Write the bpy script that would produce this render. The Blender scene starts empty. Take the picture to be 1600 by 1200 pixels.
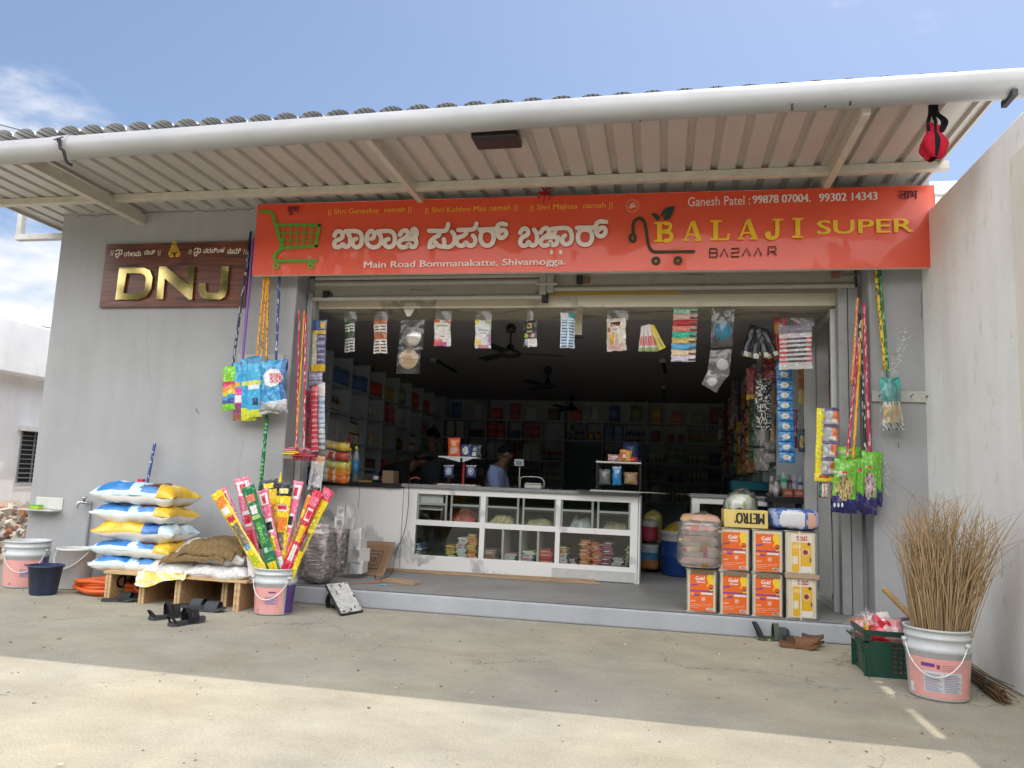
import bpy, math, random
from mathutils import Vector, Matrix, noise
random.seed(7)
SC = bpy.context.scene
COL = SC.collection
# ---------------------------------------------------------------- camera
FPX = 1187.0
YAW, PIT, ROL = [math.radians(a) for a in (-11.476, 7.4545, 2.3103)]
CAM = Vector((0, -6.25, 1.05))
_f = Vector((math.sin(YAW), math.cos(YAW), 0)); _r = Vector((math.cos(YAW), -math.sin(YAW), 0)); _u = Vector((0, 0, 1))
_f2 = _f*math.cos(PIT)+_u*math.sin(PIT); _u2 = _u*math.cos(PIT)-_f*math.sin(PIT)
_r3 = _r*math.cos(ROL)+_u2*math.sin(ROL); _u3 = _u2*math.cos(ROL)-_r*math.sin(ROL)
cam = bpy.data.cameras.new('camera'); camo = bpy.data.objects.new('camera', cam); COL.objects.link(camo)
cam.sensor_fit = 'HORIZONTAL'; cam.sensor_width = 36.0; cam.lens = FPX/1600*36.0
cam.clip_start = 0.05; cam.clip_end = 2000
camo.matrix_world = Matrix(((_r3.x, _u3.x, -_f2.x, CAM.x), (_r3.y, _u3.y, -_f2.y, CAM.y), (_r3.z, _u3.z, -_f2.z, CAM.z), (0, 0, 0, 1)))
SC.camera = camo
def at(x, y, Y=None, Z=None, X=None):
    """the point of the place seen at photo pixel x, y on the plane of known depth or height"""
    v = _r3*((x-800)/FPX)-_u3*((y-600)/FPX)+_f2
    if Y is not None: t = (Y-CAM.y)/v.y
    elif Z is not None: t = (Z-CAM.z)/v.z
    else: t = (X-CAM.x)/v.x
    return CAM+v*t
# ---------------------------------------------------------------- world, sun, exposure
SUNV = Vector((0.215, 0.285, 1.0)).normalized()
SUN_EL = math.asin(SUNV.z); SUN_AZ = math.atan2(SUNV.x, SUNV.y)
w = bpy.data.worlds.new('World'); SC.world = w; w.use_nodes = True
nt = w.node_tree; N = nt.nodes; L = nt.links; N.clear()
def nn(t, **k):
    n = N.new(t)
    for a, b in k.items(): setattr(n, a, b)
    return n
wo = nn('ShaderNodeOutputWorld'); bg = nn('ShaderNodeBackground'); bg.inputs['Strength'].default_value = 0.12
sky = nn('ShaderNodeTexSky', sky_type='NISHITA', sun_disc=False, sun_elevation=SUN_EL, sun_rotation=SUN_AZ, altitude=300, air_density=1.0, dust_density=2.2, ozone_density=2.0)
tc = nn('ShaderNodeTexCoord'); mp = nn('ShaderNodeMapping'); mp.inputs['Scale'].default_value = (1, 1, 2.2); mp.inputs['Location'].default_value = (0.32, 0.15, 0)
cn = nn('ShaderNodeTexNoise'); cn.inputs['Scale'].default_value = 2.6; cn.inputs['Detail'].default_value = 8; cn.inputs['Roughness'].default_value = .55
L.new(tc.outputs['Generated'], mp.inputs['Vector']); L.new(mp.outputs[0], cn.inputs['Vector'])
# clouds on the north-western horizon; unseen bright southern bank added to light the facade
def wdot(vec):
    d = nn('ShaderNodeVectorMath', operation='DOT_PRODUCT'); d.inputs[1].default_value = vec; L.new(tc.outputs['Generated'], d.inputs[0]); return d.outputs['Value']
def wmap(sock, a, b, c=0., d=1.):
    m = nn('ShaderNodeMapRange', interpolation_type='SMOOTHSTEP'); m.inputs[1].default_value = a; m.inputs[2].default_value = b; m.inputs[3].default_value = c; m.inputs[4].default_value = d; L.new(sock, m.inputs[0]); return m.outputs[0]
def wmath(op, a, b):
    m = nn('ShaderNodeMath', operation=op)
    for i, q in enumerate((a, b)):
        if isinstance(q, (int, float)): m.inputs[i].default_value = q
        else: L.new(q, m.inputs[i])
    return m.outputs[0]
south = wmap(wdot((0.1, -1, 0.1)), 0.05, 0.6)
west = wmap(wdot(Vector((-.70, .67, .24)).normalized()), 0.972, 0.997)
thr = wmath('SUBTRACT', wmath('SUBTRACT', 0.665, wmath('MULTIPLY', south, 0.365)), wmath('MULTIPLY', west, 0.235))
cl = wmap(wmath('SUBTRACT', cn.outputs['Fac'], thr), -0.02, 0.12)
cb = wmath('ADD', wmath('MULTIPLY', south, 16.0), 6.3)
cc = nn('ShaderNodeCombineColor'); L.new(cb, cc.inputs[0]); L.new(cb, cc.inputs[1]); L.new(wmath('MULTIPLY', cb, 1.02), cc.inputs[2])
mx = nn('ShaderNodeMix', data_type='RGBA'); L.new(cl, mx.inputs['Factor']); L.new(sky.outputs[0], mx.inputs['A']); L.new(cc.outputs[0], mx.inputs['B'])
L.new(mx.outputs['Result'], bg.inputs['Color']); L.new(bg.outputs[0], wo.inputs[0])
sun = bpy.data.lights.new('sun', 'SUN'); suno = bpy.data.objects.new('sun', sun); COL.objects.link(suno)
sun.energy = 2.1; sun.angle = math.radians(0.5); sun.color = (1.0, 0.93, 0.80)
suno.rotation_euler = (-SUNV).to_track_quat('-Z', 'Y').to_euler(); suno.location = (0, 0, 30)
SC.view_settings.view_transform = 'Standard'; SC.view_settings.look = 'None'; SC.view_settings.gamma = 1; SC.view_settings.exposure = 0.54
SC.cycles.use_denoising = True; SC.cycles.max_bounces = 12; SC.cycles.diffuse_bounces = 8; SC.cycles.transparent_max_bounces = 16
SC.cycles.caustics_reflective = False; SC.cycles.caustics_refractive = False; SC.cycles.sample_clamp_indirect = 6
# ---------------------------------------------------------------- helpers: scene tree
def tag(o, label=None, cat=None, group=None, kind=None):
    for k, v in (('label', label), ('category', cat), ('group', group), ('kind', kind)):
        if v: o[k] = v
    return o
def thing(name, label, cat, loc=(0, 0, 0), group=None, rz=0):
    o = bpy.data.objects.new(name, None); COL.objects.link(o); o.location = loc; o.rotation_euler = (0, 0, rz); o.empty_display_size = .1
    return tag(o, label, cat, group)
def dup(o, loc=None, rz=None, label=None, parent=None):
    c = o.copy(); COL.objects.link(c); c.parent = parent
    if loc is not None: c.location = loc
    if rz is not None: c.rotation_euler = (0, 0, rz)
    if label: c['label'] = label
    for ch in o.children: dup(ch, parent=c)
    return c
# ---------------------------------------------------------------- helpers: materials
def srgb(h):
    if isinstance(h, str):
        r = [int(h[i:i+2], 16)/255 for i in (0, 2, 4)]
        return tuple(c/12.92 if c <= .04045 else ((c+.055)/1.055)**2.4 for c in r)
    return tuple(h)
MATS = {}
def mat(name, color=None, rough=.6, metal=0., var=.12, scale=6., bump=0., bscale=60., coat=0., spec=.5, stretch=(1, 1, 1), dark=None, attr=False):
    """procedural surface: base colour (or the mesh's printed colours) broken up by two noises"""
    if name in MATS: return MATS[name]
    m = bpy.data.materials.new(name); m.use_nodes = True; t = m.node_tree; n = t.nodes; l = t.links
    b = n['Principled BSDF']; b.inputs['Roughness'].default_value = rough; b.inputs['Metallic'].default_value = metal
    b.inputs['Coat Weight'].default_value = coat; b.inputs['Specular IOR Level'].default_value = spec
    c = n.new('ShaderNodeTexCoord'); mp = n.new('ShaderNodeMapping'); mp.inputs['Scale'].default_value = stretch; l.new(c.outputs['Object'], mp.inputs[0])
    no = n.new('ShaderNodeTexNoise'); no.inputs['Scale'].default_value = scale; no.inputs['Detail'].default_value = 7; no.inputs['Roughness'].default_value = .62; l.new(mp.outputs[0], no.inputs['Vector'])
    mr = n.new('ShaderNodeMapRange'); mr.inputs[1].default_value = .28; mr.inputs[2].default_value = .72; mr.inputs[3].default_value = 1-var; mr.inputs[4].default_value = 1+var; l.new(no.outputs['Fac'], mr.inputs[0])
    mu = n.new('ShaderNodeVectorMath'); mu.operation = 'SCALE'; l.new(mr.outputs[0], mu.inputs['Scale'])
    if attr:
        a = n.new('ShaderNodeAttribute'); a.attribute_name = 'Col'; l.new(a.outputs['Color'], mu.inputs[0])
    else: mu.inputs[0].default_value = srgb(color)
    l.new(mu.outputs[0], b.inputs['Base Color'])
    if bump:
        n2 = n.new('ShaderNodeTexNoise'); n2.inputs['Scale'].default_value = bscale; n2.inputs['Detail'].default_value = 5; l.new(mp.outputs[0], n2.inputs['Vector'])
        bp = n.new('ShaderNodeBump'); bp.inputs['Strength'].default_value = bump; bp.inputs['Distance'].default_value = .01; l.new(n2.outputs['Fac'], bp.inputs['Height']); l.new(bp.outputs[0], b.inputs['Normal'])
    MATS[name] = m; return m
def film(name, tint=(1, 1, 1), gloss=.12, haze=.06, rough=.12):
    """clear plastic film or window glass: mostly see-through with a fresnel sheen and a little white haze"""
    if name in MATS: return MATS[name]
    m = bpy.data.materials.new(name); m.use_nodes = True; t = m.node_tree; n = t.nodes; l = t.links; n.clear()
    o = n.new('ShaderNodeOutputMaterial'); tr = n.new('ShaderNodeBsdfTransparent'); tr.inputs[0].default_value = (*tint, 1)
    gl = n.new('ShaderNodeBsdfGlossy'); gl.inputs['Roughness'].default_value = rough
    df = n.new('ShaderNodeBsdfDiffuse'); df.inputs[0].default_value = (.8, .8, .8, 1)
    fr = n.new('ShaderNodeFresnel'); fr.inputs[0].default_value = 1.45
    ad = n.new('ShaderNodeMath'); ad.operation = 'MULTIPLY_ADD'; ad.inputs[1].default_value = 1.0; ad.inputs[2].default_value = gloss; ad.use_clamp = True; l.new(fr.outputs[0], ad.inputs[0])
    m1 = n.new('ShaderNodeMixShader'); m1.inputs[0].default_value = haze; l.new(tr.outputs[0], m1.inputs[1]); l.new(df.outputs[0], m1.inputs[2])
    m2 = n.new('ShaderNodeMixShader'); l.new(ad.outputs[0], m2.inputs[0]); l.new(m1.outputs[0], m2.inputs[1]); l.new(gl.outputs[0], m2.inputs[2]); l.new(m2.outputs[0], o.inputs[0])
    no = n.new('ShaderNodeTexNoise'); no.inputs['Scale'].default_value = 9; no.inputs['Detail'].default_value = 6
    bp = n.new('ShaderNodeBump'); bp.inputs['Strength'].default_value = .35 if haze > .03 else .0; l.new(no.outputs['Fac'], bp.inputs['Height']); l.new(bp.outputs[0], gl.inputs['Normal'])
    MATS[name] = m; return m
PRINT = mat('printed_plastic', rough=.32, attr=True, var=.06, scale=30, coat=.15)
MATTE = mat('painted_matte', rough=.75, attr=True, var=.10, scale=14, bump=.15)
CLOTH = mat('woven_cloth', rough=.95, attr=True, var=.22, scale=40, bump=.6, bscale=260, spec=.2)
PLAST = mat('hard_plastic', rough=.42, attr=True, var=.08, scale=10)
METAL = mat('bare_metal', rough=.34, metal=1., attr=True, var=.18, scale=18)
DIRTY = mat('scuffed_metal', rough=.5, metal=.3, attr=True, var=.3, scale=22, bump=.15)
WOODM = mat('raw_wood', rough=.8, attr=True, var=.3, scale=5, stretch=(1, 12, 12), bump=.3, bscale=40)
# ---------------------------------------------------------------- helpers: mesh builder
def smooth(pts, n=6, closed=False):
    """Catmull-Rom curve through points"""
    P = [Vector(p) for p in pts]; out = []; m = len(P)
    if m < 3: return P
    for i in range(m if closed else m-1):
        if closed: a, b, c, d = P[i-1], P[i], P[(i+1) % m], P[(i+2) % m]
        else: a, b, c, d = P[max(i-1, 0)], P[i], P[i+1], P[min(i+2, m-1)]
        for k in range(n):
            t = k/n; out.append(.5*((2*b)+(c-a)*t+(2*a-5*b+4*c-d)*t*t+(3*b-a-3*c+d)*t**3))
    if not closed: out.append(P[-1])
    return out
class MB:
    def __init__(s): s.v = []; s.f = []; s.c = []; s.s = []
    def add(s, vs, fs, col=(.5, .5, .5), sm=False):
        b = len(s.v); s.v += [Vector(p) for p in vs]
        multi = isinstance(col, list) and not isinstance(col[0], (int, float))
        for i, f in enumerate(fs):
            s.f.append([b+k for k in f]); s.c.append(srgb(col[i] if multi else col)); s.s.append(sm)
        return s
    def box(s, a, b, col=(.5, .5, .5), M=None):
        x0, y0, z0 = a; x1, y1, z1 = b
        vs = [Vector(p) for p in ((x0, y0, z0), (x1, y0, z0), (x1, y1, z0), (x0, y1, z0), (x0, y0, z1), (x1, y0, z1), (x1, y1, z1), (x0, y1, z1))]
        if M: vs = [M @ p for p in vs]
        return s.add(vs, [(3, 2, 1, 0), (4, 5, 6, 7), (0, 1, 5, 4), (1, 2, 6, 5), (2, 3, 7, 6), (3, 0, 4, 7)], col)
    def tube(s, path, r, col=(.5, .5, .5), seg=8, cap=True, colf=None, flat=1.0):
        P = [Vector(p) for p in path]; n = len(P); vs = []; R = r if callable(r) else (lambda t: r)
        up = None
        for i, p in enumerate(P):
            d = (P[min(i+1, n-1)]-P[max(i-1, 0)]).normalized()
            if up is None: up = d.orthogonal().normalized()
            up = (up-d*up.dot(d)); up = up.normalized() if up.length > 1e-5 else d.orthogonal().normalized()
            q = d.cross(up); rr = R(i/(n-1))
            vs += [p+(up*math.cos(2*math.pi*k/seg)*rr+q*math.sin(2*math.pi*k/seg)*rr*flat) for k in range(seg)]
        fs = []; cs = []
        for i in range(n-1):
            for k in range(seg):
                fs.append((i*seg+k, i*seg+(k+1) % seg, (i+1)*seg+(k+1) % seg, (i+1)*seg+k)); cs.append(colf(i/(n-1), k/seg) if colf else col)
        s.add(vs, fs, cs, True)
        if cap: s.add(vs[:seg], [tuple(range(seg-1, -1, -1))], colf(0, 0) if colf else col); s.add(vs[-seg:], [tuple(range(seg))], colf(1, 0) if colf else col)
        return s
    def lathe(s, prof, c=(0, 0, 0), seg=24, col=(.5, .5, .5), colf=None, M=None, sm=True):
        vs = []; n = len(prof); c = Vector(c)
        for r, z in prof:
            for k in range(seg):
                a = 2*math.pi*k/seg; p = Vector((r*math.cos(a), r*math.sin(a), z)); vs.append((M @ p if M else p)+c)
        fs = []; cs = []
        for i in range(n-1):
            for k in range(seg):
                fs.append((i*seg+k, i*seg+(k+1) % seg, (i+1)*seg+(k+1) % seg, (i+1)*seg+k)); cs.append(colf(i, k/seg) if colf else col)
        return s.add(vs, fs, cs, sm)
    def disc(s, c, r, z=0, seg=24, col=(.5, .5, .5), M=None):
        vs = []
        for k in range(seg):
            p = Vector((r*math.cos(2*math.pi*k/seg), r*math.sin(2*math.pi*k/seg), z)); vs.append((M @ p if M else p)+Vector(c))
        return s.add(vs, [tuple(range(seg))], col)
    def grid(s, fn, nu, nv, colf=None, col=(.5, .5, .5), sm=True, flip=False):
        vs = [fn(i/nu, j/nv) for j in range(nv+1) for i in range(nu+1)]; fs = []; cs = []
        for j in range(nv):
            for i in range(nu):
                q = (j*(nu+1)+i, j*(nu+1)+i+1, (j+1)*(nu+1)+i+1, (j+1)*(nu+1)+i)
                fs.append(q[::-1] if flip else q); cs.append(colf((i+.5)/nu, (j+.5)/nv) if colf else col)
        return s.add(vs, fs, cs, sm)
    def prism(s, poly, fn, col=(.5, .5, .5), sides=True):
        """polygon poly (2-D) extruded: fn(a, b, t) places it, t = 0 front, 1 back"""
        n = len(poly); F = [fn(a, b, 0) for a, b in poly]; B = [fn(a, b, 1) for a, b in poly]
        s.add(F, [tuple(range(n))], col); s.add(B, [tuple(range(n-1, -1, -1))], col)
        if sides: s.add(F+B, [(i, n+i, n+(i+1) % n, (i+1) % n) for i in range(n)], col)
        return s
    def ribbon(s, pts, wd, fn, col, n=5, closed=False, cap=True, sm=True):
        """flat stroke of width wd along 2-D points, placed by fn(a, b)"""
        P = smooth([(a, b, 0) for a, b in pts], n, closed) if sm and len(pts) > 2 else [Vector((a, b, 0)) for a, b in pts]
        if not closed and cap:
            d0 = (P[0]-P[1]).normalized(); d1 = (P[-1]-P[-2]).normalized(); P = [P[0]+d0*wd*.45, P[0]+d0*wd*.25]+P+[P[-1]+d1*wd*.25, P[-1]+d1*wd*.45]
        m = len(P); vs = []
        for i, p in enumerate(P):
            if closed: d = P[(i+1) % m]-P[i-1]
            else: d = P[min(i+1, m-1)]-P[max(i-1, 0)]
            d = d.normalized(); q = Vector((-d.y, d.x, 0)); h = wd/2
            if not closed and cap: h *= (.5 if i in (0, m-1) else .85 if i in (1, m-2) else 1)
            vs += [fn(*(p+q*h).xy), fn(*(p-q*h).xy)]
        k = m if closed else m-1
        return s.add(vs, [(2*i, 2*i+1, (2*i+3) % (2*m), (2*i+2) % (2*m)) for i in range(k)], col)
    def pouch(s, w, h, t, colf, M, nu=8, nv=10, wr=.004, seed=0, pinch=0., back=None, p=2.2):
        """filled packet standing in local XZ: seams flat, belly thick; colf(u, v) paints the print"""
        for side in (-1, 1):
            def fn(u, v):
                a = 2*u-1; b = 2*v-1
                th = max(0., (1-abs(a)**p))**.6*max(0., (1-abs(b)**(p+1)))**.6
                k = 1-pinch*th*.6
                q = Vector((a*w/2*(1-pinch*(1-abs(b)))*k, 0, v*h))
                nz = noise.noise(Vector((a*2.2+seed*3.1, b*2.2+side*5, seed*1.7)))*wr+noise.noise(Vector((a*6+seed, b*6, side+seed)))*wr*.5
                q.y = side*(th*t/2+.0008)+nz*(.3+th); q.x += nz*.8; q.z += noise.noise(Vector((a*2, seed*2.3, side*0)))*wr*(1 if v > .9 or v < .1 else .3)
                return M @ q
            f = colf if side < 0 or back is None else (lambda u, v: back)
            s.grid(fn, nu, nv, f, flip=(side > 0))
        return s
    def build(s, name, m, parent=None, org=None, bev=0., sub=0, kind=None):
        pl = Vector((0, 0, 0)); pp = parent
        while pp is not None: pl += Vector(pp.location); pp = pp.parent
        o0 = pl if parent is not None else Vector(org) if org is not None else Vector((0, 0, 0))
        me = bpy.data.meshes.new(name); me.from_pydata([p-o0 for p in s.v], [], s.f)
        a = me.color_attributes.new('Col', 'FLOAT_COLOR', 'CORNER'); buf = []
        for f, c in zip(s.f, s.c): buf += [c[0], c[1], c[2], 1.0]*len(f)
        a.data.foreach_set('color', buf)
        me.polygons.foreach_set('use_smooth', s.s); me.materials.append(m); me.update()
        o = bpy.data.objects.new(name, me); COL.objects.link(o)
        if parent is not None: o.parent = parent
        elif org is not None: o.location = o0
        if bev: b = o.modifiers.new('bevel', 'BEVEL'); b.width = bev; b.segments = 2; b.limit_method = 'ANGLE'; b.angle_limit = .6
        if sub: b = o.modifiers.new('subd', 'SUBSURF'); b.levels = sub; b.render_levels = sub
        if kind: o['kind'] = kind
        return o
def busy(f, seed=0, su=9., sv=26., amt=.5):
    """breaks a printed design up with small lettering-like marks of lighter and darker ink"""
    def g(u, v):
        c = f(u, v); n1 = noise.noise(Vector((u*su+seed*7.1, v*sv, seed*3.3))); n2 = noise.noise(Vector((u*su*2.3+seed, v*sv*2.1, 8+seed)))
        if n1 > .30: return tuple(min(.82, k*(1+amt)+.16*amt) for k in c)
        if n2 > .36: return tuple(k*(1-amt*.75) for k in c)
        return c
    return g
def wp(x=0, y=0, z=0, rz=0, rx=0, ry=0, s=1):
    return Matrix.Translation((x, y, z)) @ Matrix.Rotation(rz, 4, 'Z') @ Matrix.Rotation(rx, 4, 'X') @ Matrix.Rotation(ry, 4, 'Y') @ Matrix.Scale(s, 4)
def text_mesh(body, shear=0.):
    c = bpy.data.curves.new('t', 'FONT'); c.body = body; c.size = 1; c.shear = shear; c.resolution_u = 3
    o = bpy.data.objects.new('t', c); COL.objects.link(o); bpy.context.view_layer.update()
    me = bpy.data.meshes.new_from_object(o.evaluated_get(bpy.context.evaluated_depsgraph_get()))
    bpy.data.objects.remove(o); bpy.data.curves.remove(c); return me
def lettering(mb, body, fn, box, col, bold=0., shear=0.):
    """writing as flat letters filling box (a0, b0, a1, b1) of a surface placed by fn(a, b); bold adds shifted copies"""
    me = text_mesh(body, shear)
    xs = [v.co.x for v in me.vertices]; ys = [v.co.y for v in me.vertices]
    if not xs: return mb
    x0, x1, y0, y1 = min(xs), max(xs), min(ys), max(ys); a0, b0, a1, b1 = box
    for k, off in enumerate([0.] if not bold else [-bold, 0., bold]):
        mb.add([fn(a0+(v.co.x-x0)/(x1-x0)*(a1-a0)+off, b0+(v.co.y-y0)/(y1-y0)*(b1-b0), k*.0003) for v in me.vertices], [tuple(p.vertices) for p in me.polygons], col)
    bpy.data.meshes.remove(me); return mb
# ================================================================ the setting
def nodes_of(name):
    m = bpy.data.materials.new(name); m.use_nodes = True
    return m, m.node_tree.nodes, m.node_tree.links
def concrete_mat(name, base, warm, crack=True, rough=.85):
    m, n, l = nodes_of(name); b = n['Principled BSDF']; b.inputs['Roughness'].default_value = rough; b.inputs['Specular IOR Level'].default_value = .3
    g = n.new('ShaderNodeNewGeometry')
    def noi(s, d=6, r=.6, sc=(1, 1, 1)):
        mp = n.new('ShaderNodeMapping'); mp.inputs['Scale'].default_value = sc; l.new(g.outputs['Position'], mp.inputs[0])
        t = n.new('ShaderNodeTexNoise'); t.inputs['Scale'].default_value = s; t.inputs['Detail'].default_value = d; t.inputs['Roughness'].default_value = r; l.new(mp.outputs[0], t.inputs['Vector']); return t
    def mr(sock, a, bb, c, d):
        t = n.new('ShaderNodeMapRange'); t.inputs[1].default_value = a; t.inputs[2].default_value = bb; t.inputs[3].default_value = c; t.inputs[4].default_value = d; l.new(sock, t.inputs[0]); return t.outputs[0]
    big = noi(.55, 5, .6); mid = noi(1.9, 9, .68, (1, 1.25, 1)); blot = noi(1.1, 4, .6); fine = noi(90, 4, .7); spk = noi(38, 3, .6)
    mx = n.new('ShaderNodeMix'); mx.data_type = 'RGBA'; mx.inputs['A'].default_value = (*base, 1); mx.inputs['B'].default_value = (*warm, 1); l.new(mr(big.outputs['Fac'], .35, .65, 0, 1), mx.inputs['Factor'])
    v = None
    for s in (mr(mid.outputs['Fac'], .3, .7, .80, 1.15), mr(fine.outputs['Fac'], .3, .7, .80, 1.18), mr(spk.outputs['Fac'], .64, .72, 1, .74), mr(blot.outputs['Fac'], .56, .72, 1, .88)):
        if v is None: v = s
        else:
            q = n.new('ShaderNodeMath'); q.operation = 'MULTIPLY'; l.new(v, q.inputs[0]); l.new(s, q.inputs[1]); v = q.outputs[0]
    if crack:
        vo = n.new('ShaderNodeTexVoronoi'); vo.feature = 'DISTANCE_TO_EDGE'; vo.inputs['Scale'].default_value = .42
        wn = noi(1.6, 6, .7); sc = n.new('ShaderNodeVectorMath'); sc.operation = 'MULTIPLY_ADD'; l.new(wn.outputs['Color'], sc.inputs[0]); sc.inputs[1].default_value = (.9, .9, 0); l.new(g.outputs['Position'], sc.inputs[2]); l.new(sc.outputs[0], vo.inputs['Vector'])
        c = mr(vo.outputs['Distance'], .0006, .0032, .5, 1)
        msk = mr(noi(.8, 2).outputs['Fac'], .42, .52, 0, 1)
        k = n.new('ShaderNodeMix'); k.data_type = 'FLOAT'; k.inputs['A'].default_value = 1.; l.new(c, k.inputs['B']); l.new(msk, k.inputs['Factor'])
        q = n.new('ShaderNodeMath'); q.operation = 'MULTIPLY'; l.new(v, q.inputs[0]); l.new(k.outputs[0], q.inputs[1]); v = q.outputs[0]
    sc2 = n.new('ShaderNodeVectorMath'); sc2.operation = 'SCALE'; l.new(mx.outputs['Result'], sc2.inputs[0]); l.new(v, sc2.inputs['Scale']); l.new(sc2.outputs[0], b.inputs['Base Color'])
    bp = n.new('ShaderNodeBump'); bp.inputs['Strength'].default_value = .35; bp.inputs['Distance'].default_value = .012; l.new(mid.outputs['Fac'], bp.inputs['Height'])
    b2 = n.new('ShaderNodeBump'); b2.inputs['Strength'].default_value = .35; b2.inputs['Distance'].default_value = .004; l.new(fine.outputs['Fac'], b2.inputs['Height']); l.new(bp.outputs[0], b2.inputs['Normal']); l.new(b2.outputs[0], b.inputs['Normal'])
    return m
def marble_mat(name, base=(.74, .74, .72), vein=(.36, .36, .37), rough=.18, seed=0.):
    m, n, l = nodes_of(name); b = n['Principled BSDF']; b.inputs['Roughness'].default_value = rough
    g = n.new('ShaderNodeNewGeometry'); mp = n.new('ShaderNodeMapping'); mp.inputs['Rotation'].default_value = (.3, .8, .2); mp.inputs['Scale'].default_value = (2.3, 2.0, 1.3); mp.inputs['Location'].default_value = (seed, seed*1.7, 0); l.new(g.outputs['Position'], mp.inputs[0])
    t = n.new('ShaderNodeTexWave'); t.wave_type = 'BANDS'; t.bands_direction = 'DIAGONAL'; t.inputs['Scale'].default_value = .55; t.inputs['Distortion'].default_value = 9.; t.inputs['Detail'].default_value = 6; t.inputs['Detail Scale'].default_value = .9; t.inputs['Detail Roughness'].default_value = .62; l.new(mp.outputs[0], t.inputs['Vector'])
    r = n.new('ShaderNodeMapRange'); r.interpolation_type = 'SMOOTHSTEP'; r.inputs[1].default_value = .84; r.inputs[2].default_value = 1.0; r.inputs[3].default_value = 0; r.inputs[4].default_value = .75; l.new(t.outputs['Fac'], r.inputs[0])
    r2 = n.new('ShaderNodeTexNoise'); r2.inputs['Scale'].default_value = 2.2; l.new(g.outputs['Position'], r2.inputs['Vector']); q = n.new('ShaderNodeMapRange'); q.inputs[1].default_value = .38; q.inputs[2].default_value = .60; l.new(r2.outputs['Fac'], q.inputs[0])
    k = n.new('ShaderNodeMath'); k.operation = 'MULTIPLY'; l.new(r.outputs[0], k.inputs[0]); l.new(q.outputs[0], k.inputs[1])
    mx = n.new('ShaderNodeMix'); mx.data_type = 'RGBA'; mx.inputs['A'].default_value = (*base, 1); mx.inputs['B'].default_value = (*vein, 1); l.new(k.outputs[0], mx.inputs['Factor']); l.new(mx.outputs['Result'], b.inputs['Base Color'])
    return m
def wall_mat(name, base, streak=.10, stain=(.30, .27, .22), foot=.0):
    """painted plaster: trowel unevenness, faint vertical wash streaks, a few scuffs"""
    m, n, l = nodes_of(name); b = n['Principled BSDF']; b.inputs['Roughness'].default_value = .7; b.inputs['Specular IOR Level'].default_value = .35
    g = n.new('ShaderNodeNewGeometry')
    def noi(s, sc, d=6, r=.6):
        mp = n.new('ShaderNodeMapping'); mp.inputs['Scale'].default_value = sc; l.new(g.outputs['Position'], mp.inputs[0]); t = n.new('ShaderNodeTexNoise'); t.inputs['Scale'].default_value = s; t.inputs['Detail'].default_value = d; t.inputs['Roughness'].default_value = r; l.new(mp.outputs[0], t.inputs['Vector']); return t.outputs['Fac']
    def mr(s, a, bb, c, d):
        t = n.new('ShaderNodeMapRange'); t.inputs[1].default_value = a; t.inputs[2].default_value = bb; t.inputs[3].default_value = c; t.inputs[4].default_value = d; l.new(s, t.inputs[0]); return t.outputs[0]
    a = noi(5, (1, 1, .12)); c = noi(1.4, (1, 1, 1)); d = noi(7, (1, 1, .6), 8, .7); e = noi(45, (1, 1, 1), 4)
    q = n.new('ShaderNodeMath'); q.operation = 'MULTIPLY'; l.new(mr(a, .3, .7, 1-streak, 1+streak), q.inputs[0]); l.new(mr(c, .3, .7, .93, 1.07), q.inputs[1])
    s = n.new('ShaderNodeVectorMath'); s.operation = 'SCALE'; s.inputs[0].default_value = base; l.new(q.outputs[0], s.inputs['Scale'])
    mx = n.new('ShaderNodeMix'); mx.data_type = 'RGBA'; l.new(s.outputs[0], mx.inputs['A']); mx.inputs['B'].default_value = (*stain, 1); l.new(mr(d, .60, .76, 0, .5), mx.inputs['Factor']); l.new(mx.outputs['Result'], b.inputs['Base Color'])
    bp = n.new('ShaderNodeBump'); bp.inputs['Strength'].default_value = .25; bp.inputs['Distance'].default_value = .008; l.new(e, bp.inputs['Height']); b2 = n.new('ShaderNodeBump'); b2.inputs['Strength'].default_value = .3; b2.inputs['Distance'].default_value = .03; l.new(c, b2.inputs['Height']); l.new(bp.outputs[0], b2.inputs['Normal']); l.new(b2.outputs[0], b.inputs['Normal'])
    return m
GROUND = concrete_mat('yard_concrete', (.345, .326, .275), (.405, .368, .275))
FLOORC = concrete_mat('floor_concrete', (.27, .27, .265), (.31, .305, .29), crack=False, rough=.5)
WALLG = wall_mat('grey_wall_paint', (.36, .365, .375), .05)
WALLB = wall_mat('plinth_paint', (.37, .385, .415), .06)
WALLW = wall_mat('white_wall_paint', (.87, .875, .86), .05)
WALLC = wall_mat('cream_wall_paint', (.78, .75, .66), .04)
WALLH = wall_mat('white_house_paint', (.88, .88, .88), .04, stain=(.6, .58, .55))
MARB = marble_mat('white_marble_tile', (.84, .84, .82)); MARB2 = marble_mat('cream_marble_tile', (.62, .57, .44), (.25, .23, .2), .22, 4.)
GRAN = mat('black_granite', (.022, .022, .025), rough=.18, var=.4, scale=120)
SOFF = mat('soffit_sheet', (.52, .50, .465), rough=.38, var=.08, scale=3, metal=.15, stretch=(1, .3, 1))
TILE = mat('roof_tile_sheet', (.30, .32, .36), rough=.45, var=.25, scale=20)
STEELP = mat('cream_painted_steel', (.56, .52, .44), rough=.45, var=.12, scale=9)
PIPE = mat('grey_gutter_pvc', (.37, .375, .38), rough=.40, var=.13, scale=5, stretch=(.35, 1, 1))
SHUT = mat('grey_shutter_paint', (.34, .32, .29), rough=.45, var=.12, scale=8)
INWALL = wall_mat('shop_wall_paint', (.70, .70, .70), .05)
CEIL = mat('shop_ceiling_paint', (.46, .43, .45), rough=.8, var=.06)
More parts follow.
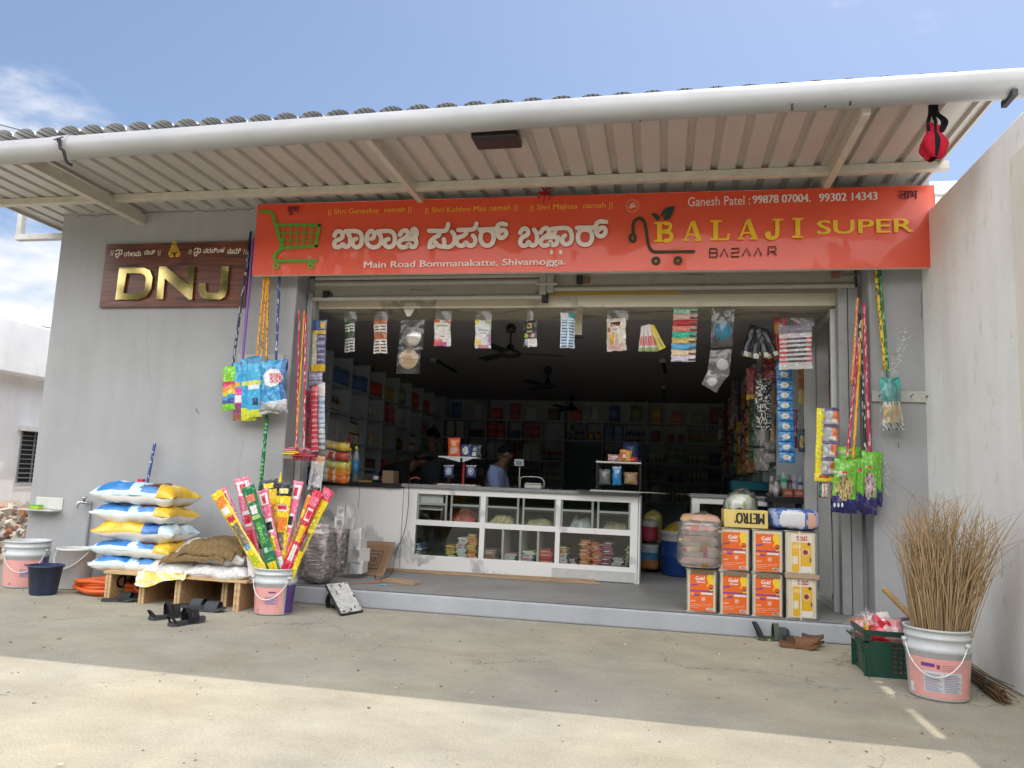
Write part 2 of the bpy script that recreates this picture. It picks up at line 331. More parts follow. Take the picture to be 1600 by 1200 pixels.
SHELFM = mat('shelf_laminate', (.60, .66, .70), rough=.4, var=.08, scale=5)
ALUM = mat('aluminium_frame', (.62, .62, .60), rough=.4, var=.08, scale=8, metal=.25)
GLASS = film('window_glass', (.93, .97, .95), gloss=.03, haze=.0, rough=.0)
FILM = film('clear_film', (.98, .98, .98), gloss=.02, haze=.05, rough=.12)
FILM2 = film('cloudy_film', (.95, .94, .95), gloss=.04, haze=.12, rough=.16)

g = MB(); g.grid(lambda u, v: Vector((-160+320*u, -160+320*v, 0)), 16, 16)
tag(g.build('ground', GROUND), 'pale worn concrete yard in front of the shop', 'ground', kind='structure')

FL = .146
B = thing('shop_building', 'grey single storey shop with wide open front under a projecting roof', 'shop', (-2, 4, 0))
q = MB(); q.box((-5.88, 0, 0), (-3.31, .24, 3.6)); q.box((-5.88, .24, 0), (-5.66, 9.1, 3.56)); q.build('front_wall', WALLG, B, bev=.012)
q = MB(); q.box((1.56, 0, 0), (2.03, .24, 3.6)); q.box((1.80, .24, 0), (2.03, 9.1, 3.56)); q.build('front_wall', WALLG, B, bev=.012)
q = MB(); q.box((-3.31, .31, 2.737), (1.56, .45, 3.56)); q.build('header_wall', WALLG, B)
for a_, b_ in (((-3.312, .24, 0.14), (-3.238, .34, 2.9)), ((1.535, .24, .14), (1.62, .62, 2.9))): q = MB(); q.box(a_, b_); q.build('door_jamb', WALLG, B, bev=.006)
q = MB(); q.box((-3.02, -.255, 0), (1.60, 0.12, FL-.004)); q.box((-3.309, .03, 0), (-3.022, .36, FL-.004)); q.build('step', WALLB, B, bev=.015)
q = MB(); q.grid(lambda u, v: Vector((-3.015+4.61*u, -.25+.35*v, FL)), 4, 2); q.grid(lambda u, v: Vector((-3.305+.3*u, .04+.2*v, FL-.001)), 4, 2); q.grid(lambda u, v: Vector((-4.85+6.6*u, .1+9*v, FL)), 4, 4); q.build('shop_floor', FLOORC, B)
q = MB(); q.box((-4.95, .24, 0), (-4.80, 9.0, 3.0)); q.box((1.62, .24, 0), (1.78, 9.0, 3.0)); q.box((-4.95, 9.0, 0), (1.78, 9.1, 3.0)); q.box((-4.8, .241, 0.14), (-3.312, .40, 2.9)); q.build('inner_wall', INWALL, B)
q = MB(); q.box((-4.8, .83, 2.75), (1.62, 9.0, 2.9)); q.build('ceiling', CEIL, B)
q = MB(); q.box((-3.235, .30, 2.618), (1.535, .83, 2.735)); q.build('lintel', MARB2, B, bev=.004)
# roof: ribbed soffit sheet, tile-profile sheet above it, steel frame, gutter
prof = []; x = -6.27
while x < 1.93:
    prof += [(x, 0), (x+.128, 0), (x+.140, .028), (x+.178, .028)]; x += .190
prof = [p for p in prof if p[0] < 1.95]+[(1.95, 0)]
q = MB(); q.grid(lambda u, v: Vector((prof[round(u*(len(prof)-1))][0], -1.42+v*10.6, 3.528+prof[round(u*(len(prof)-1))][1])), len(prof)-1, 6, sm=False)
q.box((-6.285, -1.42, 3.50), (-6.27, 9.2, 3.56)); q.box((1.95, -1.42, 3.50), (1.965, 9.2, 3.57)); q.build('roof_sheet', SOFF, B)
q = MB(); nx = 1000
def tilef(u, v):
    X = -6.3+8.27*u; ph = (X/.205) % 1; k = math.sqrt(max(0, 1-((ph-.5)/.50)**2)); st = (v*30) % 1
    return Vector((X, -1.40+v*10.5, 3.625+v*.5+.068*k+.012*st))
q.grid(tilef, nx, 45, colf=lambda u, v: (.86, .87, .88) if int(u*nx) % 4 else (.16, .18, .24), sm=False); q.build('roof_tiles', PLAST, B)  # alternating dark stripes paint in the shading of fine ribs
for (X, zb, wd) in ((-4.985, 3.385, .075), (-2.11, 3.44, .05), (1.22, 3.44, .055)):
    q = MB(); q.box((X-wd/2, -1.40, zb), (X+wd/2, .0, zb+.10)); q.build('rafter', STEELP, B, bev=.004)
q = MB(); q.box((-6.28, -.44, 3.463), (2.02, -.375, 3.526)); q.build('purlin', STEELP, B, bev=.004)
gp = [(-6.5, -1.45, 3.438), (-5.1, -1.45, 3.46), (-3.6, -1.45, 3.485), (-1.97, -1.45, 3.510), (-.8, -1.45, 3.527), (.4, -1.45, 3.539), (1.4, -1.45, 3.545), (2.12, -1.45, 3.547)]
gut = MB(); gp = [(a, b, c+.014) for a, b, c in gp]; gut.tube(smooth(gp, 5), .089, seg=28); gut.tube([(-4.66, -1.45, 3.482), (-4.50, -1.45, 3.488)], .093, seg=28); gut = gut.build('gutter', PIPE, B)
q = MB(); a = at(93, 218, Y=-1.56); b = at(99, 235, Y=-1.565); c = at(104, 252, Y=-1.545)
q.tube(smooth([a+Vector((-.03, .02, .0)), a, b+Vector((-.03, 0, .02)), b, c, c+Vector((.03, .03, -.02))], 4), .012, (.01, .01, .01), 6)
q.tube([a+Vector((-.05, 0, 0)), a+Vector((.03, 0, .02))], .005, (.02, .02, .02), 5); s = q.build('tar_strap', MATTE, B)
for (px, py, w_, h_) in ((1238, 166, .012, .035), (1329, 160, .01, .02), (1290, 165, .006, .008), (1000, 188, .006, .008)):
    p = at(px, py, Y=-1.54); q = MB(); q.box((p.x-w_/2, p.y-.004, p.z-h_/2), (p.x+w_/2, p.y+.02, p.z+h_/2), (.02, .02, .02)); q.build('gutter_stain', MATTE, B)
q = MB(); p = at(1585, 152, Y=-1.55); q.box((p.x+.0, -1.53, 3.45), (p.x+.03, -1.37, 3.49), (.03, .03, .035)); q.build('gutter_clip', MATTE, B)
q = MB(); q.box((-6.70, .27, 3.40), (-6.64, .33, 3.66), (.5, .5, .48)); q.box((-6.70, .265, 3.37), (-5.87, .335, 3.43), (.58, .57, .55)); q.build('eaves_bracket', MATTE, B, bev=.004)
# rolling shutters rolled up behind the signboard
def shutter(x0, x1, zb, yy):
    r = MB(); z = zb+.052; k = 0
    r.tube([(x0, yy-.012, zb+.012), (x1, yy-.012, zb+.012)], .022, (.42, .40, .36), 10)
    r.box((x0, yy, zb+.02), (x1, yy+.02, zb+.135), (.33, .32, .27))
    z = zb+.137
    while z < 2.98:
        r.grid(lambda u, v: Vector((x0+(x1-x0)*u, yy-.014*math.sin(v*math.pi), z+.048*v)), 1, 5, col=(.42, .40, .37), flip=False); r.box((x0, yy-.002, z+.048), (x1, yy+.01, z+.056), (.06, .06, .06)); z += .057
    return r
s = shutter(-3.23, -1.07, 2.672, .2).build('rolling_shutter', SHUT and MATTE, B)
l_ = MB()
for px, py in ((510, 460),): p = at(px, py, Y=.18); l_.box((p.x-.03, .165, p.z-.035), (p.x+.02, .2, p.z+.03), (.02, .016, .014)); l_.tube([p+Vector((.03, 0, .02)), p+Vector((.05, 0, 0)), p+Vector((.04, 0, -.03))], .008, (.03, .02, .02), 6)
l_.build('shutter_lock', MATTE, s); l_ = MB(); p = at(843, 460, Y=.18); l_.box((p.x-.03, .17, p.z-.02), (p.x+.03, .2, p.z+.02), (.22, .12, .06)); l_.box((p.x+.035, .175, p.z-.015), (p.x+.06, .2, p.z+.015), (.4, .38, .35)); l_.build('shutter_lock', MATTE, s)
h_ = MB(); a = at(641, 455, Y=.18); b = at(672, 455, Y=.18); h_.tube([a+Vector((0, .02, .02)), a, b, b+Vector((0, .02, .02))], .006, (.4, .38, .33), 6); h_.build('pull_handle', MATTE, s)
s = shutter(-1.00, 1.50, 2.745, .2).build('rolling_shutter', MATTE, B)
l_ = MB(); p = at(910, 438, Y=.18); l_.box((p.x-.05, .165, p.z-.03), (p.x+.0, .2, p.z+.04), (.02, .02, .02)); l_.box((p.x+.005, .17, p.z-.02), (p.x+.06, .2, p.z+.025), (.2, .1, .06))
l_.build('shutter_lock', MATTE, s); l_ = MB(); p = at(1308, 430, Y=.18); l_.box((p.x-.04, .17, p.z-.02), (p.x+.02, .2, p.z+.025), (.25, .12, .07)); l_.tube([p+Vector((.05, 0, 0)), p+Vector((.16, 0, 0)), p+Vector((.16, 0, .03))], .007, (.2, .19, .18), 6); l_.build('shutter_lock', MATTE, s)
h_ = MB(); a = at(1074, 431, Y=.18); b = at(1100, 431, Y=.18); h_.tube([a+Vector((0, .02, .02)), a, b, b+Vector((0, .02, .02))], .006, (.4, .38, .33), 6); h_.build('pull_handle', MATTE, s)
q = MB(); q.box((-1.0, .225, 2.71), (.1, .24, 2.742), (.36, .22, .05)); q.box((.1, .225, 2.71), (1.5, .24, 2.742), (.25, .21, .17)); q.build('shutter_bottom_rail', MATTE, B)
q = MB(); q.box((-1.09, .14, 2.70), (-1.03, .19, 2.93), (.38, .37, .34)); q.box((-1.025, .14, 2.72), (-.965, .19, 2.93), (.38, .37, .34)); q.box((-1.12, .13, 2.78), (-.93, .16, 2.80), (.45, .43, .4)); q.box((-1.07, .17, 2.64), (-1.02, .24, 2.72), (.02, .02, .02)); q.build('shutter_bracket', MATTE, B, bev=.003)
for a_, b_, c_ in (((1.375, .20, FL), (1.445, .30, 2.75), (.36, .37, .37)), ((1.452, .205, FL), (1.53, .30, 2.75), (.34, .35, .35)), ((-3.30, .20, FL), (-3.245, .28, 2.75), (.36, .37, .37))): q = MB(); q.box(a_, b_, c_); q.build('shutter_guide', MATTE, B, bev=.004)
q = MB(); rs = random.Random(31)
for k in range(150):
    t = rs.random(); px = 1413-22*t+rs.gauss(0, 5*(1-t*.3)); py = 515+95*t+rs.gauss(0, 4); p = at(px, py, Y=-.001); s_ = rs.uniform(.002, .007); q.add([p+Vector((-s_, -.0006, -s_*.6)), p+Vector((s_*.6, -.0006, -s_)), p+Vector((s_, -.0006, s_*.5)), p+Vector((-s_*.4, -.0006, s_))], [(0, 1, 2, 3)], (.66, .66, .65))
for k in range(60): p = at(1384+rs.gauss(0, 3), rs.uniform(722, 775), Y=-.001); s_ = rs.uniform(.001, .004); q.add([p+Vector((-s_, -.0006, -s_*2)), p+Vector((s_, -.0006, -s_*2)), p+Vector((s_, -.0006, s_*2)), p+Vector((-s_, -.0006, s_*2))], [(0, 1, 2, 3)], (.62, .62, .62))
q.build('chalk_scuff', MATTE, B)
def crack(pts, Y, wd, sd, col=(.13, .125, .12)):
    r_ = random.Random(sd); P = []
    for (x0, y0), (x1, y1) in zip(pts, pts[1:]):
        n_ = max(2, int(math.hypot(x1-x0, y1-y0)/4))
        for k in range(n_): t = k/n_; P.append((x0+(x1-x0)*t+r_.gauss(0, .9), y0+(y1-y0)*t+r_.gauss(0, .9)))
    q = MB(); q.ribbon(P+[pts[-1]], wd, lambda a, b: at(a, b, Y=Y), col, sm=False, cap=False); q.build('wall_crack', MATTE, B)
crack([(118, 338), (200, 333), (260, 331), (330, 330), (398, 326)], -.0012, 1.3, 1); crack([(1441, 445), (1440, 470), (1441, 498)], -.0012, 1.2, 2); crack([(560-180, 690), (372, 730), (380, 790)], -.0012, .5, 3, (.26, .26, .265)); crack([(1404, 690), (1404, 700)], -.0012, 1.2, 4); crack([(232, 492), (228, 540), (236, 610)], -.0012, .45, 5, (.27, .27, .275)); crack([(306, 640), (311, 646)], -.0012, 3, 6, (.22, .21, .2))
# peg rails fixed to the front walls
for (a, b, n_) in (((1362, 610), (1461, 629), 4), ((372, 553), (441, 577), 2)):
    p0 = at(*a, Y=-.02); p1 = at(*b, Y=-.02); q = MB(); q.box((p0.x, -.02, p1.z), (p1.x, .0, p0.z), (.50, .50, .46)); r = q.build('peg_rail', MATTE, B, bev=.003)
    q = MB()
    for k in range(n_): X = p0.x+(p1.x-p0.x)*(k+.45)/n_; Z = (p0.z+p1.z)/2; q.tube([(X, -.015, Z), (X-.004, -.05, Z-.002), (X+.012, -.06, Z+.015)], .004, (.08, .07, .06), 5)
    q.build('nail', MATTE, r)
# water pipe and tap on the left wall
T = thing('water_tap', 'chrome water tap on a grey pipe on the wall beside the stacked flour bags', 'tap', at(139, 790, Y=-.03))
p = at(140, 786, Y=-.03); q = MB(); q.tube([(p.x, -.02, 0.02), (p.x, -.02, p.z)], .012, (.30, .31, .33), 8); q.build('pipe', PLAST, T)
q = MB(); q.tube(smooth([(p.x, .0, p.z), (p.x-.01, -.05, p.z), (p.x-.06, -.09, p.z+.005), (p.x-.075, -.1, p.z-.05)], 5), .014, (.6, .6, .62), 10); q.build('spout', METAL, T)
q = MB(); q.lathe([(.0, 0), (.013, 0), (.013, .03), (.02, .035), (.02, .05), (0, .052)], (p.x-.03, -.07, p.z+.005), 10, (.6, .6, .62)); q.box((p.x-.06, -.076, p.z+.045), (p.x, -.064, p.z+.058), (.6, .6, .62)); q.build('handle', METAL, T)
# soap shelf
p0 = at(58, 776, Y=-.0); p1 = at(98, 797, Y=0)
T = thing('soap_shelf', 'small white corner shelf screwed to the grey wall holding a green soap', 'shelf', (p0.x, 0, p1.z))
q = MB(); q.box((p0.x, -.012, p1.z), (p1.x, .0, p0.z), (.62, .62, .58)); q.build('back_plate', PLAST, T, bev=.006)
q = MB(); q.box((p0.x-.08, -.13, p1.z-.012), (p1.x, -.012, p1.z), (.55, .55, .52)); q.build('tray', PLAST, T, bev=.005)
q = MB(); q.box((p0.x+.03, -.11, p1.z+.001), (p0.x+.13, -.05, p1.z+.04), (.38, .52, .03)); q.box((p0.x+.03, -.112, p1.z+.028), (p0.x+.13, -.048, p1.z+.042), (.06, .42, .04)); tag(q.build('soap_bar', PLAST, org=(p0.x+.08, -.08, p1.z), bev=.006), 'green and lime soap bar lying on the white wall shelf', 'soap')

# ================================================================ signboard over the shop front
SY = -.20
S = thing('shop_signboard', 'long red shop signboard with white Kannada and yellow English lettering', 'sign', (-.83, SY, 2.8))
TL, TR, BL, BR = [at(x, y, Y=SY) for x, y in ((402.5, 318.7), (1460, 288.7), (393, 430), (1466, 417.5))]
REDM = mat('red_flex_print', (.74, .085, .035), rough=.38, var=.05, scale=3, coat=.25)
q = MB(); q.grid(lambda u, v: (BL.lerp(BR, u)).lerp(TL.lerp(TR, u), v)+Vector((0, min(.012, max(-.004, .006+.003*math.sin(u*34)*math.sin(v*3.1)+.011*noise.noise(Vector((u*11, v*1.6, 1)))+.004*noise.noise(Vector((u*40, v*4, 3))))), 0)), 160, 10); q.build('panel', REDM, S)
q = MB(); e = .035
for a, b in ((TL, TR), (BL, BR), (TL, BL), (TR, BR)):
    d = (b-a).normalized(); q.add([a+Vector((0, .004, 0)), b+Vector((0, .004, 0)), b+Vector((0, .05, 0)), a+Vector((0, .05, 0))], [(0, 1, 2, 3)], (.75, .6, .56))
q.add([TL+Vector((0, .05, 0)), TR+Vector((0, .05, 0)), BR+Vector((0, .05, 0)), BL+Vector((0, .05, 0))], [(0, 1, 2, 3)], (.5, .48, .46)); q.build('frame', MATTE, S)
q = MB()
for px in (408, 800, 852, 1074, 1398): 
    z0 = at(px, 300, Y=SY).z; X = at(px, 300, Y=SY).x; q.tube([(X, SY+.02, 3.455), (X-.01, -.3, 3.50), (X-.015, -.40, 3.53)], .0025, (.25, .22, .2), 5)
q.build('hanging_wire', MATTE, S)
def sfn(org, sc, dy):
    return lambda a, b, k=0.: at(org[0]+a/sc, org[1]+b/sc, Y=SY-dy-k)
CRM = (.80, .70, .62)
def strokes(lst, org, sc, wd, col, dy=.006, out=None, name='lettering', parent=None, closed=()):
    m = MB()
    for i, p in enumerate(lst):
        if out: m.ribbon(p, wd+out[0], sfn(org, sc, dy-.0025+i*.00006), out[1], closed=(i in closed))
        m.ribbon(p, wd, sfn(org, sc, dy+i*.00006), col, closed=(i in closed))
    return m.build(name, MATTE, parent or S)
K1 = [[(150, 255), (170, 218), (205, 210), (232, 232), (233, 268), (205, 292), (165, 308), (148, 340), (160, 372), (200, 372), (238, 345), (262, 370), (298, 362), (315, 315), (308, 258), (285, 222)],
      [(265, 210), (330, 206), (400, 214), (432, 255), (432, 330), (402, 372), (362, 370), (340, 338), (346, 302), (378, 287)],
      [(530, 290), (560, 270), (562, 226), (532, 206), (498, 236), (485, 300), (502, 350), (548, 376), (602, 366), (634, 325), (632, 262), (604, 222)],
      [(600, 212), (680, 206), (745, 214), (777, 260), (775, 330), (742, 370), (697, 370), (672, 335), (684, 302), (715, 290)],
      [(832, 248), (856, 210), (893, 200), (918, 228), (904, 262), (868, 290), (836, 308), (822, 345), (850, 376), (905, 366), (926, 340), (950, 368), (985, 368), (1002, 332), (998, 300)], [(870, 292), (925, 288), (998, 292)],
      [(948, 238), (968, 222), (962, 198), (982, 184), (1005, 205), (1006, 244), (985, 268), (945, 268), (918, 255)],
      [(1135, 204), (1290, 204), (1322, 182), (1336, 134)], [(1240, 206), (1238, 250), (1190, 278), (1150, 318), (1140, 378)], [(1142, 372), (1182, 366)], [(1196, 318), (1236, 360), (1282, 366), (1296, 328), (1290, 292)], [(1282, 366), (1345, 372), (1396, 330), (1402, 258), (1375, 214)]]
strokes(K1, (500, 330), 6.667, 47, CRM, out=(12, (.42, .03, .025)), name='kannada_lettering')
K2 = [[(-27, 262), (110, 258), (150, 236), (164, 194)], [(55, 262), (54, 300), (20, 326), (-30, 345), (-44, 385), (-20, 424), (28, 422), (54, 392), (82, 422), (128, 420), (150, 388), (146, 345), (126, 322)],
      [(205, 345), (225, 280), (275, 262), (325, 282), (342, 345), (322, 405), (275, 425), (227, 405)], [(195, 258), (345, 252), (378, 238), (392, 208), (430, 196), (472, 206)], [(388, 215), (382, 285), (396, 335), (436, 342), (472, 308), (462, 270), (430, 264), (405, 290)],
      [(618, 292), (642, 255), (678, 248), (702, 280), (688, 316), (642, 338), (618, 388), (640, 425), (686, 418), (708, 388), (738, 422), (778, 412), (794, 360), (788, 300), (762, 258)],
      [(832, 290), (860, 250), (898, 245), (922, 280), (904, 316), (860, 342), (832, 388), (858, 425), (912, 415), (932, 385), (958, 418), (996, 408), (1010, 352)], [(875, 340), (950, 336), (1012, 338)], [(952, 248), (985, 256), (972, 300), (930, 322)], [(990, 246), (1095, 242), (1142, 272), (1156, 340), (1138, 396), (1092, 412), (1060, 388), (1060, 345), (1086, 318)],
      [(1220, 340), (1242, 275), (1296, 258), (1350, 278), (1368, 338), (1346, 398), (1296, 416), (1242, 398)], [(1210, 240), (1375, 236), (1405, 222), (1418, 190), (1455, 172), (1515, 178)], [(1412, 200), (1408, 270), (1434, 322), (1482, 322), (1508, 282), (1496, 244), (1460, 240), (1436, 265)]]
strokes(K2, (720, 320), 6.667, 47, CRM, out=(12, (.42, .03, .025)), name='kannada_lettering', closed=(2, 10))
q = MB()
for cx in (945, 1040): q.add([sfn((720, 320), 6.667, .006)(cx+17*math.cos(t*.393), 494+24*math.sin(t*.393)) for t in range(16)], [tuple(range(16))], CRM)
q.build('nukta_dot', MATTE, S)
def stext(body, x0, y0, x1, y1, col, name='lettering', bold=0., shear=0., par=S, dy=.006):
    """photo box: x0,y1 is lower left and x1,y0 upper right; baseline drift follows the board"""
    a = at(x0, y1, Y=SY); b = at(x1, y0, Y=SY); m = MB(); lettering(m, body, lambda u, v, k: Vector((u, SY-dy-k, v)), (a.x, a.z, b.x, b.z), col, bold, shear); return m.build(name, MATTE, par)
YEL = (.86, .50, .05); WHT = (.82, .74, .70); NAVY = (.05, .012, .03)
stext('|| Shri Ganeshay  namah ||', 513, 323, 643, 337.5, YEL); stext('|| Shri Kuldevi Maa namah ||', 665, 320, 808, 335, YEL); stext('|| Shri Majisaa  namah ||', 829, 316, 957, 331, YEL)
stext('Main Road Bommanakatte, Shivamogga.', 569, 403, 884, 422, WHT, bold=.002)
stext('Ganesh Patel :', 1075, 305.5, 1172, 323, WHT); stext('99878 07004.', 1176, 303, 1266, 318.5, WHT, bold=.0028); stext('99302 14343', 1280, 300, 1370, 315.5, WHT, bold=.0028)
stext('शुभ', 449, 322.5, 468, 337, NAVY, bold=.0016); stext('लाभ', 1404, 298, 1433, 312, NAVY, bold=.0022)
stext('SUPER', 1277, 341, 1426, 366.5, (.80, .52, .04), bold=.004)
GR = (.10, .33, .035)
strokes([[(85, 205), (240, 222), (300, 400), (410, 770)], [(410, 770), (330, 850), (285, 900), (300, 965), (340, 975)], ], (400, 310), 10, 52, GR, name='cart_emblem')
q = MB()
for p, wd in (([(320, 412), (990, 420)], 42), ([(990, 420), (940, 745)], 45), ([(940, 745), (420, 775)], 50), ([(320, 975), (940, 975)], 50)): q.ribbon(p, wd, sfn((400, 310), 10, .0068), GR, sm=False)
for i, X in enumerate((435, 545, 655, 765, 880)): q.ribbon([(X, 430), (X-12-i*4, 750)], 20, sfn((400, 310), 10, .0074), GR, sm=False, cap=False)
for Y_, xa, xb in ((540, 370, 965), (650, 400, 955)): q.ribbon([(xa, Y_), (xb, Y_)], 18, sfn((400, 310), 10, .0080), GR, sm=False, cap=False)
for cx in (315, 850): q.ribbon([(cx+36*math.cos(t*.785), 1055+36*math.sin(t*.785)) for t in range(8)], 30, sfn((400, 310), 10, .0062), (.16, .36, .05), closed=True)
q.build('cart_emblem', MATTE, S)
DK = (.035, .042, .02)
q = MB(); o_ = ((970, 310), 10.667)
q.ribbon([(205, 590), (205, 440), (235, 370), (310, 330), (375, 365), (410, 460), (445, 690), (475, 810), (545, 885), (700, 890)], 50, sfn(*o_, .006), DK); q.ribbon([(680, 890), (1220, 884)], 46, sfn(*o_, .0063), DK, sm=False)
for cx, cy, rx, ry in ((197, 658, 45, 60), (585, 1038, 52, 48), (952, 1034, 52, 48)): q.ribbon([(cx+rx*math.cos(t*.628), cy+ry*math.sin(t*.628)) for t in range(10)], 48, sfn(*o_, .0066), DK, closed=True)
LF = (.015, .05, .035)
q.add([sfn(*o_, .006)(a, b) for a, b in ((690, 330), (672, 270), (700, 200), (770, 150), (900, 130), (865, 250), (830, 315), (780, 355), (715, 358), (725, 300), (790, 215), (705, 285))], [tuple(range(12))], LF)
q.add([sfn(*o_, .006)(a, b) for a, b in ((495, 250), (570, 248), (630, 280), (655, 320), (640, 358), (595, 360), (560, 320))], [tuple(range(7))], LF); q.build('trolley_emblem', MATTE, S)
# serif letters of the English name
def serif(letter, x0, x1, y0, y1):
    W = x1-x0; H = y1-y0; m = MB(); c = (.82, .50, .02); k = [0]
    def F():
        k[0] += 1; d = .006+k[0]*.0004; return lambda a, b: at(x0+a*W, y0+b*H, Y=SY-d)
    def st(pts, wd, sm=False):
        P = [(a, b) for a, b in pts]; f = F(); V = smooth([(a*W, b*H, 0) for a, b in P], 5) if sm else [Vector((a*W, b*H, 0)) for a, b in P]
        m.ribbon([(v.x, v.y) for v in V], wd, lambda a, b: f(a/W, b/H), c, sm=False, cap=False)
    th = 7.5; tn = 3.0
    if letter == 'B':
        st([(.27, .02), (.27, .98)], th); st([(0, .045), (.6, .045)], tn); st([(0, .955), (.62, .955)], tn); st([(.5, .05), (.78, .1), (.82, .25), (.72, .42), (.4, .48)], 5.6, True); st([(.4, .48), (.78, .54), (.88, .73), (.78, .9), (.5, .95)], 6, True)
    if letter == 'A':
        st([(.52, .0), (.86, .96)], th); st([(.48, .05), (.14, .96)], tn); st([(.26, .68), (.72, .68)], tn); st([(0, .96), (.34, .96)], tn); st([(.62, .96), (1, .96)], tn)
    if letter == 'L':
        st([(.3, .02), (.3, .98)], th); st([(.02, .045), (.62, .045)], tn); st([(.02, .955), (.9, .955)], tn); st([(.9, .98), (.96, .66)], tn+1)
    if letter == 'J':
        st([(.66, .03), (.66, .72), (.55, .92), (.3, .97), (.1, .86), (.12, .72)], 6.4, True); st([(.4, .045), (1, .045)], tn); f = F(); m.add([f(.17+.15*math.cos(t*.5236), .76+.13*math.sin(t*.5236)) for t in range(12)], [tuple(range(12))], c)
    if letter == 'I':
        st([(.5, .02), (.5, .98)], th); st([(.0, .045), (1, .045)], tn); st([(.0, .955), (1, .955)], tn)
    return m.build('lettering', MATTE, S)
for ch, a, b, c_, d in (('B', 1022, 1053, 347, 378), ('A', 1066, 1097, 345.5, 376.5), ('L', 1109, 1140, 344, 375.5), ('A', 1152, 1184, 342.5, 374), ('J', 1196, 1224, 341.5, 373), ('I', 1238, 1255, 340.5, 371.5)): serif(ch, a, b, c_, d)
q = MB(); o_ = ((1100, 270), 4); bk = (.05, .02, .015); i = 0
for pts in ([(36, 474), (36, 526), (78, 526), (84, 513), (78, 500), (40, 500)], [(78, 500), (84, 487), (78, 474), (36, 474)], [(102, 525), (126, 474), (150, 525)], [(170, 474), (220, 472), (218, 496), (172, 500), (172, 524), (222, 523)], [(240, 521), (266, 470), (292, 520)], [(314, 519), (338, 468), (362, 518)], [(402, 515), (402, 463), (446, 462), (452, 475), (446, 490), (410, 492)], [(430, 492), (454, 514)]):
    q.ribbon(pts, 8, sfn(*o_, .006+i*.0002), bk, sm=False, cap=False); i += 1
q.build('lettering', MATTE, S)
q = MB(); f = sfn((970, 310), 10.667, .006); q.ribbon([(190+(95+14*(t % 2))*math.cos(t*math.pi/20), 122+(95+14*(t % 2))*math.sin(t*math.pi/20)) for t in range(40)], 13, f, (.80, .38, .18), closed=True, sm=False); q.build('om_ring', MATTE, S)
stext('ॐ', 982, 317, 993.5, 326, (.85, .78, .74), 'om_symbol', bold=.001)
q = MB(); p = at(852, 301, Y=-.3)
for k in range(14):
    d = Vector((random.uniform(-1, 1), random.uniform(-.6, .6), random.uniform(-.7, .9))).normalized(); q.tube([p, p+d*.05+Vector((0, 0, .01)), p+d*.075+Vector((0, 0, -.012))], lambda t: .007*(1-t*.7), (.32, .02, .02), 5)
q.lathe([(0, -.03), (.018, -.02), (.02, 0), (.012, .02), (0, .025)], p, 8, (.28, .03, .02)); q.tube([p, (p.x, -.4, 3.47)], .002, (.1, .08, .08), 4)
tag(q.build('charm', CLOTH, org=p), 'small spiky red charm hanging above the middle of the red signboard', 'charm')

# ================================================================ wooden name board with gold letters
PY = -.035
D = thing('name_board', 'polished brown wood name board with large gold letters on the grey wall', 'sign', (-4.56, 0, 2.565))
m, n, l = nodes_of('polished_wood'); b = n['Principled BSDF']; b.inputs['Roughness'].default_value = .22
gg = n.new('ShaderNodeNewGeometry'); mp = n.new('ShaderNodeMapping'); mp.inputs['Scale'].default_value = (1.2, 1, 14); l.new(gg.outputs['Position'], mp.inputs[0]); t = n.new('ShaderNodeTexNoise'); t.inputs['Scale'].default_value = 2.2; t.inputs['Detail'].default_value = 8; t.inputs['Distortion'].default_value = .6; l.new(mp.outputs[0], t.inputs['Vector'])
cr = n.new('ShaderNodeValToRGB'); cr.color_ramp.elements[0].position = .3; cr.color_ramp.elements[0].color = (.045, .016, .014, 1); cr.color_ramp.elements[1].position = .7; cr.color_ramp.elements[1].color = (.22, .065, .030, 1); l.new(t.outputs['Fac'], cr.inputs[0]); l.new(cr.outputs[0], b.inputs['Base Color']); WOODP = m
q = MB(); q.box((-5.33, PY, 2.565), (-3.795, -.002, 3.19)); q.build('board', WOODP, D, bev=.004)
GOLD = mat('polished_gold', (.46, .355, .145), rough=.07, metal=1., var=.05)
def gfn(off=.0, th=.022): return lambda a, b, t: at(140+a/6.154, 360+b/6.154, Y=PY-.002-off-(1-t)*th)
def gold_letter(outer, inner=None):
    q = MB(); f = gfn()
    if inner:
        n_ = len(outer); P = outer+inner; F = [f(a, b, 0) for a, b in P]; Bk = [f(a, b, 1) for a, b in P]
        q.add(F, [(i, (i+1) % n_, n_+(i+1) % n_, n_+i) for i in range(n_)], (1, 1, 1)); q.add(F[:n_]+Bk[:n_], [(i, n_+i, n_+(i+1) % n_, (i+1) % n_) for i in range(n_)], (1, 1, 1)); q.add(F[n_:]+Bk[n_:], [(i, n_+i, n_+(i+1) % n_, (i+1) % n_) for i in range(n_)], (1, 1, 1))
    else: q.prism(outer, f, (1, 1, 1))
    q.build('gold_letter', GOLD, D)
gold_letter([(285, 355), (420, 355), (520, 358), (580, 385), (605, 450), (592, 560), (545, 635), (465, 665), (355, 665), (245, 665)], [(355, 412), (420, 412), (490, 414), (525, 428), (542, 460), (530, 545), (505, 585), (455, 605), (390, 605), (322, 605)])
gold_letter([(670, 345), (735, 345), (945, 520), (950, 345), (1012, 345), (985, 665), (955, 665), (722, 460), (705, 662), (640, 662)])
gold_letter([(1268, 345), (1340, 345), (1322, 590), (1300, 640), (1255, 665), (1125, 662), (1070, 640), (1045, 585), (1048, 508), (1118, 508), (1115, 570), (1135, 598), (1230, 602), (1250, 570)])
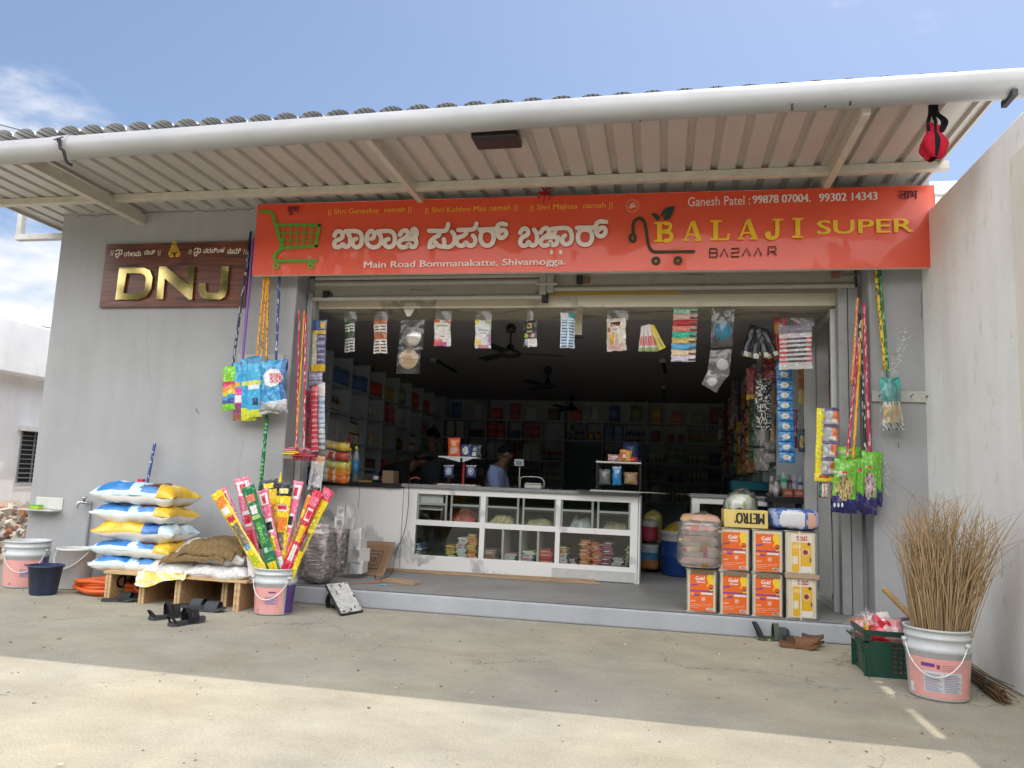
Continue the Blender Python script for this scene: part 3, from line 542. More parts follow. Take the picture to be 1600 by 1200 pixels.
def ptext(body, x0, y0, x1, y1, col, bold=0.):
    a = at(x0, y1, Y=PY); b = at(x1, y0, Y=PY); m = MB(); lettering(m, body, lambda u, v, k: Vector((u, PY-.004-k, v)), (a.x, a.z, b.x, b.z), col, bold); m.build('lettering', MATTE, D)
IV = (.80, .74, .62)
f6 = lambda a, b: at(140+a/6.154, 360+b/6.154, Y=PY-.004)
q = MB(); SH = [[(252, 200), (275, 185), (290, 200), (275, 222), (252, 235), (262, 262), (285, 235)], [(248, 225), (290, 222)], [(285, 195), (310, 190), (308, 225), (292, 232)]]
for dx, dy_ in ((0, 0), (755, -15)):
    for s_ in SH: q.ribbon([(a+dx, b+dy_) for a, b in s_], 9, f6, IV)
for x_ in (205, 222, 658, 675, 955, 972, 1482, 1502): q.ribbon([(x_+6, 195-(x_ > 900)*12), (x_, 240-(x_ > 900)*12)], 5, f6, IV, sm=False)
q.build('lettering', MATTE, D)
ptext('ಯಲಮ', 140+332/6.154, 360+195/6.154, 140+500/6.154, 360+252/6.154, IV, .002); ptext('ದೇವಿ', 140+528/6.154, 360+185/6.154, 140+632/6.154, 360+235/6.154, IV, .002)
ptext('ನರಸಿಂಹ', 140+1095/6.154, 360+165/6.154, 140+1300/6.154, 360+220/6.154, IV, .002); ptext('ಸಾಮಿ', 140+1325/6.154, 360+168/6.154, 140+1458/6.154, 360+228/6.154, IV, .002)
q = MB()   # gilt seated-figure emblem: a small openwork ornament
for r_, c in ((38, (815, 200)), (22, (812, 158)), (26, (790, 225)), (26, (840, 222)), (14, (815, 125))):
    q.ribbon([(c[0]+r_*math.cos(t*.7), c[1]+r_*1.1*math.sin(t*.7)) for t in range(9)], 13, f6, (.75, .45, .04), closed=True)
q.build('gilt_emblem', MATTE, D)

# ================================================================ neighbours
Nw = thing('neighbour_wall', 'tall off-white plastered wall along the right side of the yard', 'wall', (2.1, -2, 0))
RX = 1.95
q = MB(); q.box((RX, -7.5, 0), (RX+.25, .45, 3.24)); q.build('wall_face', WALLW, Nw, bev=.015)
q = MB(); q.box((RX-.02, -7.4, 0.001), (RX+.1, -1.60, 3.03)); q.build('cream_panel', WALLC, Nw, bev=.01)
q = MB(); q.box((2.35, 1.5, 0), (4.6, 7, 4.04)); q.box((2.3, 1.45, 4.0), (4.65, 7, 4.12)); tag(q.build('neighbour_parapet', WALLH, org=(3.4, 3, 0)), 'pale parapet showing behind the right end of the red signboard', 'building')
HX = -9.6
H = thing('neighbour_house', 'white flat roofed house beyond the left corner of the shop', 'house', (HX-3, 4, 0))
zt = at(0, 502, X=HX).z; zb = at(0, 583, X=HX).z
q = MB(); q.box((HX-6, -1.0, 0), (HX, 14, zb)); q.build('wall', WALLH, H)
q = MB(); q.box((HX-6.3, -1.2, zb-.0), (HX+.28, 14.2, zt+.02)); q.build('parapet', WALLH, H, bev=.02)
a = at(34, 673, X=HX); b = at(57, 754, X=HX); q = MB(); q.box((HX-.06, a.y, b.z), (HX+.004, b.y+1.1, a.z), (.012, .013, .015)); wn = q.build('window', MATTE, H)
q = MB(); q.box((HX+.004, a.y-.08, a.z), (HX+.16, b.y+1.2, a.z+.07), (.62, .62, .6)); q.build('sunshade', MATTE, wn)
q = MB()
for k in range(7): Y_ = a.y+(b.y+1.1-a.y)*k/6; q.box((HX+.006, Y_-.01, b.z), (HX+.02, Y_+.01, a.z), (.25, .26, .28))
for k in range(12): Z_ = b.z+(a.z-b.z)*k/11; q.box((HX+.021, a.y, Z_-.007), (HX+.03, b.y+1.1, Z_+.007), (.25, .26, .28))
q.build('grille', MATTE, wn)
q = MB(); random.seed(3)
for k in range(1700):
    X = random.uniform(-9.3, -6.1); Y_ = random.uniform(.6, 5.5); hmax = .62*max(0, 1-((X+7.6)/1.9)**2)*max(0.1, 1-((Y_-2.8)/3)**2); Z = hmax*random.uniform(.55, 1.05); s_ = random.uniform(.025, .075)
    M = wp(X, Y_, Z, random.uniform(0, 6), random.uniform(0, 6), random.uniform(0, 6)); c = random.choice([(.42, .16, .09), (.46, .20, .11), (.5, .42, .34), (.45, .4, .34), (.36, .32, .29), (.55, .5, .42)])
    q.add([M @ Vector((sx*s_*random.uniform(.6, 1), sy*s_*.7*random.uniform(.6, 1), sz*s_*.5*random.uniform(.6, 1))) for sx in (-1, 1) for sy in (-1, 1) for sz in (-1, 1)], [(0, 1, 3, 2), (4, 6, 7, 5), (0, 4, 5, 1), (2, 3, 7, 6), (0, 2, 6, 4), (1, 5, 7, 3)], c)
tag(q.build('rubble_heap', MATTE, org=(-7.6, 3, 0)), 'heap of broken bricks and stones between the shop and the white house', 'rubble', kind='stuff')
q = MB(); random.seed(5)
for k in range(60):
    X = -8.6+random.gauss(0, .25); Y_ = 5.2+random.gauss(0, .3); h_ = random.uniform(.15, .45); q.tube([(X, Y_, .4), (X+random.gauss(0, .05), Y_, .4+h_*.6), (X+random.gauss(0, .12), Y_, .4+h_)], lambda t: .012*(1-t)+.002, (.12, .17, .05), 4)
tag(q.build('weeds', MATTE, org=(-8.6, 5.2, .4)), 'thin green weeds growing on the rubble heap', 'grass', kind='stuff')
a = at(-330, 443, Y=9); b = at(240, 539, Y=11.5); q = MB(); q.tube([a, (a+b)/2+Vector((0, 0, -.02)), b], .012, (.05, .05, .06), 5); tag(q.build('power_cable', MATTE, org=a), 'dark power cable crossing the sky above the white house', 'cable')
a = at(-300, 117, Y=4); b = at(220, 252, Y=12); q = MB(); q.tube([a, (a+b)/2, b], .012, (.05, .05, .06), 5); tag(q.build('power_cable', MATTE, org=a), 'dark power cable meeting the tiled roof at the far left', 'cable')
# floodlight under the gutter, red bag hanging from it
F = thing('floodlight', 'flat black floodlight fixed under the canopy behind the gutter', 'lamp', at(775, 214, Y=-1.25))
a = at(738, 216, Y=-1.28); b = at(810, 210, Y=-1.28); q = MB(); q.box((a.x, -1.33, a.z-.02), (b.x, -1.12, a.z+.035), (.02, .02, .024)); q.build('housing', PLAST, F, bev=.012)
q = MB(); q.box((a.x+.05, -1.26, a.z+.035), (b.x-.05, -1.18, 3.535), (.03, .03, .03)); q.build('bracket', MATTE, F)
p = at(1459, 215, Y=-1.30); R_ = thing('red_bag', 'bundled red drawstring bag hanging from the gutter on black straps', 'bag', p)
q = MB()
def rb(u, v):
    a_ = u*2*math.pi; z = v*.225; r_ = .078*math.sin(min(1, v*1.15+.12)*math.pi*.86)**.7*(1+.10*math.sin(a_*5+v*3)+.16*noise.noise(Vector((math.cos(a_)*2, math.sin(a_)*2, v*5))))
    return p+Vector((r_*math.cos(a_), r_*.8*math.sin(a_), z-.145+.01*math.sin(a_*2)))
q.grid(rb, 36, 16, colf=lambda u, v: (.012, .012, .015) if abs(u-.75) < .025 else (.42, .012, .03)); q.build('sack', CLOTH, R_)
q = MB()
for dx in (-.03, .0, .03, .045): q.tube(smooth([p+Vector((dx, -.02, .03)), p+Vector((dx*1.4+.01, -.01, .1)), p+Vector((dx*.6, 0, .16)), p+Vector((dx*.5, -.0, .215))], 5), .011, (.012, .013, .018), 6)
q.build('strap', CLOTH, R_)
# ================================================================ helpers for goods
def pat(base, *rects):
    """printed design: base colour with rectangles (u0, v0, u1, v1, colour), v upward"""
    def f(u, v):
        c = base
        for a, b, c_, d, e in rects:
            if a <= u <= c_ and b <= v <= d: c = e
        return c
    return f
def basis(p0, p1, yaw=0.):
    z = (p1-p0).normalized(); y = Vector((math.sin(yaw), math.cos(yaw), 0)); y = (y-z*y.dot(z)).normalized(); x = y.cross(z)
    return Matrix(((x.x, y.x, z.x, p0.x), (x.y, y.y, z.y, p0.y), (x.z, y.z, z.z, p0.z), (0, 0, 0, 1)))
def packet(name, label, cat, box, Y, colf, t=.03, m=None, group=None, nu=14, nv=20, wr=.006, yaw=0., seed=None, parent=None, pinch=.06, lean=0., bz=.3):
    """flat filled packet whose front fills photo box (x0, y0, x1, y1) at depth Y"""
    x0, y0, x1, y1 = box; a = at(x0, y1, Y=Y); b = at(x1, y1, Y=Y); c = at((x0+x1)/2+lean, y0, Y=Y); p0 = (a+b)/2
    q = MB(); sd_ = x0*.37+y0*.11; q.pouch((b-a).length, (c-p0).length, t, busy(colf, sd_, (x1-x0)/5., (y1-y0)/4., bz), basis(p0, c, yaw), nu, nv, wr, seed if seed is not None else x0*.37+y0*.11, pinch)
    o = q.build(name, m or PRINT, parent, org=None if parent else p0)
    return tag(o, label, cat, group) if not parent else o
def stick(name, label, cat, a, b, Ya, Yb, r, col, spot=None, group=None, parent=None):
    p = at(*a, Y=Ya); q = at(*b, Y=Yb); n_ = 40 if spot else 2; rnd = random.Random(a[0]*7+b[1])
    cells = {(i, k): (spot if spot and rnd.random() < .22 else col) for i in range(n_+1) for k in range(8)}
    m = MB(); m.tube([p.lerp(q, i/n_) for i in range(n_+1)], r, col, 8, colf=lambda t, s: cells[(min(n_, int(t*n_+.01)), int(s*8+.01) % 8)])
    m.tube([q+(p-q).normalized()*.03, q+(p-q).normalized()*-.012], r*1.2, tuple(c*.5 for c in srgb(col)), 8)
    o = m.build(name, PLAST, parent, org=None if parent else p); return tag(o, label, cat, group) if not parent else o
def fit(px0, px1, pytop, pybot):
    """standing round object: centre on the ground, top radius, height"""
    mid = (px0+px1)/2; f = at(mid, pybot, Z=0); r = 0.15
    for _ in range(4): c = f+Vector((f.x-CAM.x, f.y-CAM.y, 0)).normalized()*r*.9; d = (c-CAM).length; r = (px1-px0)/2/FPX*((c-CAM).dot(_f2))*.985
    z = at(mid, pytop, Y=c.y-r).z; return c, r, z
def wire(pts, r, col, n=8): return MB().tube(smooth(pts, n), r, col, 6)
GREYP = (.55, .57, .585); PINK = (.74, .36, .33); PURP = (.10, .04, .22)
def pail(label, box, rot, label_kind, group='grey paint pails', slack=.2):
    c, r, h = fit(*box); T = thing('paint_pail', label, 'bucket', c, group)
    rb = r*.86; q = MB()
    prof = [(0, .004), (rb*.97, .004), (rb, .012), (rb+(r-rb)*.62, h*.66), (r*.965, h*.665), (r*1.0, h*.69), (r*1.0, h*.735), (r*.955, h*.75), (r*.945, h*.85), (r*.985, h*.86), (r*.985, h*.89), (r*.95, h*.90), (r*.955, h*.965), (r*1.0, h*.97), (r*1.0, h), (r*.965, h), (r*.93, h*.9), (rb*.93, .03), (0, .025)]
    q.lathe(prof, c, 40, GREYP); q.build('body', PLAST, T)
    rr = lambda z: rb+(r-rb)*.62*((z-.012)/(h*.66-.012))+.0012
    def lab(a0, a1, z0, z1, col, k=0., n_=10):
        m = MB(); m.grid(lambda u, v: c+Vector(((rr(z0+(z1-z0)*v)+k)*math.cos(rot+a0+(a1-a0)*u), (rr(z0+(z1-z0)*v)+k)*math.sin(rot+a0+(a1-a0)*u), z0+(z1-z0)*v)), n_, 1, col=col); return m
    q = lab(-1.25, 1.12, h*.05, h*.60, PINK, 0, 24); q.build('label', PRINT, T)
    q = MB()
    def addlab(*a): m = lab(*a); q.add(m.v, m.f, m.c[0], True)
    if label_kind == 0:
        addlab(1.25, 2.05, h*.04, h*.64, PURP, .0008); addlab(.18, .86, h*.24, h*.42, (.62, .33, .36), .0008)
        for k in range(7): addlab(.20, .84-.1*(k % 3), h*(.25+.024*k), h*(.262+.024*k), (.25, .25, .45), .0016)
        addlab(.35, .7, h*.49, h*.52, (.12, .06, .2), .0016); addlab(-.30, -.22, h*.08, h*.12, (.2, .06, .2), .0016)
    else:
        addlab(-.62, .62, h*.13, h*.42, (.62, .60, .62), .0008)
        for k in range(11): addlab(-.58, -.04-.06*(k % 3), h*(.145+.023*k), h*(.156+.023*k), (.28, .28, .38), .0016); addlab(.02, .58-.06*((k+1) % 3), h*(.145+.023*k), h*(.156+.023*k), (.28, .28, .38), .0016)
        addlab(-.68, -.26, h*.48, h*.53, (.16, .05, .24), .0016); addlab(-.2, -.1, h*.46, h*.52, (.3, .05, .12), .0016)
        for k in range(3): addlab(-.05, .4-.05*k, h*(.45+.03*k), h*(.457+.03*k), (.4, .15, .2), .0016)
        addlab(-1.2, -1.02, h*.08, h*.22, (.75, .72, .7), .0016)
    q.build('label_print', PRINT, T)
    a0 = rot+(.25 if label_kind == 0 else -.25); pts = []
    for i in range(9):
        t = i/8; a = a0-1.05+2.1*t; pts.append(c+Vector((r*1.03*math.cos(a), r*1.03*math.sin(a), h*.80-h*(.25+slack)*math.sin(t*math.pi)**.8)))
    wire(pts, .0035, (.75, .74, .72), 4).build('handle', PLAST, T)
    q = MB()
    for p in (pts[0], pts[-1]): q.lathe([(0, -.012), (.014, -.01), (.014, .01), (0, .012)], p, 8, GREYP)
    q.build('handle_lug', PLAST, T); return T, c, r, h
# ---------------------------------------------------------------- far left group
pail('grey and pink paint pail standing at the outer left corner beside the clear bucket', (3, 69, 847, 920), -1.25, 0)
c, r, h = fit(40, 93, 886, 932); q = MB(); q.lathe([(0, .004), (r*.70, .004), (r*.74, .015), (r*.92, h*.93), (r*1.0, h*.94), (r*1.0, h), (r*.93, h), (r*.68, .02), (0, .015)], c, 32, (.018, .03, .07), colf=lambda i, a: (.018, .03, .07) if (int(a*16) % 2) else (.024, .038, .085)); tag(q.build('plastic_tub', PLAST, org=c), 'small dark navy plastic tub in front of the grey pail', 'tub')
c, r, h = fit(70, 130, 864, 925); c.y += .10; T = thing('clear_bucket', 'cloudy translucent plastic bucket standing between navy tub and orange hose', 'bucket', c)
h *= 1.06; q = MB(); q.lathe([(0, .004), (r*.74, .004), (r*.76, .012), (r*.96, h*.95), (r*1.02, h*.955), (r*1.02, h), (r*.95, h), (r*.73, .02), (0, .015)], c, 36, (.66, .67, .65)); q.build('body', PLAST, T); q = wire([c+Vector((r*math.cos(a)*1.03, r*math.sin(a)*1.03, h*.93-h*.42*math.sin((a+2.9)/2.6*math.pi))) for a in (-2.9, -2.5, -2.0, -1.6, -1.2, -.8, -.3)], .006, (.5, .5, .49)); q.build('handle', PLAST, T)
p = at(140, 931, Z=0); q = MB(); rnd = random.Random(4); pts = []
for k in range(6*14):
    a = k/14*2*math.pi; lo = k//14; R1 = .21+.025*rnd.uniform(-1, 1)+.02*(lo % 3); pts.append((p.x+.08+R1*math.cos(a)*1.15, p.y+.13+R1*.62*math.sin(a), .02+.017*lo+.012*math.sin(a*2+lo)))
pts += [(p.x+.4, p.y+.05, .06), (p.x+.5, p.y+.12, .03), (p.x+.62, p.y+.2, .02)]
q.tube(smooth(pts, 3), .0165, (.72, .13, .025), 8); tag(q.build('garden_hose', PLAST, org=p), 'bright orange garden hose coiled on the concrete beside the wooden bench', 'hose')
# ---------------------------------------------------------------- bench of plywood
BY = -.80; BZ = at(270, 899, Y=BY).z; PLY = (.42, .25, .12); PLYE = (.55, .38, .2)
bx0 = at(161, 930, Y=BY).x; bx1 = at(379, 930, Y=BY).x
W = thing('plywood_bench', 'low plywood bench carrying stacked flour bags and rice sacks', 'bench', ((bx0+bx1)/2, -.5, 0))
q = MB(); q.box((bx0-.01, BY-.01, BZ-.02), (bx1+.03, -.12, BZ), PLYE); q.build('bench_top', WOODM, W)
for px in (167, 221, 277, 337, 370):
    X = at(px, 930, Y=BY).x; dep = 0 if px != 337 else .12
    q = MB(); q.box((X-.022, BY+dep, 0.001), (X+.022, BY+.5, BZ-.021), PLY); q.box((X-.023, BY-.004+dep, .0), (X-.006, BY+.01+dep, BZ-.022), PLYE); q.box((X+.005, BY-.004+dep, .0), (X+.023, BY+.01+dep, BZ-.022), PLYE); q.build('upright', WOODM, W)
q = MB(); q.box((bx0+.02, -.31, .0), (bx1, -.295, BZ-.021), (.28, .17, .09)); q.build('back_board', WOODM, W)
X = at(167, 930, Y=BY).x+.0225; q = MB(); lettering(q, 'NEED', lambda a, b, k: Vector((X+.002, BY+.47-a, BZ-.045-b)), (.02, .0, .40, .10), (.03, .02, .015), .006); q.build('stencil', MATTE, W)
# ---------------------------------------------------------------- flour bags
BLUE = (.035, .20, .50); LBL = (.56, .72, .84); YEL1 = (.72, .45, .03); WHB = (.74, .73, .70)
def bagprint(flip):
    def f(u, v):
        if flip: u = 1-u
        if u < .06: return LBL
        if u < .46: return BLUE if .09 < v < .29 else LBL
        if u < .56: return LBL
        if u < .62: return (.10, .22, .42) if v > .12 else LBL
        if u < .80: return (.10, .035, .03) if v > .20 else ((.05, .2, .5) if v > .06 else LBL)
        return YEL1
    def g(u, v):
        if flip: return YEL1 if u < .62 else ((.03, .14, .42) if u < .83 else LBL)
        return f(u, v)
    return g if flip else f
def lying_bag(name, label, cat, box, Yf, dep, colf, under, group=None, hgt=None, wr=.012, seed=0, rz=0., m=None, nu=40, nv=30, p=5):
    """sack lying flat, its front edge at depth Yf filling photo box"""
    x0, y0, x1, y1 = box; a = at(x0, (y0+y1)/2, Y=Yf); b = at(x1, (y0+y1)/2, Y=Yf); zt = at((x0+x1)/2, y0, Y=Yf+.12).z; zb = at((x0+x1)/2, y1, Y=Yf+.05).z
    wd = b.x-a.x; ht = hgt or (zt-zb); ctr = Vector(((a.x+b.x)/2, Yf, zb+ht*.45)); q = MB()
    for side in (1, -1):
        def fn(u, v):
            A = -math.cos(u*math.pi)*.75+(2*u-1)*.25; Bv = -math.cos(v*math.pi); th = max(0, 1-abs(A)**p)**.42*max(0, 1-abs(Bv)**p)**.55; vl = (Bv+1)/2
            ear = .02*(abs(A)**6)*(abs(Bv)**6); nz = noise.noise(Vector((A*3+seed, Bv*3, side+seed*2)))*wr+noise.noise(Vector((A*9+seed, Bv*9, side)))*wr*.4
            x = A*wd/2*(1+ear*2-.05*(1-abs(Bv)**2)*abs(A)**3); y = vl*dep-.03*ear+.02*noise.noise(Vector((A*2, seed, 0)))
            z = (ht*.55*th if side > 0 else -ht*.45*th)+nz*(.4+th)+.02*noise.noise(Vector((A*1.5+seed, 3, Bv)))
            return ctr+Matrix.Rotation(rz, 3, 'Z') @ Vector((x, y, z))
        q.grid(fn, nu, nv, (lambda u, v: colf((1-math.cos(u*math.pi))/2*.75+u*.25, v)) if side > 0 else (lambda u, v: under), flip=side < 0)
    for sx in (-1, 1):   # stitched ears of the sack mouth
        e = ctr+Matrix.Rotation(rz, 3, 'Z') @ Vector((sx*wd/2, .03, 0)); q.add([e+Vector((0, -.01, -.01)), e+Vector((sx*.03, -.02, .012)), e+Vector((sx*.035, .02, .016)), e+Vector((0, .03, .01))], [(0, 1, 2, 3)], colf(.5+sx*.49, .3))
    return tag(q.build(name, m or PRINT, org=ctr), label, cat, group)
fl = [((140, 868, 262, 897), False, 'lowest flour bag of the blue and white stack on the bench'), ((139, 843, 264, 872), False, 'flour bag second from the bottom of the stack, partly behind white sack'), ((146, 814, 266, 847), True, 'flour bag in the middle of the stack with yellow print on its left'), ((139, 787, 265, 818), False, 'flour bag second from the top of the blue and white stack'), ((143, 755, 268, 790), False, 'topmost flour bag of the blue, white and yellow stack')]
for i, (bx, fp, lb) in enumerate(fl): lying_bag('flour_bag', lb, 'flour bag', bx, -.74, .40, busy(bagprint(fp), i, 7, 9, .22), WHB, 'flour bags stacked on the bench', seed=i*2.3+1, rz=(.03, -.02, .05, -.03, .02)[i], wr=.017)
stick('mop_stick', 'blue patterned mop stick standing behind the stack of flour bags', 'stick', (242, 692), (222, 800), -.05, -.14, .013, (.03, .08, .25), (.5, .5, .6))
q = MB(); p = at(222, 752, Y=-.14); q.box((p.x-.035, -.16, p.z-.02), (p.x+.02, -.12, p.z+.02), (.5, .02, .06)); tag(q.build('mop_clamp', PLAST, org=p, bev=.006), 'red plastic mop clamp peeking above the topmost flour bag', 'clamp')
SK = lambda u, v: (.70, .68, .66) if (int(u*40)+int(v*30)) % 7 else (.62, .6, .58)
lying_bag('rice_sack', 'white rice sack lowest on the right end of the bench', 'sack', (288, 882, 382, 909), -.80, .42, SK, (.66, .63, .60), 'white sacks on the bench', seed=11, wr=.014, m=CLOTH)
lying_bag('rice_sack', 'white rice sack under the folded burlap on the bench', 'sack', (300, 855, 380, 886), -.74, .40, SK, (.68, .65, .62), 'white sacks on the bench', seed=15, wr=.018, m=CLOTH)
# slumped sack between the flour stack and the burlap
p0 = at(220, 896, Y=-.78); p1 = at(292, 896, Y=-.78); zt = at(270, 842, Y=-.5).z; q = MB(); wd = p1.x-p0.x
def slump(u, v):
    A = 2*u-1; k = v; x = p0.x+wd*(.0+1.0*u)+.10*k*(1-u); y = -.80+.55*k+.04*abs(A)**3; z = BZ+.01+(zt-BZ)*(math.sin(min(1, k*1.25)*math.pi/2)**.75)*(1-.35*max(0, -A)**1.5-.12*max(0, A)**3)+.016*noise.noise(Vector((u*4, v*4, 3)))+.006*noise.noise(Vector((u*14, v*14, 9)))
    return Vector((x, y, z))
q.grid(slump, 18, 16, SK); q.grid(lambda u, v: slump(1, v)*1 if u > .5 else Vector((slump(1, v).x, slump(1, v).y, BZ+.005)), 1, 16, SK, flip=True); q.grid(lambda u, v: slump(0, v) if u < .5 else Vector((slump(0, v).x, slump(0, v).y, BZ+.005)), 1, 16, SK, flip=True)
tag(q.build('rice_sack', CLOTH, org=(p0.x, -.5, BZ)), 'slumped white sack leaning against the flour stack above a yellow sheet', 'sack', 'white sacks on the bench')
q = MB(); a = at(214, 897, Y=-.84); b = at(290, 901, Y=-.84)
q.grid(lambda u, v: Vector((a.x+(b.x-a.x)*u+.02*noise.noise(Vector((u*3, v*3, 1))), -.83-.03*v*(1+.6*math.sin(u*13))-.01*noise.noise(Vector((u*8, v*4, 7))), BZ+.018-v*(.075+.035*math.sin(u*5+.6)+.02*noise.noise(Vector((u*6, 2, 2)))))), 26, 6, lambda u, v: (.80, .62, .16) if noise.noise(Vector((u*5, v*3, 0))) < .15 else (.80, .74, .55))
q.grid(lambda u, v: Vector((a.x+(b.x-a.x)*u, -.83+.3*v, BZ+.017+.004*math.sin(u*9))), 10, 2, col=(.8, .62, .16))
tag(q.build('plastic_sheet', PRINT, org=a), 'crumpled yellow plastic sheet hanging over the bench edge under the sacks', 'sheet')
BUR = (.23, .155, .075); q = MB()
def fold(x0, x1, y0, y1, z0, sd, sl=0.):
    def fn(u, v):
        x = x0+(x1-x0)*u; y = y0+(y1-y0)*v; e = 1-abs(2*v-1)**8
        return Vector((x+.02*noise.noise(Vector((v*3, sd, 1))), y+.02*noise.noise(Vector((u*3, sd, 4))), z0+sl*(u-.5)+.025*noise.noise(Vector((u*2.5, v*2, sd)))+.008*noise.noise(Vector((u*9, v*9, sd)))-.05*(max(0, .12-v)/.12)**1.3-.03*(max(0, u-.92)/.08)**1.5-.03*(max(0, .08-u)/.08)**1.5))
    cl = lambda u, v: BUR if (int(u*48)+int(v*30)) % 2 else (.20, .135, .062)
    q.grid(fn, 34, 22, cl); q.grid(lambda u, v: fn(u, 0)+Vector((0, 0, -.018*v)), 34, 1, cl, flip=True); q.grid(lambda u, v: fn(1, u)+Vector((0, 0, -.018*v)), 22, 1, cl, flip=True)
a = at(258, 872, Y=-.78); b = at(378, 868, Y=-.74)
fold(a.x-.04, b.x-.12, -.80, -.28, at(300, 858, Y=-.6).z, 1, .05); fold(a.x+.10, b.x-.06, -.79, -.3, at(330, 851, Y=-.6).z+.0, 5, .0); fold(a.x+.16, b.x, -.74, -.26, at(340, 844, Y=-.6).z+.005, 9, -.02)
tag(q.build('burlap_sack', CLOTH, org=(a.x, -.5, BZ+.2)), 'folded brown burlap sacks laid over the white rice sacks', 'burlap')
# ---------------------------------------------------------------- slippers
def slipper(name, label, px, py, rz, ln=.26, sole=(.05, .052, .055), strap=(.012, .012, .014), kind='slide', group=None, z=0.):
    p = at(px, py, Z=0)+Vector((0, 0, z)); T = thing(name, label, 'slipper', p, group, rz); o_ = [(-.5, .0), (-.46, .15), (-.3, .165), (0, .145), (.25, .19), (.42, .165), (.5, .06), (.5, -.06), (.42, -.165), (.25, -.18), (0, -.13), (-.3, -.155), (-.46, -.14)]
    P = [(a*ln, b*ln) for a, b in o_]; q = MB(); S_ = smooth([(a, b, 0) for a, b in P], 3, True)
    crv = .065 if kind == 'mule' else .05
    def f(a, b, t): return Vector((a, b, (.019-.006*(a/ln) if t == 0 else .0)+crv*4*max(0, a/ln-.12)**2*.8+(crv*.8*max(0, -a/ln-.2)**2*4 if kind == 'mule' else 0)))
    q.prism([(v.x, v.y) for v in S_], f, sole); q.prism([(v.x*.9, v.y*.88) for v in S_], lambda a, b, t: f(a, b, 0)+Vector((0, 0, .004-.003*t)), [c*.7 for c in sole]); o = q.build('sole', MATTE, None); o.parent = T
    def arch(x0, x1, hh, wd, col, tilt=0.):
        q = MB(); q.grid(lambda u, v: Vector(((x0+(x1-x0)*v)*ln+tilt*math.sin(u*math.pi), wd*ln*math.cos(u*math.pi), .012+hh*math.sin(u*math.pi)**.75)), 12, 3, col=col); q.grid(lambda u, v: Vector(((x0+(x1-x0)*v)*ln+tilt*math.sin(u*math.pi), (wd*ln-.006)*math.cos(u*math.pi), .012+(hh-.006)*math.sin(u*math.pi)**.75)), 12, 3, col=strap, flip=True); o = q.build('strap', MATTE); o.parent = T
    if kind == 'slide': arch(.02, .36, .065, .17, strap)
    elif kind == 'strap': arch(.06, .24, .085, .175, strap); arch(-.06, .06, .10, .165, strap, -.015); arch(-.42, -.36, .06, .13, strap, -.04)
    elif kind == 'sandal': arch(.14, .34, .075, .175, strap); arch(-.08, .06, .11, .16, (.08, .10, .06)); arch(-.46, -.34, .115, .14, strap, -.05); arch(.0, .2, .085, .17, (.05, .055, .05), .02)
    else:
        q = MB(); q.grid(lambda u, v: Vector((ln*(-.08+.57*v), .168*ln*math.cos(u*math.pi)*(1-.55*v**3), .010+.10*v*v*.5+(.075-.045*v)*math.sin(u*math.pi)**.7)), 14, 8, col=sole); o = q.build('vamp', MATTE); o.parent = T
    if kind == 'sandal': q = MB(); q.grid(lambda u, v: Vector((-.18*ln-.325*ln*math.sin(u*math.pi)**.6, .155*ln*math.cos(u*math.pi), .003+.014*v)), 12, 1, col=(.30, .38, .05)); o = q.build('heel_trim', MATTE); o.parent = T
    return T
slipper('slipper', 'black strap slipper left of the pair in front of the bench', 263, 966, 1.05, .27, kind='strap', group='black slippers before the bench')
slipper('slipper', 'black strap slipper right of the pair in front of the bench', 292, 975, 1.25, .27, kind='strap', group='black slippers before the bench')
slipper('slipper', 'dark grey slide slipper pointing right, just behind the black pair', 322, 955, .08, .30, strap=(.045, .05, .058), group='grey slide slippers')
slipper('slipper', 'dark grey slide slipper lying behind the other grey slide', 300, 950, .0, .28, strap=(.045, .05, .058), group='grey slide slippers')
slipper('slipper', 'flat black slipper lying under the left bay of the bench', 186, 940, .3, .26, kind='slide', group='slippers under the bench')
slipper('slipper', 'flat black slipper lying under the bench beside the stencilled upright', 205, 932, .2, .24, kind='slide', group='slippers under the bench')
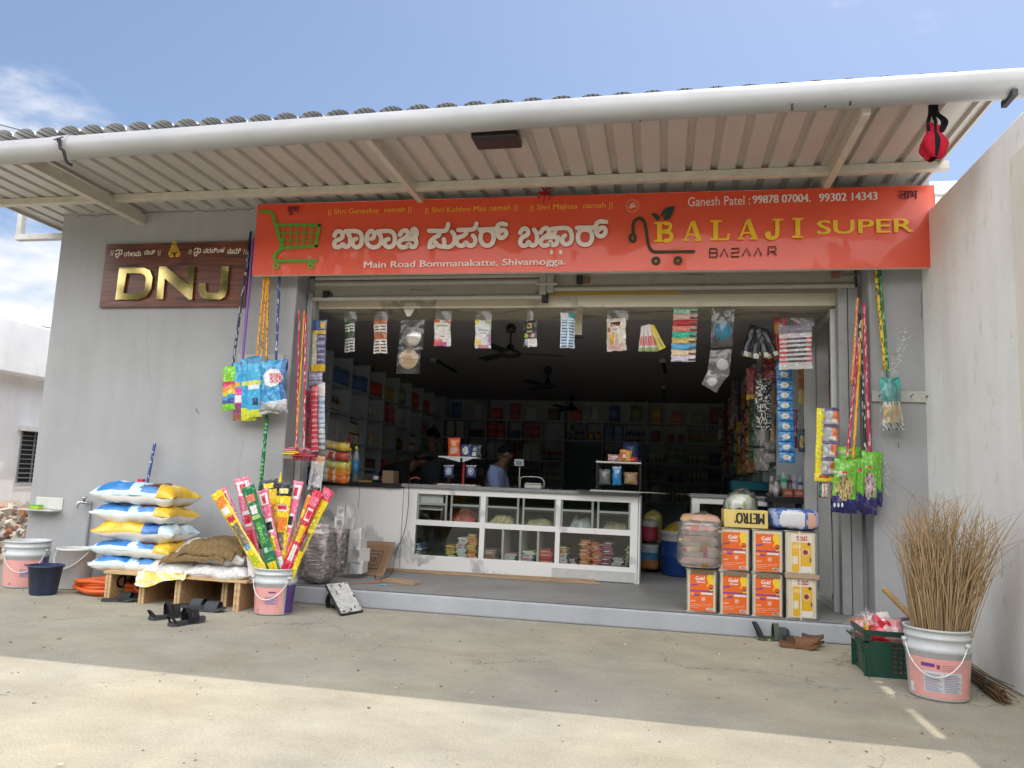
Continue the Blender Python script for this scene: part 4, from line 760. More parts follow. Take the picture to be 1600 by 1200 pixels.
# ---------------------------------------------------------------- pail full of packed brooms
T, pc, pr, ph = pail('grey pail with pink label holding wrapped grass brooms', (393, 460, 890, 963), -1.75, 0)
ZP = lambda x, y: (300+x/4, 700+y/4)
RED = (.62, .025, .06); PNK = (.72, .16, .26); WH = (.78, .74, .72); GRN = (.015, .17, .06); YB = (.80, .58, .02); BRN = (.20, .15, .09); BLK = (.02, .02, .03); ORG = (.75, .22, .03)
def pinkp(s): return pat(PNK, (.12, .80, .88, .96, WH), (.3, .82, .7, .93, RED), (.1, .45, .9, .62, WH), (.15, .48, .85, .58, BLK if s else RED), (.2, .2, .8, .4, YB if s else RED), (.0, .0, 1, .12, WH))
br = [((150, 275), (425, 745), 84, -.10, pat(YB, (.1, .80, .9, .93, ORG), (.2, .70, .8, .79, WH), (.12, .60, .88, .67, RED), (.1, .30, .9, .58, BRN), (.2, .24, .8, .3, (.1, .3, .6)), (.1, .04, .9, .16, (.45, .5, .02))), 'yellow wrapped broom leaning furthest left in the broom pail'),
      ((190, 252), (400, 740), 62, -.06, pinkp(1), 'pink wrapped broom just behind the yellow one leaning left'),
      ((312, 185), (392, 740), 100, .03, pinkp(0), 'wide pink and white wrapped broom behind the green one'),
      ((345, 240), (505, 745), 92, -.10, pat(GRN, (.15, .80, .85, .9, (.7, .2, .12)), (.2, .66, .8, .76, WH), (.1, .60, .9, .64, (.5, .6, .2)), (.3, .30, .75, .55, (.10, .36, .06)), (.35, .18, .7, .24, (.5, .6, .5)), (.2, .0, .9, .06, YB)), 'green wrapped broom leaning left in the middle of the pail'),
      ((440, 262), (545, 740), 80, -.04, pinkp(1), 'white and pink wrapped broom right of the green one'),
      ((480, 198), (500, 740), 112, .06, pat(YB, (0, .88, 1, 1, BLK), (.2, .90, .8, .95, YB), (.1, .5, .9, .7, ORG), (.1, .25, .9, .5, BRN)), 'black topped yellow broom standing behind the others left of centre'),
      ((582, 215), (535, 740), 108, .02, pat(YB, (0, .84, 1, 1, BLK), (.2, .87, .8, .93, (.7, .6, .2)), (.1, .66, .9, .74, WH), (.15, .68, .85, .72, RED), (.05, .42, .95, .58, ORG), (.1, .2, .9, .4, BRN)), 'black topped yellow broom printed Gala standing upright at the back'),
      ((668, 208), (555, 740), 74, .05, pinkp(1), 'pink wrapped broom leaning right behind the Gala broom'),
      ((775, 240), (580, 745), 66, .0, pat(ORG, (0, .88, 1, 1, BLK), (.1, .3, .9, .6, BRN), (.1, .62, .9, .7, YB)), 'orange wrapped broom with black top leaning right'),
      ((792, 270), (595, 745), 74, -.08, pat(RED, (.1, .80, .9, .93, PNK), (.2, .62, .8, .78, WH), (.25, .64, .75, .74, RED), (.15, .35, .85, .55, YB), (.2, .1, .8, .3, WH)), 'red wrapped broom leaning right in front of the orange one'),
      ((858, 258), (630, 745), 78, -.05, pat(YB, (0, .86, 1, 1, RED), (.15, .88, .85, .97, PNK), (.1, .5, .9, .66, (.5, .45, .04)), (.1, .22, .9, .45, BRN), (.0, .70, .3, .84, RED)), 'yellow and red wrapped broom leaning furthest right in the broom pail')]
for i, (a, b, wz, dy, cf, lb) in enumerate(br):
    p1 = at(*ZP(*a), Y=pc.y+dy*1.2); p0 = at(*ZP(*b), Y=pc.y+dy*.5); d_ = (p0-p1).normalized(); p0b = p0+d_*.12
    p0b.z = max(p0b.z, .05); w_ = wz/4/FPX*((p1-CAM).dot(_f2)); T_ = thing('wrapped_broom', lb, 'broom', p0b, 'wrapped brooms in the pail')
    q = MB(); Lb = (p1-p0b).length; k0 = .12/Lb; bf = busy(cf, i*2.3, 5, 34, .6); q.pouch(w_, Lb, .030, lambda u, v: bf(u, max(0, (v-k0)/(1-k0))), basis(p0b, p1, .1*math.sin(i*2)), 20, 80, .006, i*1.3, pinch=.30); q.build('wrapper', PRINT, T_)
    q = MB()
    if i == 6:
        M_ = basis(p0b, p1, .0); lettering(q, 'Gala', lambda a_, b_, k: M_ @ Vector((a_, -.020-k, b_)), (-w_*.3, Lb*.745, w_*.3, Lb*.795), RED); q.build('lettering', PRINT, T_)
    for k in range(10):
        o_ = random.uniform(-.4, .4)*w_; M_ = basis(p0b, p1, 0); q2 = q if i != 6 else MB(); q2.tube([M_ @ Vector((o_*.5, 0, Lb*.05)), M_ @ Vector((o_, .0, Lb*.6)), M_ @ Vector((o_, .0, Lb*.96))], .0016, (.25, .2, .1), 4)
    if i != 6: q.build('bristles', MATTE, T_)
a = at(*ZP(556, 150), Y=pc.y+.05); b = at(*ZP(552, 220), Y=pc.y+.05); q = MB(); q.tube([b, a], lambda t: .012*(1-t)+.003, YB, 6); tag(q.build('broom_tip', PRINT, org=b), 'yellow broom tip sticking up highest in the broom pail', 'broom')
# ---------------------------------------------------------------- bags, cardboard, tray on the step
def bulk(name, label, box, Y, dep, colf, group=None, wr=.03, seed=0, rows=18):
    x0, y0, x1, y1 = box; a = at(x0, y1, Y=Y); b = at(x1, y1, Y=Y); zt = at((x0+x1)/2, y0, Y=Y).z; wd = b.x-a.x; c = Vector(((a.x+b.x)/2, Y+dep/2, a.z)); T = thing(name, label, 'bag', c, group); q = MB()
    def fn(u, v, k=1., ns=1.):
        an = u*2*math.pi; sx = math.copysign(abs(math.cos(an))**.55, math.cos(an)); sy = math.copysign(abs(math.sin(an))**.55, math.sin(an)); pr_ = min(1, (v*9)**.5)*min(1, ((1-v)*7)**.5)
        R = 1+wr*6*noise.noise(Vector((sx*2+seed, sy*2, v*5)))*ns
        return c+Vector((sx*wd/2*R*pr_*k, sy*dep/2*R*pr_*k, v*(zt-a.z)))
    q.grid(lambda u, v: fn(u, v, .97)+Vector((.008*noise.noise(Vector((u*30, v*rows*1.7, seed))), -.006*math.sin(v*rows*6.28), 0)), 44, rows*3, colf); q.build('contents', PRINT, T)
    q = MB(); q.grid(lambda u, v: fn(u, v, 1.03)+Vector((.012*noise.noise(Vector((u*9, v*7, seed+3))), .012*noise.noise(Vector((u*9, v*7, seed+8))), 0)), 36, 18); q.build('plastic_bag', FILM2, T); return T
rp = random.Random(2); PC = {}
def purp(u, v):
    k = (int(v*40), int(u*26)); 
    if k not in PC: PC[k] = rp.choice([(.44, .33, .36), (.54, .45, .46), (.72, .68, .66), (.30, .19, .23), (.62, .55, .55)])
    return PC[k]
bulk('bulk_bag', 'large clear bag of purple packets bulging beside the broom pail', (465, 818, 506, 914), -.22, .26, purp, 'bags of purple packets', seed=1)
bulk('bulk_bag', 'smaller clear bag of purple packets behind the larger one', (510, 822, 528, 898), .18, .22, purp, 'bags of purple packets', seed=6)
T = thing('paper_roll_bag', 'tall clear bag of stacked white paper rolls beside the marble counter', 'bag', at(545, 895, Y=.40)); zz = FL
lay = [(523, 564, 895, 877), (522, 566, 877, 858), (523, 562, 858, 842), (523, 560, 842, 826), (522, 556, 826, 808), (524, 550, 808, 791)]
for i, (xa, xb, yb, yt) in enumerate(lay):
    a = at(xa, yb, Y=.35); b = at(xb, yt, Y=.35); q = MB(); M_ = wp((a.x+b.x)/2, .45, (a.z+b.z)/2, rz=(.1, -.15, .05, .2, -.1, .12)[i]); w_ = (b.x-a.x)/2; h_ = (b.z-a.z)/2-.002
    q.box((-w_, -.09, -h_), (0.002*0-.004, .09, h_), (.80, .79, .78), M_); q.box((.004, -.092, -h_), (w_, .088, h_*.96), (.76, .75, .74), M_); q.box((-w_*.8, -.0925, -h_*.3), (-w_*.25, -.09, h_*.4), (.45, .44, .46), M_); q.build('paper_pack', PRINT, T, bev=.012)
a = at(519, 896, Y=.33); b = at(568, 786, Y=.33); q = MB(); q.grid(lambda u, v: Vector((a.x+(b.x-a.x)*(u*(1-.3*v*v))+.015*noise.noise(Vector((u*5, v*7, 2))), .33+.02*noise.noise(Vector((u*6, v*6, 5))), a.z+(b.z-a.z)*v)), 14, 20); q.build('plastic_bag', FILM, T)
# cardboard flap leaning on the counter
a, b, c, d = at(559, 890, Y=.62), at(599, 893, Y=.58), at(618, 848, Y=1.2), at(573, 846, Y=1.2); a.z = b.z = FL+.004; q = MB(); q.add([a, b, c, d], [(0, 1, 2, 3)], (.36, .21, .14)); q.add([p+Vector((0, .012, .004)) for p in (a, b, c, d)], [(3, 2, 1, 0)], (.3, .18, .1)); q.add([a, b, b+Vector((0, .012, .004)), a+Vector((0, .012, .004))], [(0, 3, 2, 1)], (.42, .27, .17)); q.add([b, c, c+Vector((0, .012, .004)), b+Vector((0, .012, .004))], [(0, 3, 2, 1)], (.42, .27, .17))
C_ = thing('cardboard_sheet', 'brown cardboard sheet with square stamp leaning against the marble counter', 'cardboard', a); q.build('sheet', MATTE, C_)
q = MB(); cf_ = lambda u, v, k=0.: (a.lerp(b, u)).lerp(d.lerp(c, u), v)+Vector((0, -.002-k, .002+k))
for i, R_ in enumerate((.26, .16)): q.ribbon([(.43-R_, .45-R_), (.43+R_, .45-R_), (.43+R_, .45+R_), (.43-R_, .45+R_)], .035, cf_, (.04, .03, .05), closed=True, sm=False)
q.ribbon([(.36, .38), (.36, .52), (.44, .52), (.44, .40), (.50, .40), (.50, .53)], .035, cf_, (.04, .03, .05), sm=False, cap=False); q.build('stamp', MATTE, C_)
# enamelled tray leaning on the step with a bicycle bell like coil behind it
a, b, c, d = at(533, 961, Z=.01), at(566, 955, Z=.01), at(541, 912, Y=-.30), at(509, 915, Y=-.32)
E_ = thing('metal_lid', 'chipped white enamelled metal lid leaning against the step', 'lid', (a+b)/2); q = MB(); n_ = (b-a).cross(d-a).normalized()
if n_.y > 0: n_ = -n_
rr_ = random.Random(9); q.grid(lambda u, v: (a.lerp(b, u)).lerp(d.lerp(c, u), v)+n_*.012, 26, 26, colf=lambda u, v: (.02, .02, .02) if (noise.noise(Vector((u*9, v*9, 2))) > .34+.9*min(u, 1-u, v, 1-v)) else (.66, .66, .64), sm=False); q.build('plate', DIRTY, E_)
q = MB()
for s_, e_ in ((a, b), (b, c), (c, d), (d, a)): q.tube([s_, e_], .010, (.03, .03, .03), 6)
q.build('rim', MATTE, E_)
q = MB(); p = at(518, 940, Y=-.36); q.tube([p+Vector((.045*math.cos(t*.55)*(1-t*.012), -.02+.0015*t, .075*math.sin(t*.55)*(1-t*.012))) for t in range(36)], .007, (.06, .06, .06), 6); q.build('coil', METAL, E_)
# ---------------------------------------------------------------- mops hanging on the left wall
stick('mop_stick', 'navy speckled mop stick furthest left beside the name board', 'mop', (392, 362), (363, 578), -.07, -.12, .0115, (.012, .014, .05), (.5, .5, .6))
stick('mop_stick', 'plain purple mop stick hanging right of the navy one', 'mop', (396, 372), (378, 572), -.08, -.13, .0125, (.22, .09, .40))
for (a, b, lb) in (((414, 425), (401, 562), 'thick yellow mop stick, left one of three behind the sign'), ((418, 425), (408, 562), 'thin yellow mop stick, middle one of three'), ((420, 425), (416, 562), 'yellow mop stick with green tip, right one of three')): stick('mop_stick', lb, 'mop', a, b, -.10, -.13, .011, (.78, .36, .015), (.25, .1, .02), 'yellow mop sticks')
stick('mop_stick', 'dark blue speckled mop stick above the blue mop bag', 'mop', (437, 425), (431, 570), -.10, -.14, .012, (.02, .06, .22), (.5, .5, .55))
stick('mop_stick', 'dark green mop stick hanging below the blue mop bag', 'mop', (418, 640), (407, 765), -.10, -.10, .0165, (.01, .16, .05), (.2, .5, .25))
packet('mop_bag', 'lime green mop refill bag with rainbow waves, furthest left', 'mop bag', (347, 572, 368, 641), -.15, lambda u, v: (.20, .55, .03) if v > .64 or v < .14 else [(.06, .08, .3), (.05, .3, .55), (.7, .55, .03), (.7, .25, .04), (.6, .04, .12)][min(4, int((v+.03*math.sin(u*6)-.14)/.1))], .05, nu=20, nv=42, lean=1)
packet('mop_bag', 'blue and pink mop refill bag second from the left', 'mop bag', (364, 566, 385, 657), -.13, pat((.04, .35, .65), (0, .0, 1, .55, (.6, .06, .28)), (.1, .3, .9, .42, (.75, .7, .75)), (0, .1, 1, .28, (.22, .06, .14)), (0, 0, 1, .09, (.3, .1, .05)), (.2, .58, .6, .66, (.8, .45, .05))), .05, nu=20, nv=40)
packet('mop_bag', 'cyan and yellow mop refill bag partly behind the blue one', 'mop bag', (377, 560, 400, 657), -.14, pat((.03, .32, .6), (0, 0, 1, .2, (.55, .65, .03)), (.0, .55, 1, .62, (.6, .65, .2))), .05, nu=20, nv=40)
packet('mop_bag', 'cyan mop refill bag with yellow band left of the white starburst', 'mop bag', (386, 557, 410, 652), -.17, pat((.05, .38, .66), (0, 0, 1, .12, (.6, .68, .04)), (.0, .52, 1, .6, (.65, .62, .15)), (.1, .45, .9, .52, (.7, .75, .8)), (.45, .2, .8, .3, (.03, .05, .12)), (0, .88, 1, 1, (.02, .2, .4))), .06, nu=20, nv=42)
mb_ = packet('mop_bag', 'large blue mop refill bag with red lettering on a white starburst', 'mop bag', (406, 563, 449, 646), -.19, lambda u, v: (.78, .78, .80) if ((u-.52)/.40)**2+((v-.66)/.17)**2 < 1 else ((.62, .66, .66) if v < .17+.08*u else ((.02, .12, .33) if u > .86 else (.035, .24, .52) if noise.noise(Vector((u*5, v*6, 3))) > 0 else (.07, .36, .62))), .09, nu=40, nv=56, wr=.016, pinch=.14)
q = MB(); f_ = lambda a, b, k: at(a, b, Y=-.246-k); lettering(q, 'MONKEY', f_, (421, 589, 442, 582.5), (.60, .02, .05), .15); lettering(q, '555', f_, (421.5, 597.5, 441, 589.5), (.60, .02, .05), .2); q.build('lettering', PRINT, mb_)
q.__init__(); a = at(404, 648, Y=-.2); b = at(448, 640, Y=-.2); q.pouch(b.x-a.x, .10, .05, pat((.6, .62, .6)), basis(a.lerp(b, .5), a.lerp(b, .5)+Vector((0, 0, .1))), 8, 6, .012, 3); q.build('clear_hem', FILM2, mb_)
# push brooms beside the shutter
for (a, b, cl, sp, lb) in (((468, 485), (463, 705), (.55, .02, .07), (.7, .5, .5), 'red speckled broom stick furthest left by the left shutter'), ((476, 486), (462, 706), (.75, .33, .015), (.2, .1, .02), 'yellow broom stick between two red ones by the left shutter'), ((478, 490), (475, 708), (.52, .015, .07), (.7, .5, .5), 'red speckled broom stick furthest right by the left shutter')): stick('broom_stick', lb, 'broom', a, b, -.02, -.10, .010, cl, sp, 'push broom sticks by the left shutter')
def brush(label, px0, px1, py, Y, col, bris):
    a = at(px0, py, Y=Y); b = at(px1, py, Y=Y); T = thing('brush_head', label, 'brush', a.lerp(b, .5), 'push broom heads by the left shutter'); q = MB(); q.grid(lambda u, v: Vector((a.x+(b.x-a.x)*u, Y-.03+.06*v, a.z+.022*(1-(2*u-1)**4)*(.4+.6*math.sin(v*math.pi)))), 14, 6, col=col); q.box((a.x, Y-.03, a.z-.008), (b.x, Y+.03, a.z+.003), col); q.build('block', PLAST, T)
    q = MB(); rb_ = random.Random(px0)
    for k in range(90): X = rb_.uniform(a.x+.005, b.x-.005); y_ = Y+rb_.uniform(-.028, .028); q.tube([(X, y_, a.z-.006), (X+rb_.uniform(-.006, .006), y_, a.z-.045)], .0022, bris, 4, cap=False)
    q.build('bristles', MATTE, T)
brush('pink push broom head behind the other two by the left shutter', 446, 486, 702, -.05, (.70, .22, .30), (.5, .5, .5)); brush('yellow push broom head hanging left by the left shutter', 444, 470, 708, -.13, (.75, .50, .03), (.45, .4, .3)); brush('dark red push broom head in front by the left shutter', 458, 495, 711, -.16, (.42, .015, .04), (.35, .05, .08))
# ================================================================ counters
CT = 1.0; CX0, CX1, CY = -2.62, -.237, 1.29
C = thing('display_counter', 'white marble display counter with glass windows in the middle of the shop', 'counter', (-1.43, 1.5, FL))
zo1, zo0 = at(650, 771, Y=CY).z, at(650, 811.5, Y=CY).z; zl1, zl0 = at(650, 820, Y=CY).z, at(650, 866.5, Y=CY).z
xs = [at(a, 830, Y=CY).x for a in (634, 649, 749, 757, 867.5, 875, 984.5, 997.5)]; xs[0] = CX0; xs[-1] = CX1
q = MB(); e = CY+.05
for i in (0, 2, 4, 6): q.box((xs[i], CY, zl0), (xs[i+1], e, zo1))
for i in (1, 3, 5): q.box((xs[i], CY+.002, zo0), (xs[i+1], e, zl1))
q.box((CX0, CY, zo1), (CX1, e, CT-.03)); q.box((CX0, CY, FL), (CX1, e, zl0)); q.box((CX1-.03, e, FL), (CX1, CY+.55, CT-.03)); q.build('marble_front', MARB, C, bev=.002)
q = MB(); q.box((CX1+.004, CY+.0, FL), (CX1+.022, CY+.5, CT-.02), (.72, .72, .70)); q.build('end_panel', MATTE, C)
q = MB(); q.box((CX0-.02, CY-.035, CT-.03), (CX1+.01, CY+.58, CT+.005), (.26, .265, .27)); q.build('counter_top', mat('grey_granite', (.24, .245, .25), rough=.3, var=.3, scale=50), C, bev=.004)
q = MB(); q.box((CX0, e, FL+.0), (CX1-.03, CY+.52, zl0), (.10, .115, .10)); q.box((CX0, e, zo0-.03), (CX1-.03, CY+.5, zo0-.012), (.16, .17, .15)); q.box((CX0, CY+.5, FL), (CX1-.03, CY+.52, CT-.03), (.045, .06, .04)); q.box((xs[1]-.005, CY+.06, zo0+.10), (xs[1]+.26, CY+.07, zo1+.01), (.7, .72, .70)); q.build('inner_shelf', MATTE, C)  # dark green back is painted to stand in for greenery mirrored in the glass
fr = MB()
for i in (1, 3, 5):
    a, b = xs[i], xs[i+1]; m_ = (a+b)/2
    for X in (a+.008, m_-.028, m_+.028, b-.008): fr.box((X-.010, CY+.016, zo0), (X+.010, CY+.034, zo1), (.55, .55, .52))
    zz = zo0+(zo1-zo0)*.62
    for x0, x1 in ((a, m_-.02), (m_+.02, b)): fr.box((x0, CY+.018, zz-.010), (x1, CY+.035, zz+.010), (.55, .55, .52)); fr.box((x0, CY+.018, zz-.03), (x1, CY+.033, zz-.012), (.05, .05, .05))
for k in (.26, .51, .76): X = xs[3]+(xs[4]-xs[3])*k; fr.box((X-.010, CY+.02, zl0), (X+.012, CY+.4, zl1), (.62, .62, .58))
fr.build('sliding_frame', MATTE, C)
for i in (1, 3, 5):
    for z0, z1 in ((zo0, zo1), (zl0, zl1)): q = MB(); q.add([(xs[i], CY+.012, z0), (xs[i+1], CY+.012, z0), (xs[i+1], CY+.012, z1), (xs[i], CY+.012, z1)], [(0, 1, 2, 3)]); q.build('glass_pane', GLASS, C)
LX = at(494, 750, Y=CY).x-.3
C2 = thing('side_counter', 'marble clad counter with black granite top left of the glass display', 'counter', (-3.1, 1.5, FL))
q = MB(); q.box((LX, CY-.005, FL), (CX0-.006, CY+.5, CT-.045)); q.build('marble_front', MARB, C2); q = MB(); q.box((LX, CY-.045, CT-.043), (CX0-.024, CY+.55, CT), (.02, .02, .02)); q.build('counter_top', GRAN, C2, bev=.004)
q = MB(); X = at(560, 800, Y=CY).x; q.box((X-.002, CY-.0075, FL), (X+.002, CY-.004, CT-.045), (.2, .2, .2)); q.build('tile_joint', MATTE, C2)
# goods in the glass counter
def stack(px, py0, py1, wpx, col, label, n_, Y=CY+.16, dep=.2, jit=.012, name='packet', cat='packet', x0=620, y0=740, sc=4.0):
    c = at(x0+px/sc, y0+py1/sc, Y=Y); t = at(x0+px/sc, y0+py0/sc, Y=Y); w_ = wpx/sc/FPX*((c-CAM).dot(_f2)); h = (t.z-c.z)/n_; rs = random.Random(px)
    for k in range(n_):
        cc = tuple(a*rs.uniform(.75, 1.15) for a in rs.choice(col)); q = MB(); M_ = wp(c.x+rs.uniform(-jit, jit), Y+rs.uniform(-jit, jit), c.z+h*(k+.5), rz=rs.uniform(-.12, .12)); q.box((-w_/2, -dep/2, -h*.46), (w_/2, dep/2, h*.46), cc, M_); q.box((-w_*.3, -dep/2-.002, -h*.3), (w_*.25, -dep/2+.01, h*.3), rs.choice([(.7, .68, .6), cc, (.6, .1, .05)]), M_)
        tag(q.build(name, PRINT, org=M_.translation, bev=h*.3), label, cat, label.replace(' in the glass counter', '')+' pile')
W_, O_, B_, P_, R_ = (.72, .72, .70), (.72, .24, .04), (.06, .16, .38), (.22, .06, .16), (.66, .09, .04)
for a in ((152, 430, 503, 38, [B_, W_], 'blue and white packet in the far left pile inside the glass counter', 5), (350, 445, 514, 55, [(.62, .5, .05), (.5, .45, .1)], 'yellow packet piled lower left inside the glass counter', 6), (418, 395, 520, 60, [W_, (.6, .68, .72)], 'white packet in the tall pile beside yellow ones in the counter', 9), (480, 375, 524, 56, [(.66, .34, .04), (.7, .42, .1)], 'golden orange packet in the tall pile by the first marble post', 11),
          (590, 472, 528, 80, [(.3, .25, .25), (.6, .3, .25), W_], 'mixed coloured packet heaped in the middle bay of the counter', 6), (712, 495, 540, 75, [(.6, .7, .74), W_], 'pale blue packet heaped low in the middle bay of the counter', 4), (828, 480, 546, 70, [(.66, .7, .68), W_], 'clear white packet heaped in the middle bay of the counter', 6), (938, 468, 550, 85, [R_, (.7, .2, .12), (.6, .06, .06)], 'red packet heaped at the right of the middle bay', 8),
          (1045, 452, 555, 50, [W_, (.66, .5, .2)], 'white and yellow packet piled left in the right bay of the counter', 8), (1100, 528, 560, 36, [(.55, .56, .55), (.15, .2, .15)], 'small grey packet lying low in the right bay of the counter', 3), (1180, 410, 566, 62, [O_, (.75, .28, .1), (.7, .2, .05)], 'orange packet in the tallest pile of the right bay', 13), (1246, 425, 570, 58, [O_, R_], 'orange red packet in the second tall pile of the right bay', 12), (1316, 425, 576, 66, [P_, (.3, .12, .2)], 'purple packet in the tall pile of the right bay', 12), (1386, 522, 580, 60, [W_, (.5, .5, .5)], 'white packet in the short pile right of the purple ones', 6), (1442, 450, 580, 26, [(.08, .12, .08), (.1, .2, .1)], 'dark green packet at the right edge inside the counter', 9)): stack(*a)
def heap(px0, px1, py0, py1, col, name, label, cat, m=None, seed=0):
    a = at(620+px0/4, 740+py1/4, Y=CY+.2); b = at(620+px1/4, 740+py1/4, Y=CY+.2); t = at(620+(px0+px1)/8, 740+py0/4, Y=CY+.2); h = max(.05, t.z-zo0); c = ((a+b)/2); c.z = zo0-.012; rs = random.Random(seed); w_ = (b.x-a.x)/2; q = MB()
    q.grid(lambda u, v: c+Vector((w_*(2*u-1), .14*(2*v-1), h*(.8+.5*noise.noise(Vector((u*3, v*2, seed))))*max(0, 1-abs(2*u-1)**3)**.5*max(0, 1-(2*v-1)**2)**.5+.022*noise.noise(Vector((u*16, v*9, seed)))*min(1, 6*u*(1-u)*v*(1-v)*4))), 40, 20, lambda u, v: tuple(k*(.85+.6*noise.noise(Vector((u*22, v*14, seed)))) for k in col))
    return tag(q.build(name, m or MATTE, org=c), label, cat)
heap(340, 512, 210, 296, (.5, .10, .05), 'sweets_tray', 'heap of red wrapped sweets behind the upper left counter glass', 'sweets', PRINT, 1); heap(585, 745, 245, 306, (.62, .55, .30), 'puffed_snack', 'cream puffed snack heap left in the upper middle window', 'snack', None, 2); heap(820, 980, 268, 318, (.56, .52, .32), 'puffed_snack', 'cream puffed snack heap right in the upper middle window', 'snack', None, 3)
heap(1090, 1225, 255, 332, (.45, .52, .50), 'clear_packet', 'clear plastic packet behind the upper right counter window', 'packet', PRINT, 4); heap(1290, 1450, 285, 340, (.40, .38, .25), 'grain_packet', 'dull grain packets behind the last upper counter window', 'packet', PRINT, 5)
# planks, paper and wire on the step
for (a, b, wd, lb) in (((632, 891), (940, 911), .055, 'long thin wooden batten lying against the counter foot'), ((612, 889), (930, 907), .05, 'second wooden batten lying behind the long one'), ((606, 905), (652, 911), .13, 'short wooden board lying on the step before the counter')):
    p0 = at(*a, Z=FL+.014); p1 = at(*b, Z=FL+.014); d = (p1-p0).normalized(); L_ = (p1-p0).length; M_ = Matrix(((d.x, -d.y, 0, p0.x), (d.y, d.x, 0, p0.y), (0, 0, 1, FL+.002), (0, 0, 0, 1))); q = MB(); q.box((0, -wd/2, 0), (L_, wd/2, .018), (.46, .30, .18), M_); tag(q.build('batten', WOODM, org=p0), lb, 'plank')
p0 = at(862, 892, Y=CY-.02); p1 = at(990, 905, Y=CY-.02); q = MB(); q.box((p0.x, CY-.022, FL+.01), (p1.x, CY-.004, FL+.105), (.56, .56, .55)); tag(q.build('marble_offcut', MATTE, org=p0), 'pale grey strip leaning against the right foot of the display counter', 'offcut')
w1 = [at(641, 748, Y=CY-.06), at(639, 757, Y=CY-.07), at(638, 790, Y=CY-.05), at(632, 830, Y=CY-.06), at(618, 865, Y=CY-.08), at(612, 895, Z=FL+.01), at(600, 903, Z=FL+.01), at(588, 904, Z=FL+.01), at(585, 898, Z=FL+.06)]
q = wire(w1, .004, (.10, .02, .02), 6); q.tube(smooth([at(642, 748, Y=CY+.05), at(650, 746, Y=CY+.1), at(656, 748, Y=CY+.15)], 5), .008, (.4, .08, .06), 5); tag(q.build('red_wire', MATTE, org=w1[5]), 'thin dark red wire running down the counter onto the step', 'wire')
q = wire([at(548, 912, Z=FL+.006), at(575, 911, Z=FL+.006), at(596, 908, Z=FL+.02), at(588, 904, Z=FL+.03)], .007, (.4, .16, .08), 6); tag(q.build('cable_scrap', MATTE, org=at(575, 911, Z=FL)), 'reddish cable scrap lying flat on the step', 'cable'); q = wire([at(590, 913, Z=FL+.006), at(598, 914, Z=FL+.006), at(606, 915, Z=FL+.006)], .005, (.2, .4, .5), 4); tag(q.build('cable_scrap', MATTE, org=at(598, 914, Z=FL)), 'tiny pale blue cable scrap lying on the step', 'cable')
# ================================================================ shelving
def shelves(name, label, u0, u1, d0, d1, rows, cols, fn, back):
    S_ = thing(name, label, 'shelves', fn((u0+u1)/2, (d0+d1)/2, FL)); q = MB()
    def bx(a0, b0, z0, a1, b1, z1, c):
        P, Q = fn(a0, b0, z0), fn(a1, b1, z1); q.box((min(P.x, Q.x), min(P.y, Q.y), z0), (max(P.x, Q.x), max(P.y, Q.y), z1), c)
    for z in rows: bx(u0, d0, z-.018, u1, d1, z+.012, (.36, .40, .43))
    q.build('shelf_boards', SHELFM, S_); q = MB()
    for u, zt_, zb_ in cols: bx(u-.011, d0+.004, zb_, u+.011, d1, zt_, (.3, .3, .3))
    q.build('uprights', SHELFM, S_); q = MB(); bx(u0, d1, FL, u1, d1+.012, 2.74, (.3, .3, .3)); q.build('back_panel', SHELFM, S_); return S_
rowsZ = [.36, .80, 1.18, 1.52, 1.93, 2.30]
bcols = [-4.38, -3.9, -3.5, -3.08, -2.77, -2.37, -1.93]; bc2 = [-1.93, -1.17, -.75, -.33, .03, .42, .8, 1.09]
shelves('wall_shelves', 'tall compartment shelves along the back wall left of the dark doorway', -4.39, -1.93, 8.5, 8.9, rowsZ, [(u, 2.74 if u in (-4.38, -3.5, -1.93) else 2.3, FL) for u in bcols], lambda a, b, z: Vector((a, b, z)), 0)
shelves('wall_shelves', 'tall compartment shelves along the back wall right of the dark doorway', -1.15, 1.10, 8.5, 8.9, rowsZ, [(u, 2.74 if u in (-.33, 1.09) else 2.3, FL) for u in bc2[1:]], lambda a, b, z: Vector((a, b, z)), 0)
shelves('over_door_shelves', 'two shelves bridging above the dark doorway in the back wall', -1.92, -1.16, 8.5, 8.9, [1.93, 2.30], [(-1.5, 2.3, 1.93)], lambda a, b, z: Vector((a, b, z)), 0)
lcols = [1.9+.66*k for k in range(11)]
shelves('wall_shelves', 'long compartment shelves along the left wall inside the shop', 1.9, 8.48, -4.4, -4.75, rowsZ, [(u, 2.74, FL) for u in lcols], lambda a, b, z: Vector((b, a, z)), 0)
rcols = [1.9+.55*k for k in range(12)]
shelves('wall_shelves', 'narrow compartment shelves along the right wall inside the shop', 1.9, 8.0, 1.12, 1.5, [.36, .75, 1.05, 1.32, 1.60, 1.9, 2.3], [(u, 2.74, FL) for u in rcols], lambda a, b, z: Vector((b, a, z)), 0)
q = MB(); q.box((-1.90, 8.75, FL), (-1.18, 8.80, 1.90), (.2, .28, .33)); q.box((-1.915, 8.5, FL), (-1.885, 8.76, 1.905), (.3, .34, .37)); tag(q.build('back_door', MATTE, org=(-1.54, 8.77, FL)), 'dark blue grey door in the middle of the back wall', 'door')
PALS = [[(.30, .04, .04), (.36, .08, .05)], [(.42, .38, .30), (.5, .47, .4)], [(.08, .05, .04), (.14, .08, .05)], [(.05, .10, .22), (.08, .14, .3)], [(.40, .22, .06), (.5, .3, .1)], [(.10, .18, .10), (.2, .26, .14)], [(.5, .5, .48), (.4, .4, .42)], [(.30, .08, .12), (.2, .05, .1)]]
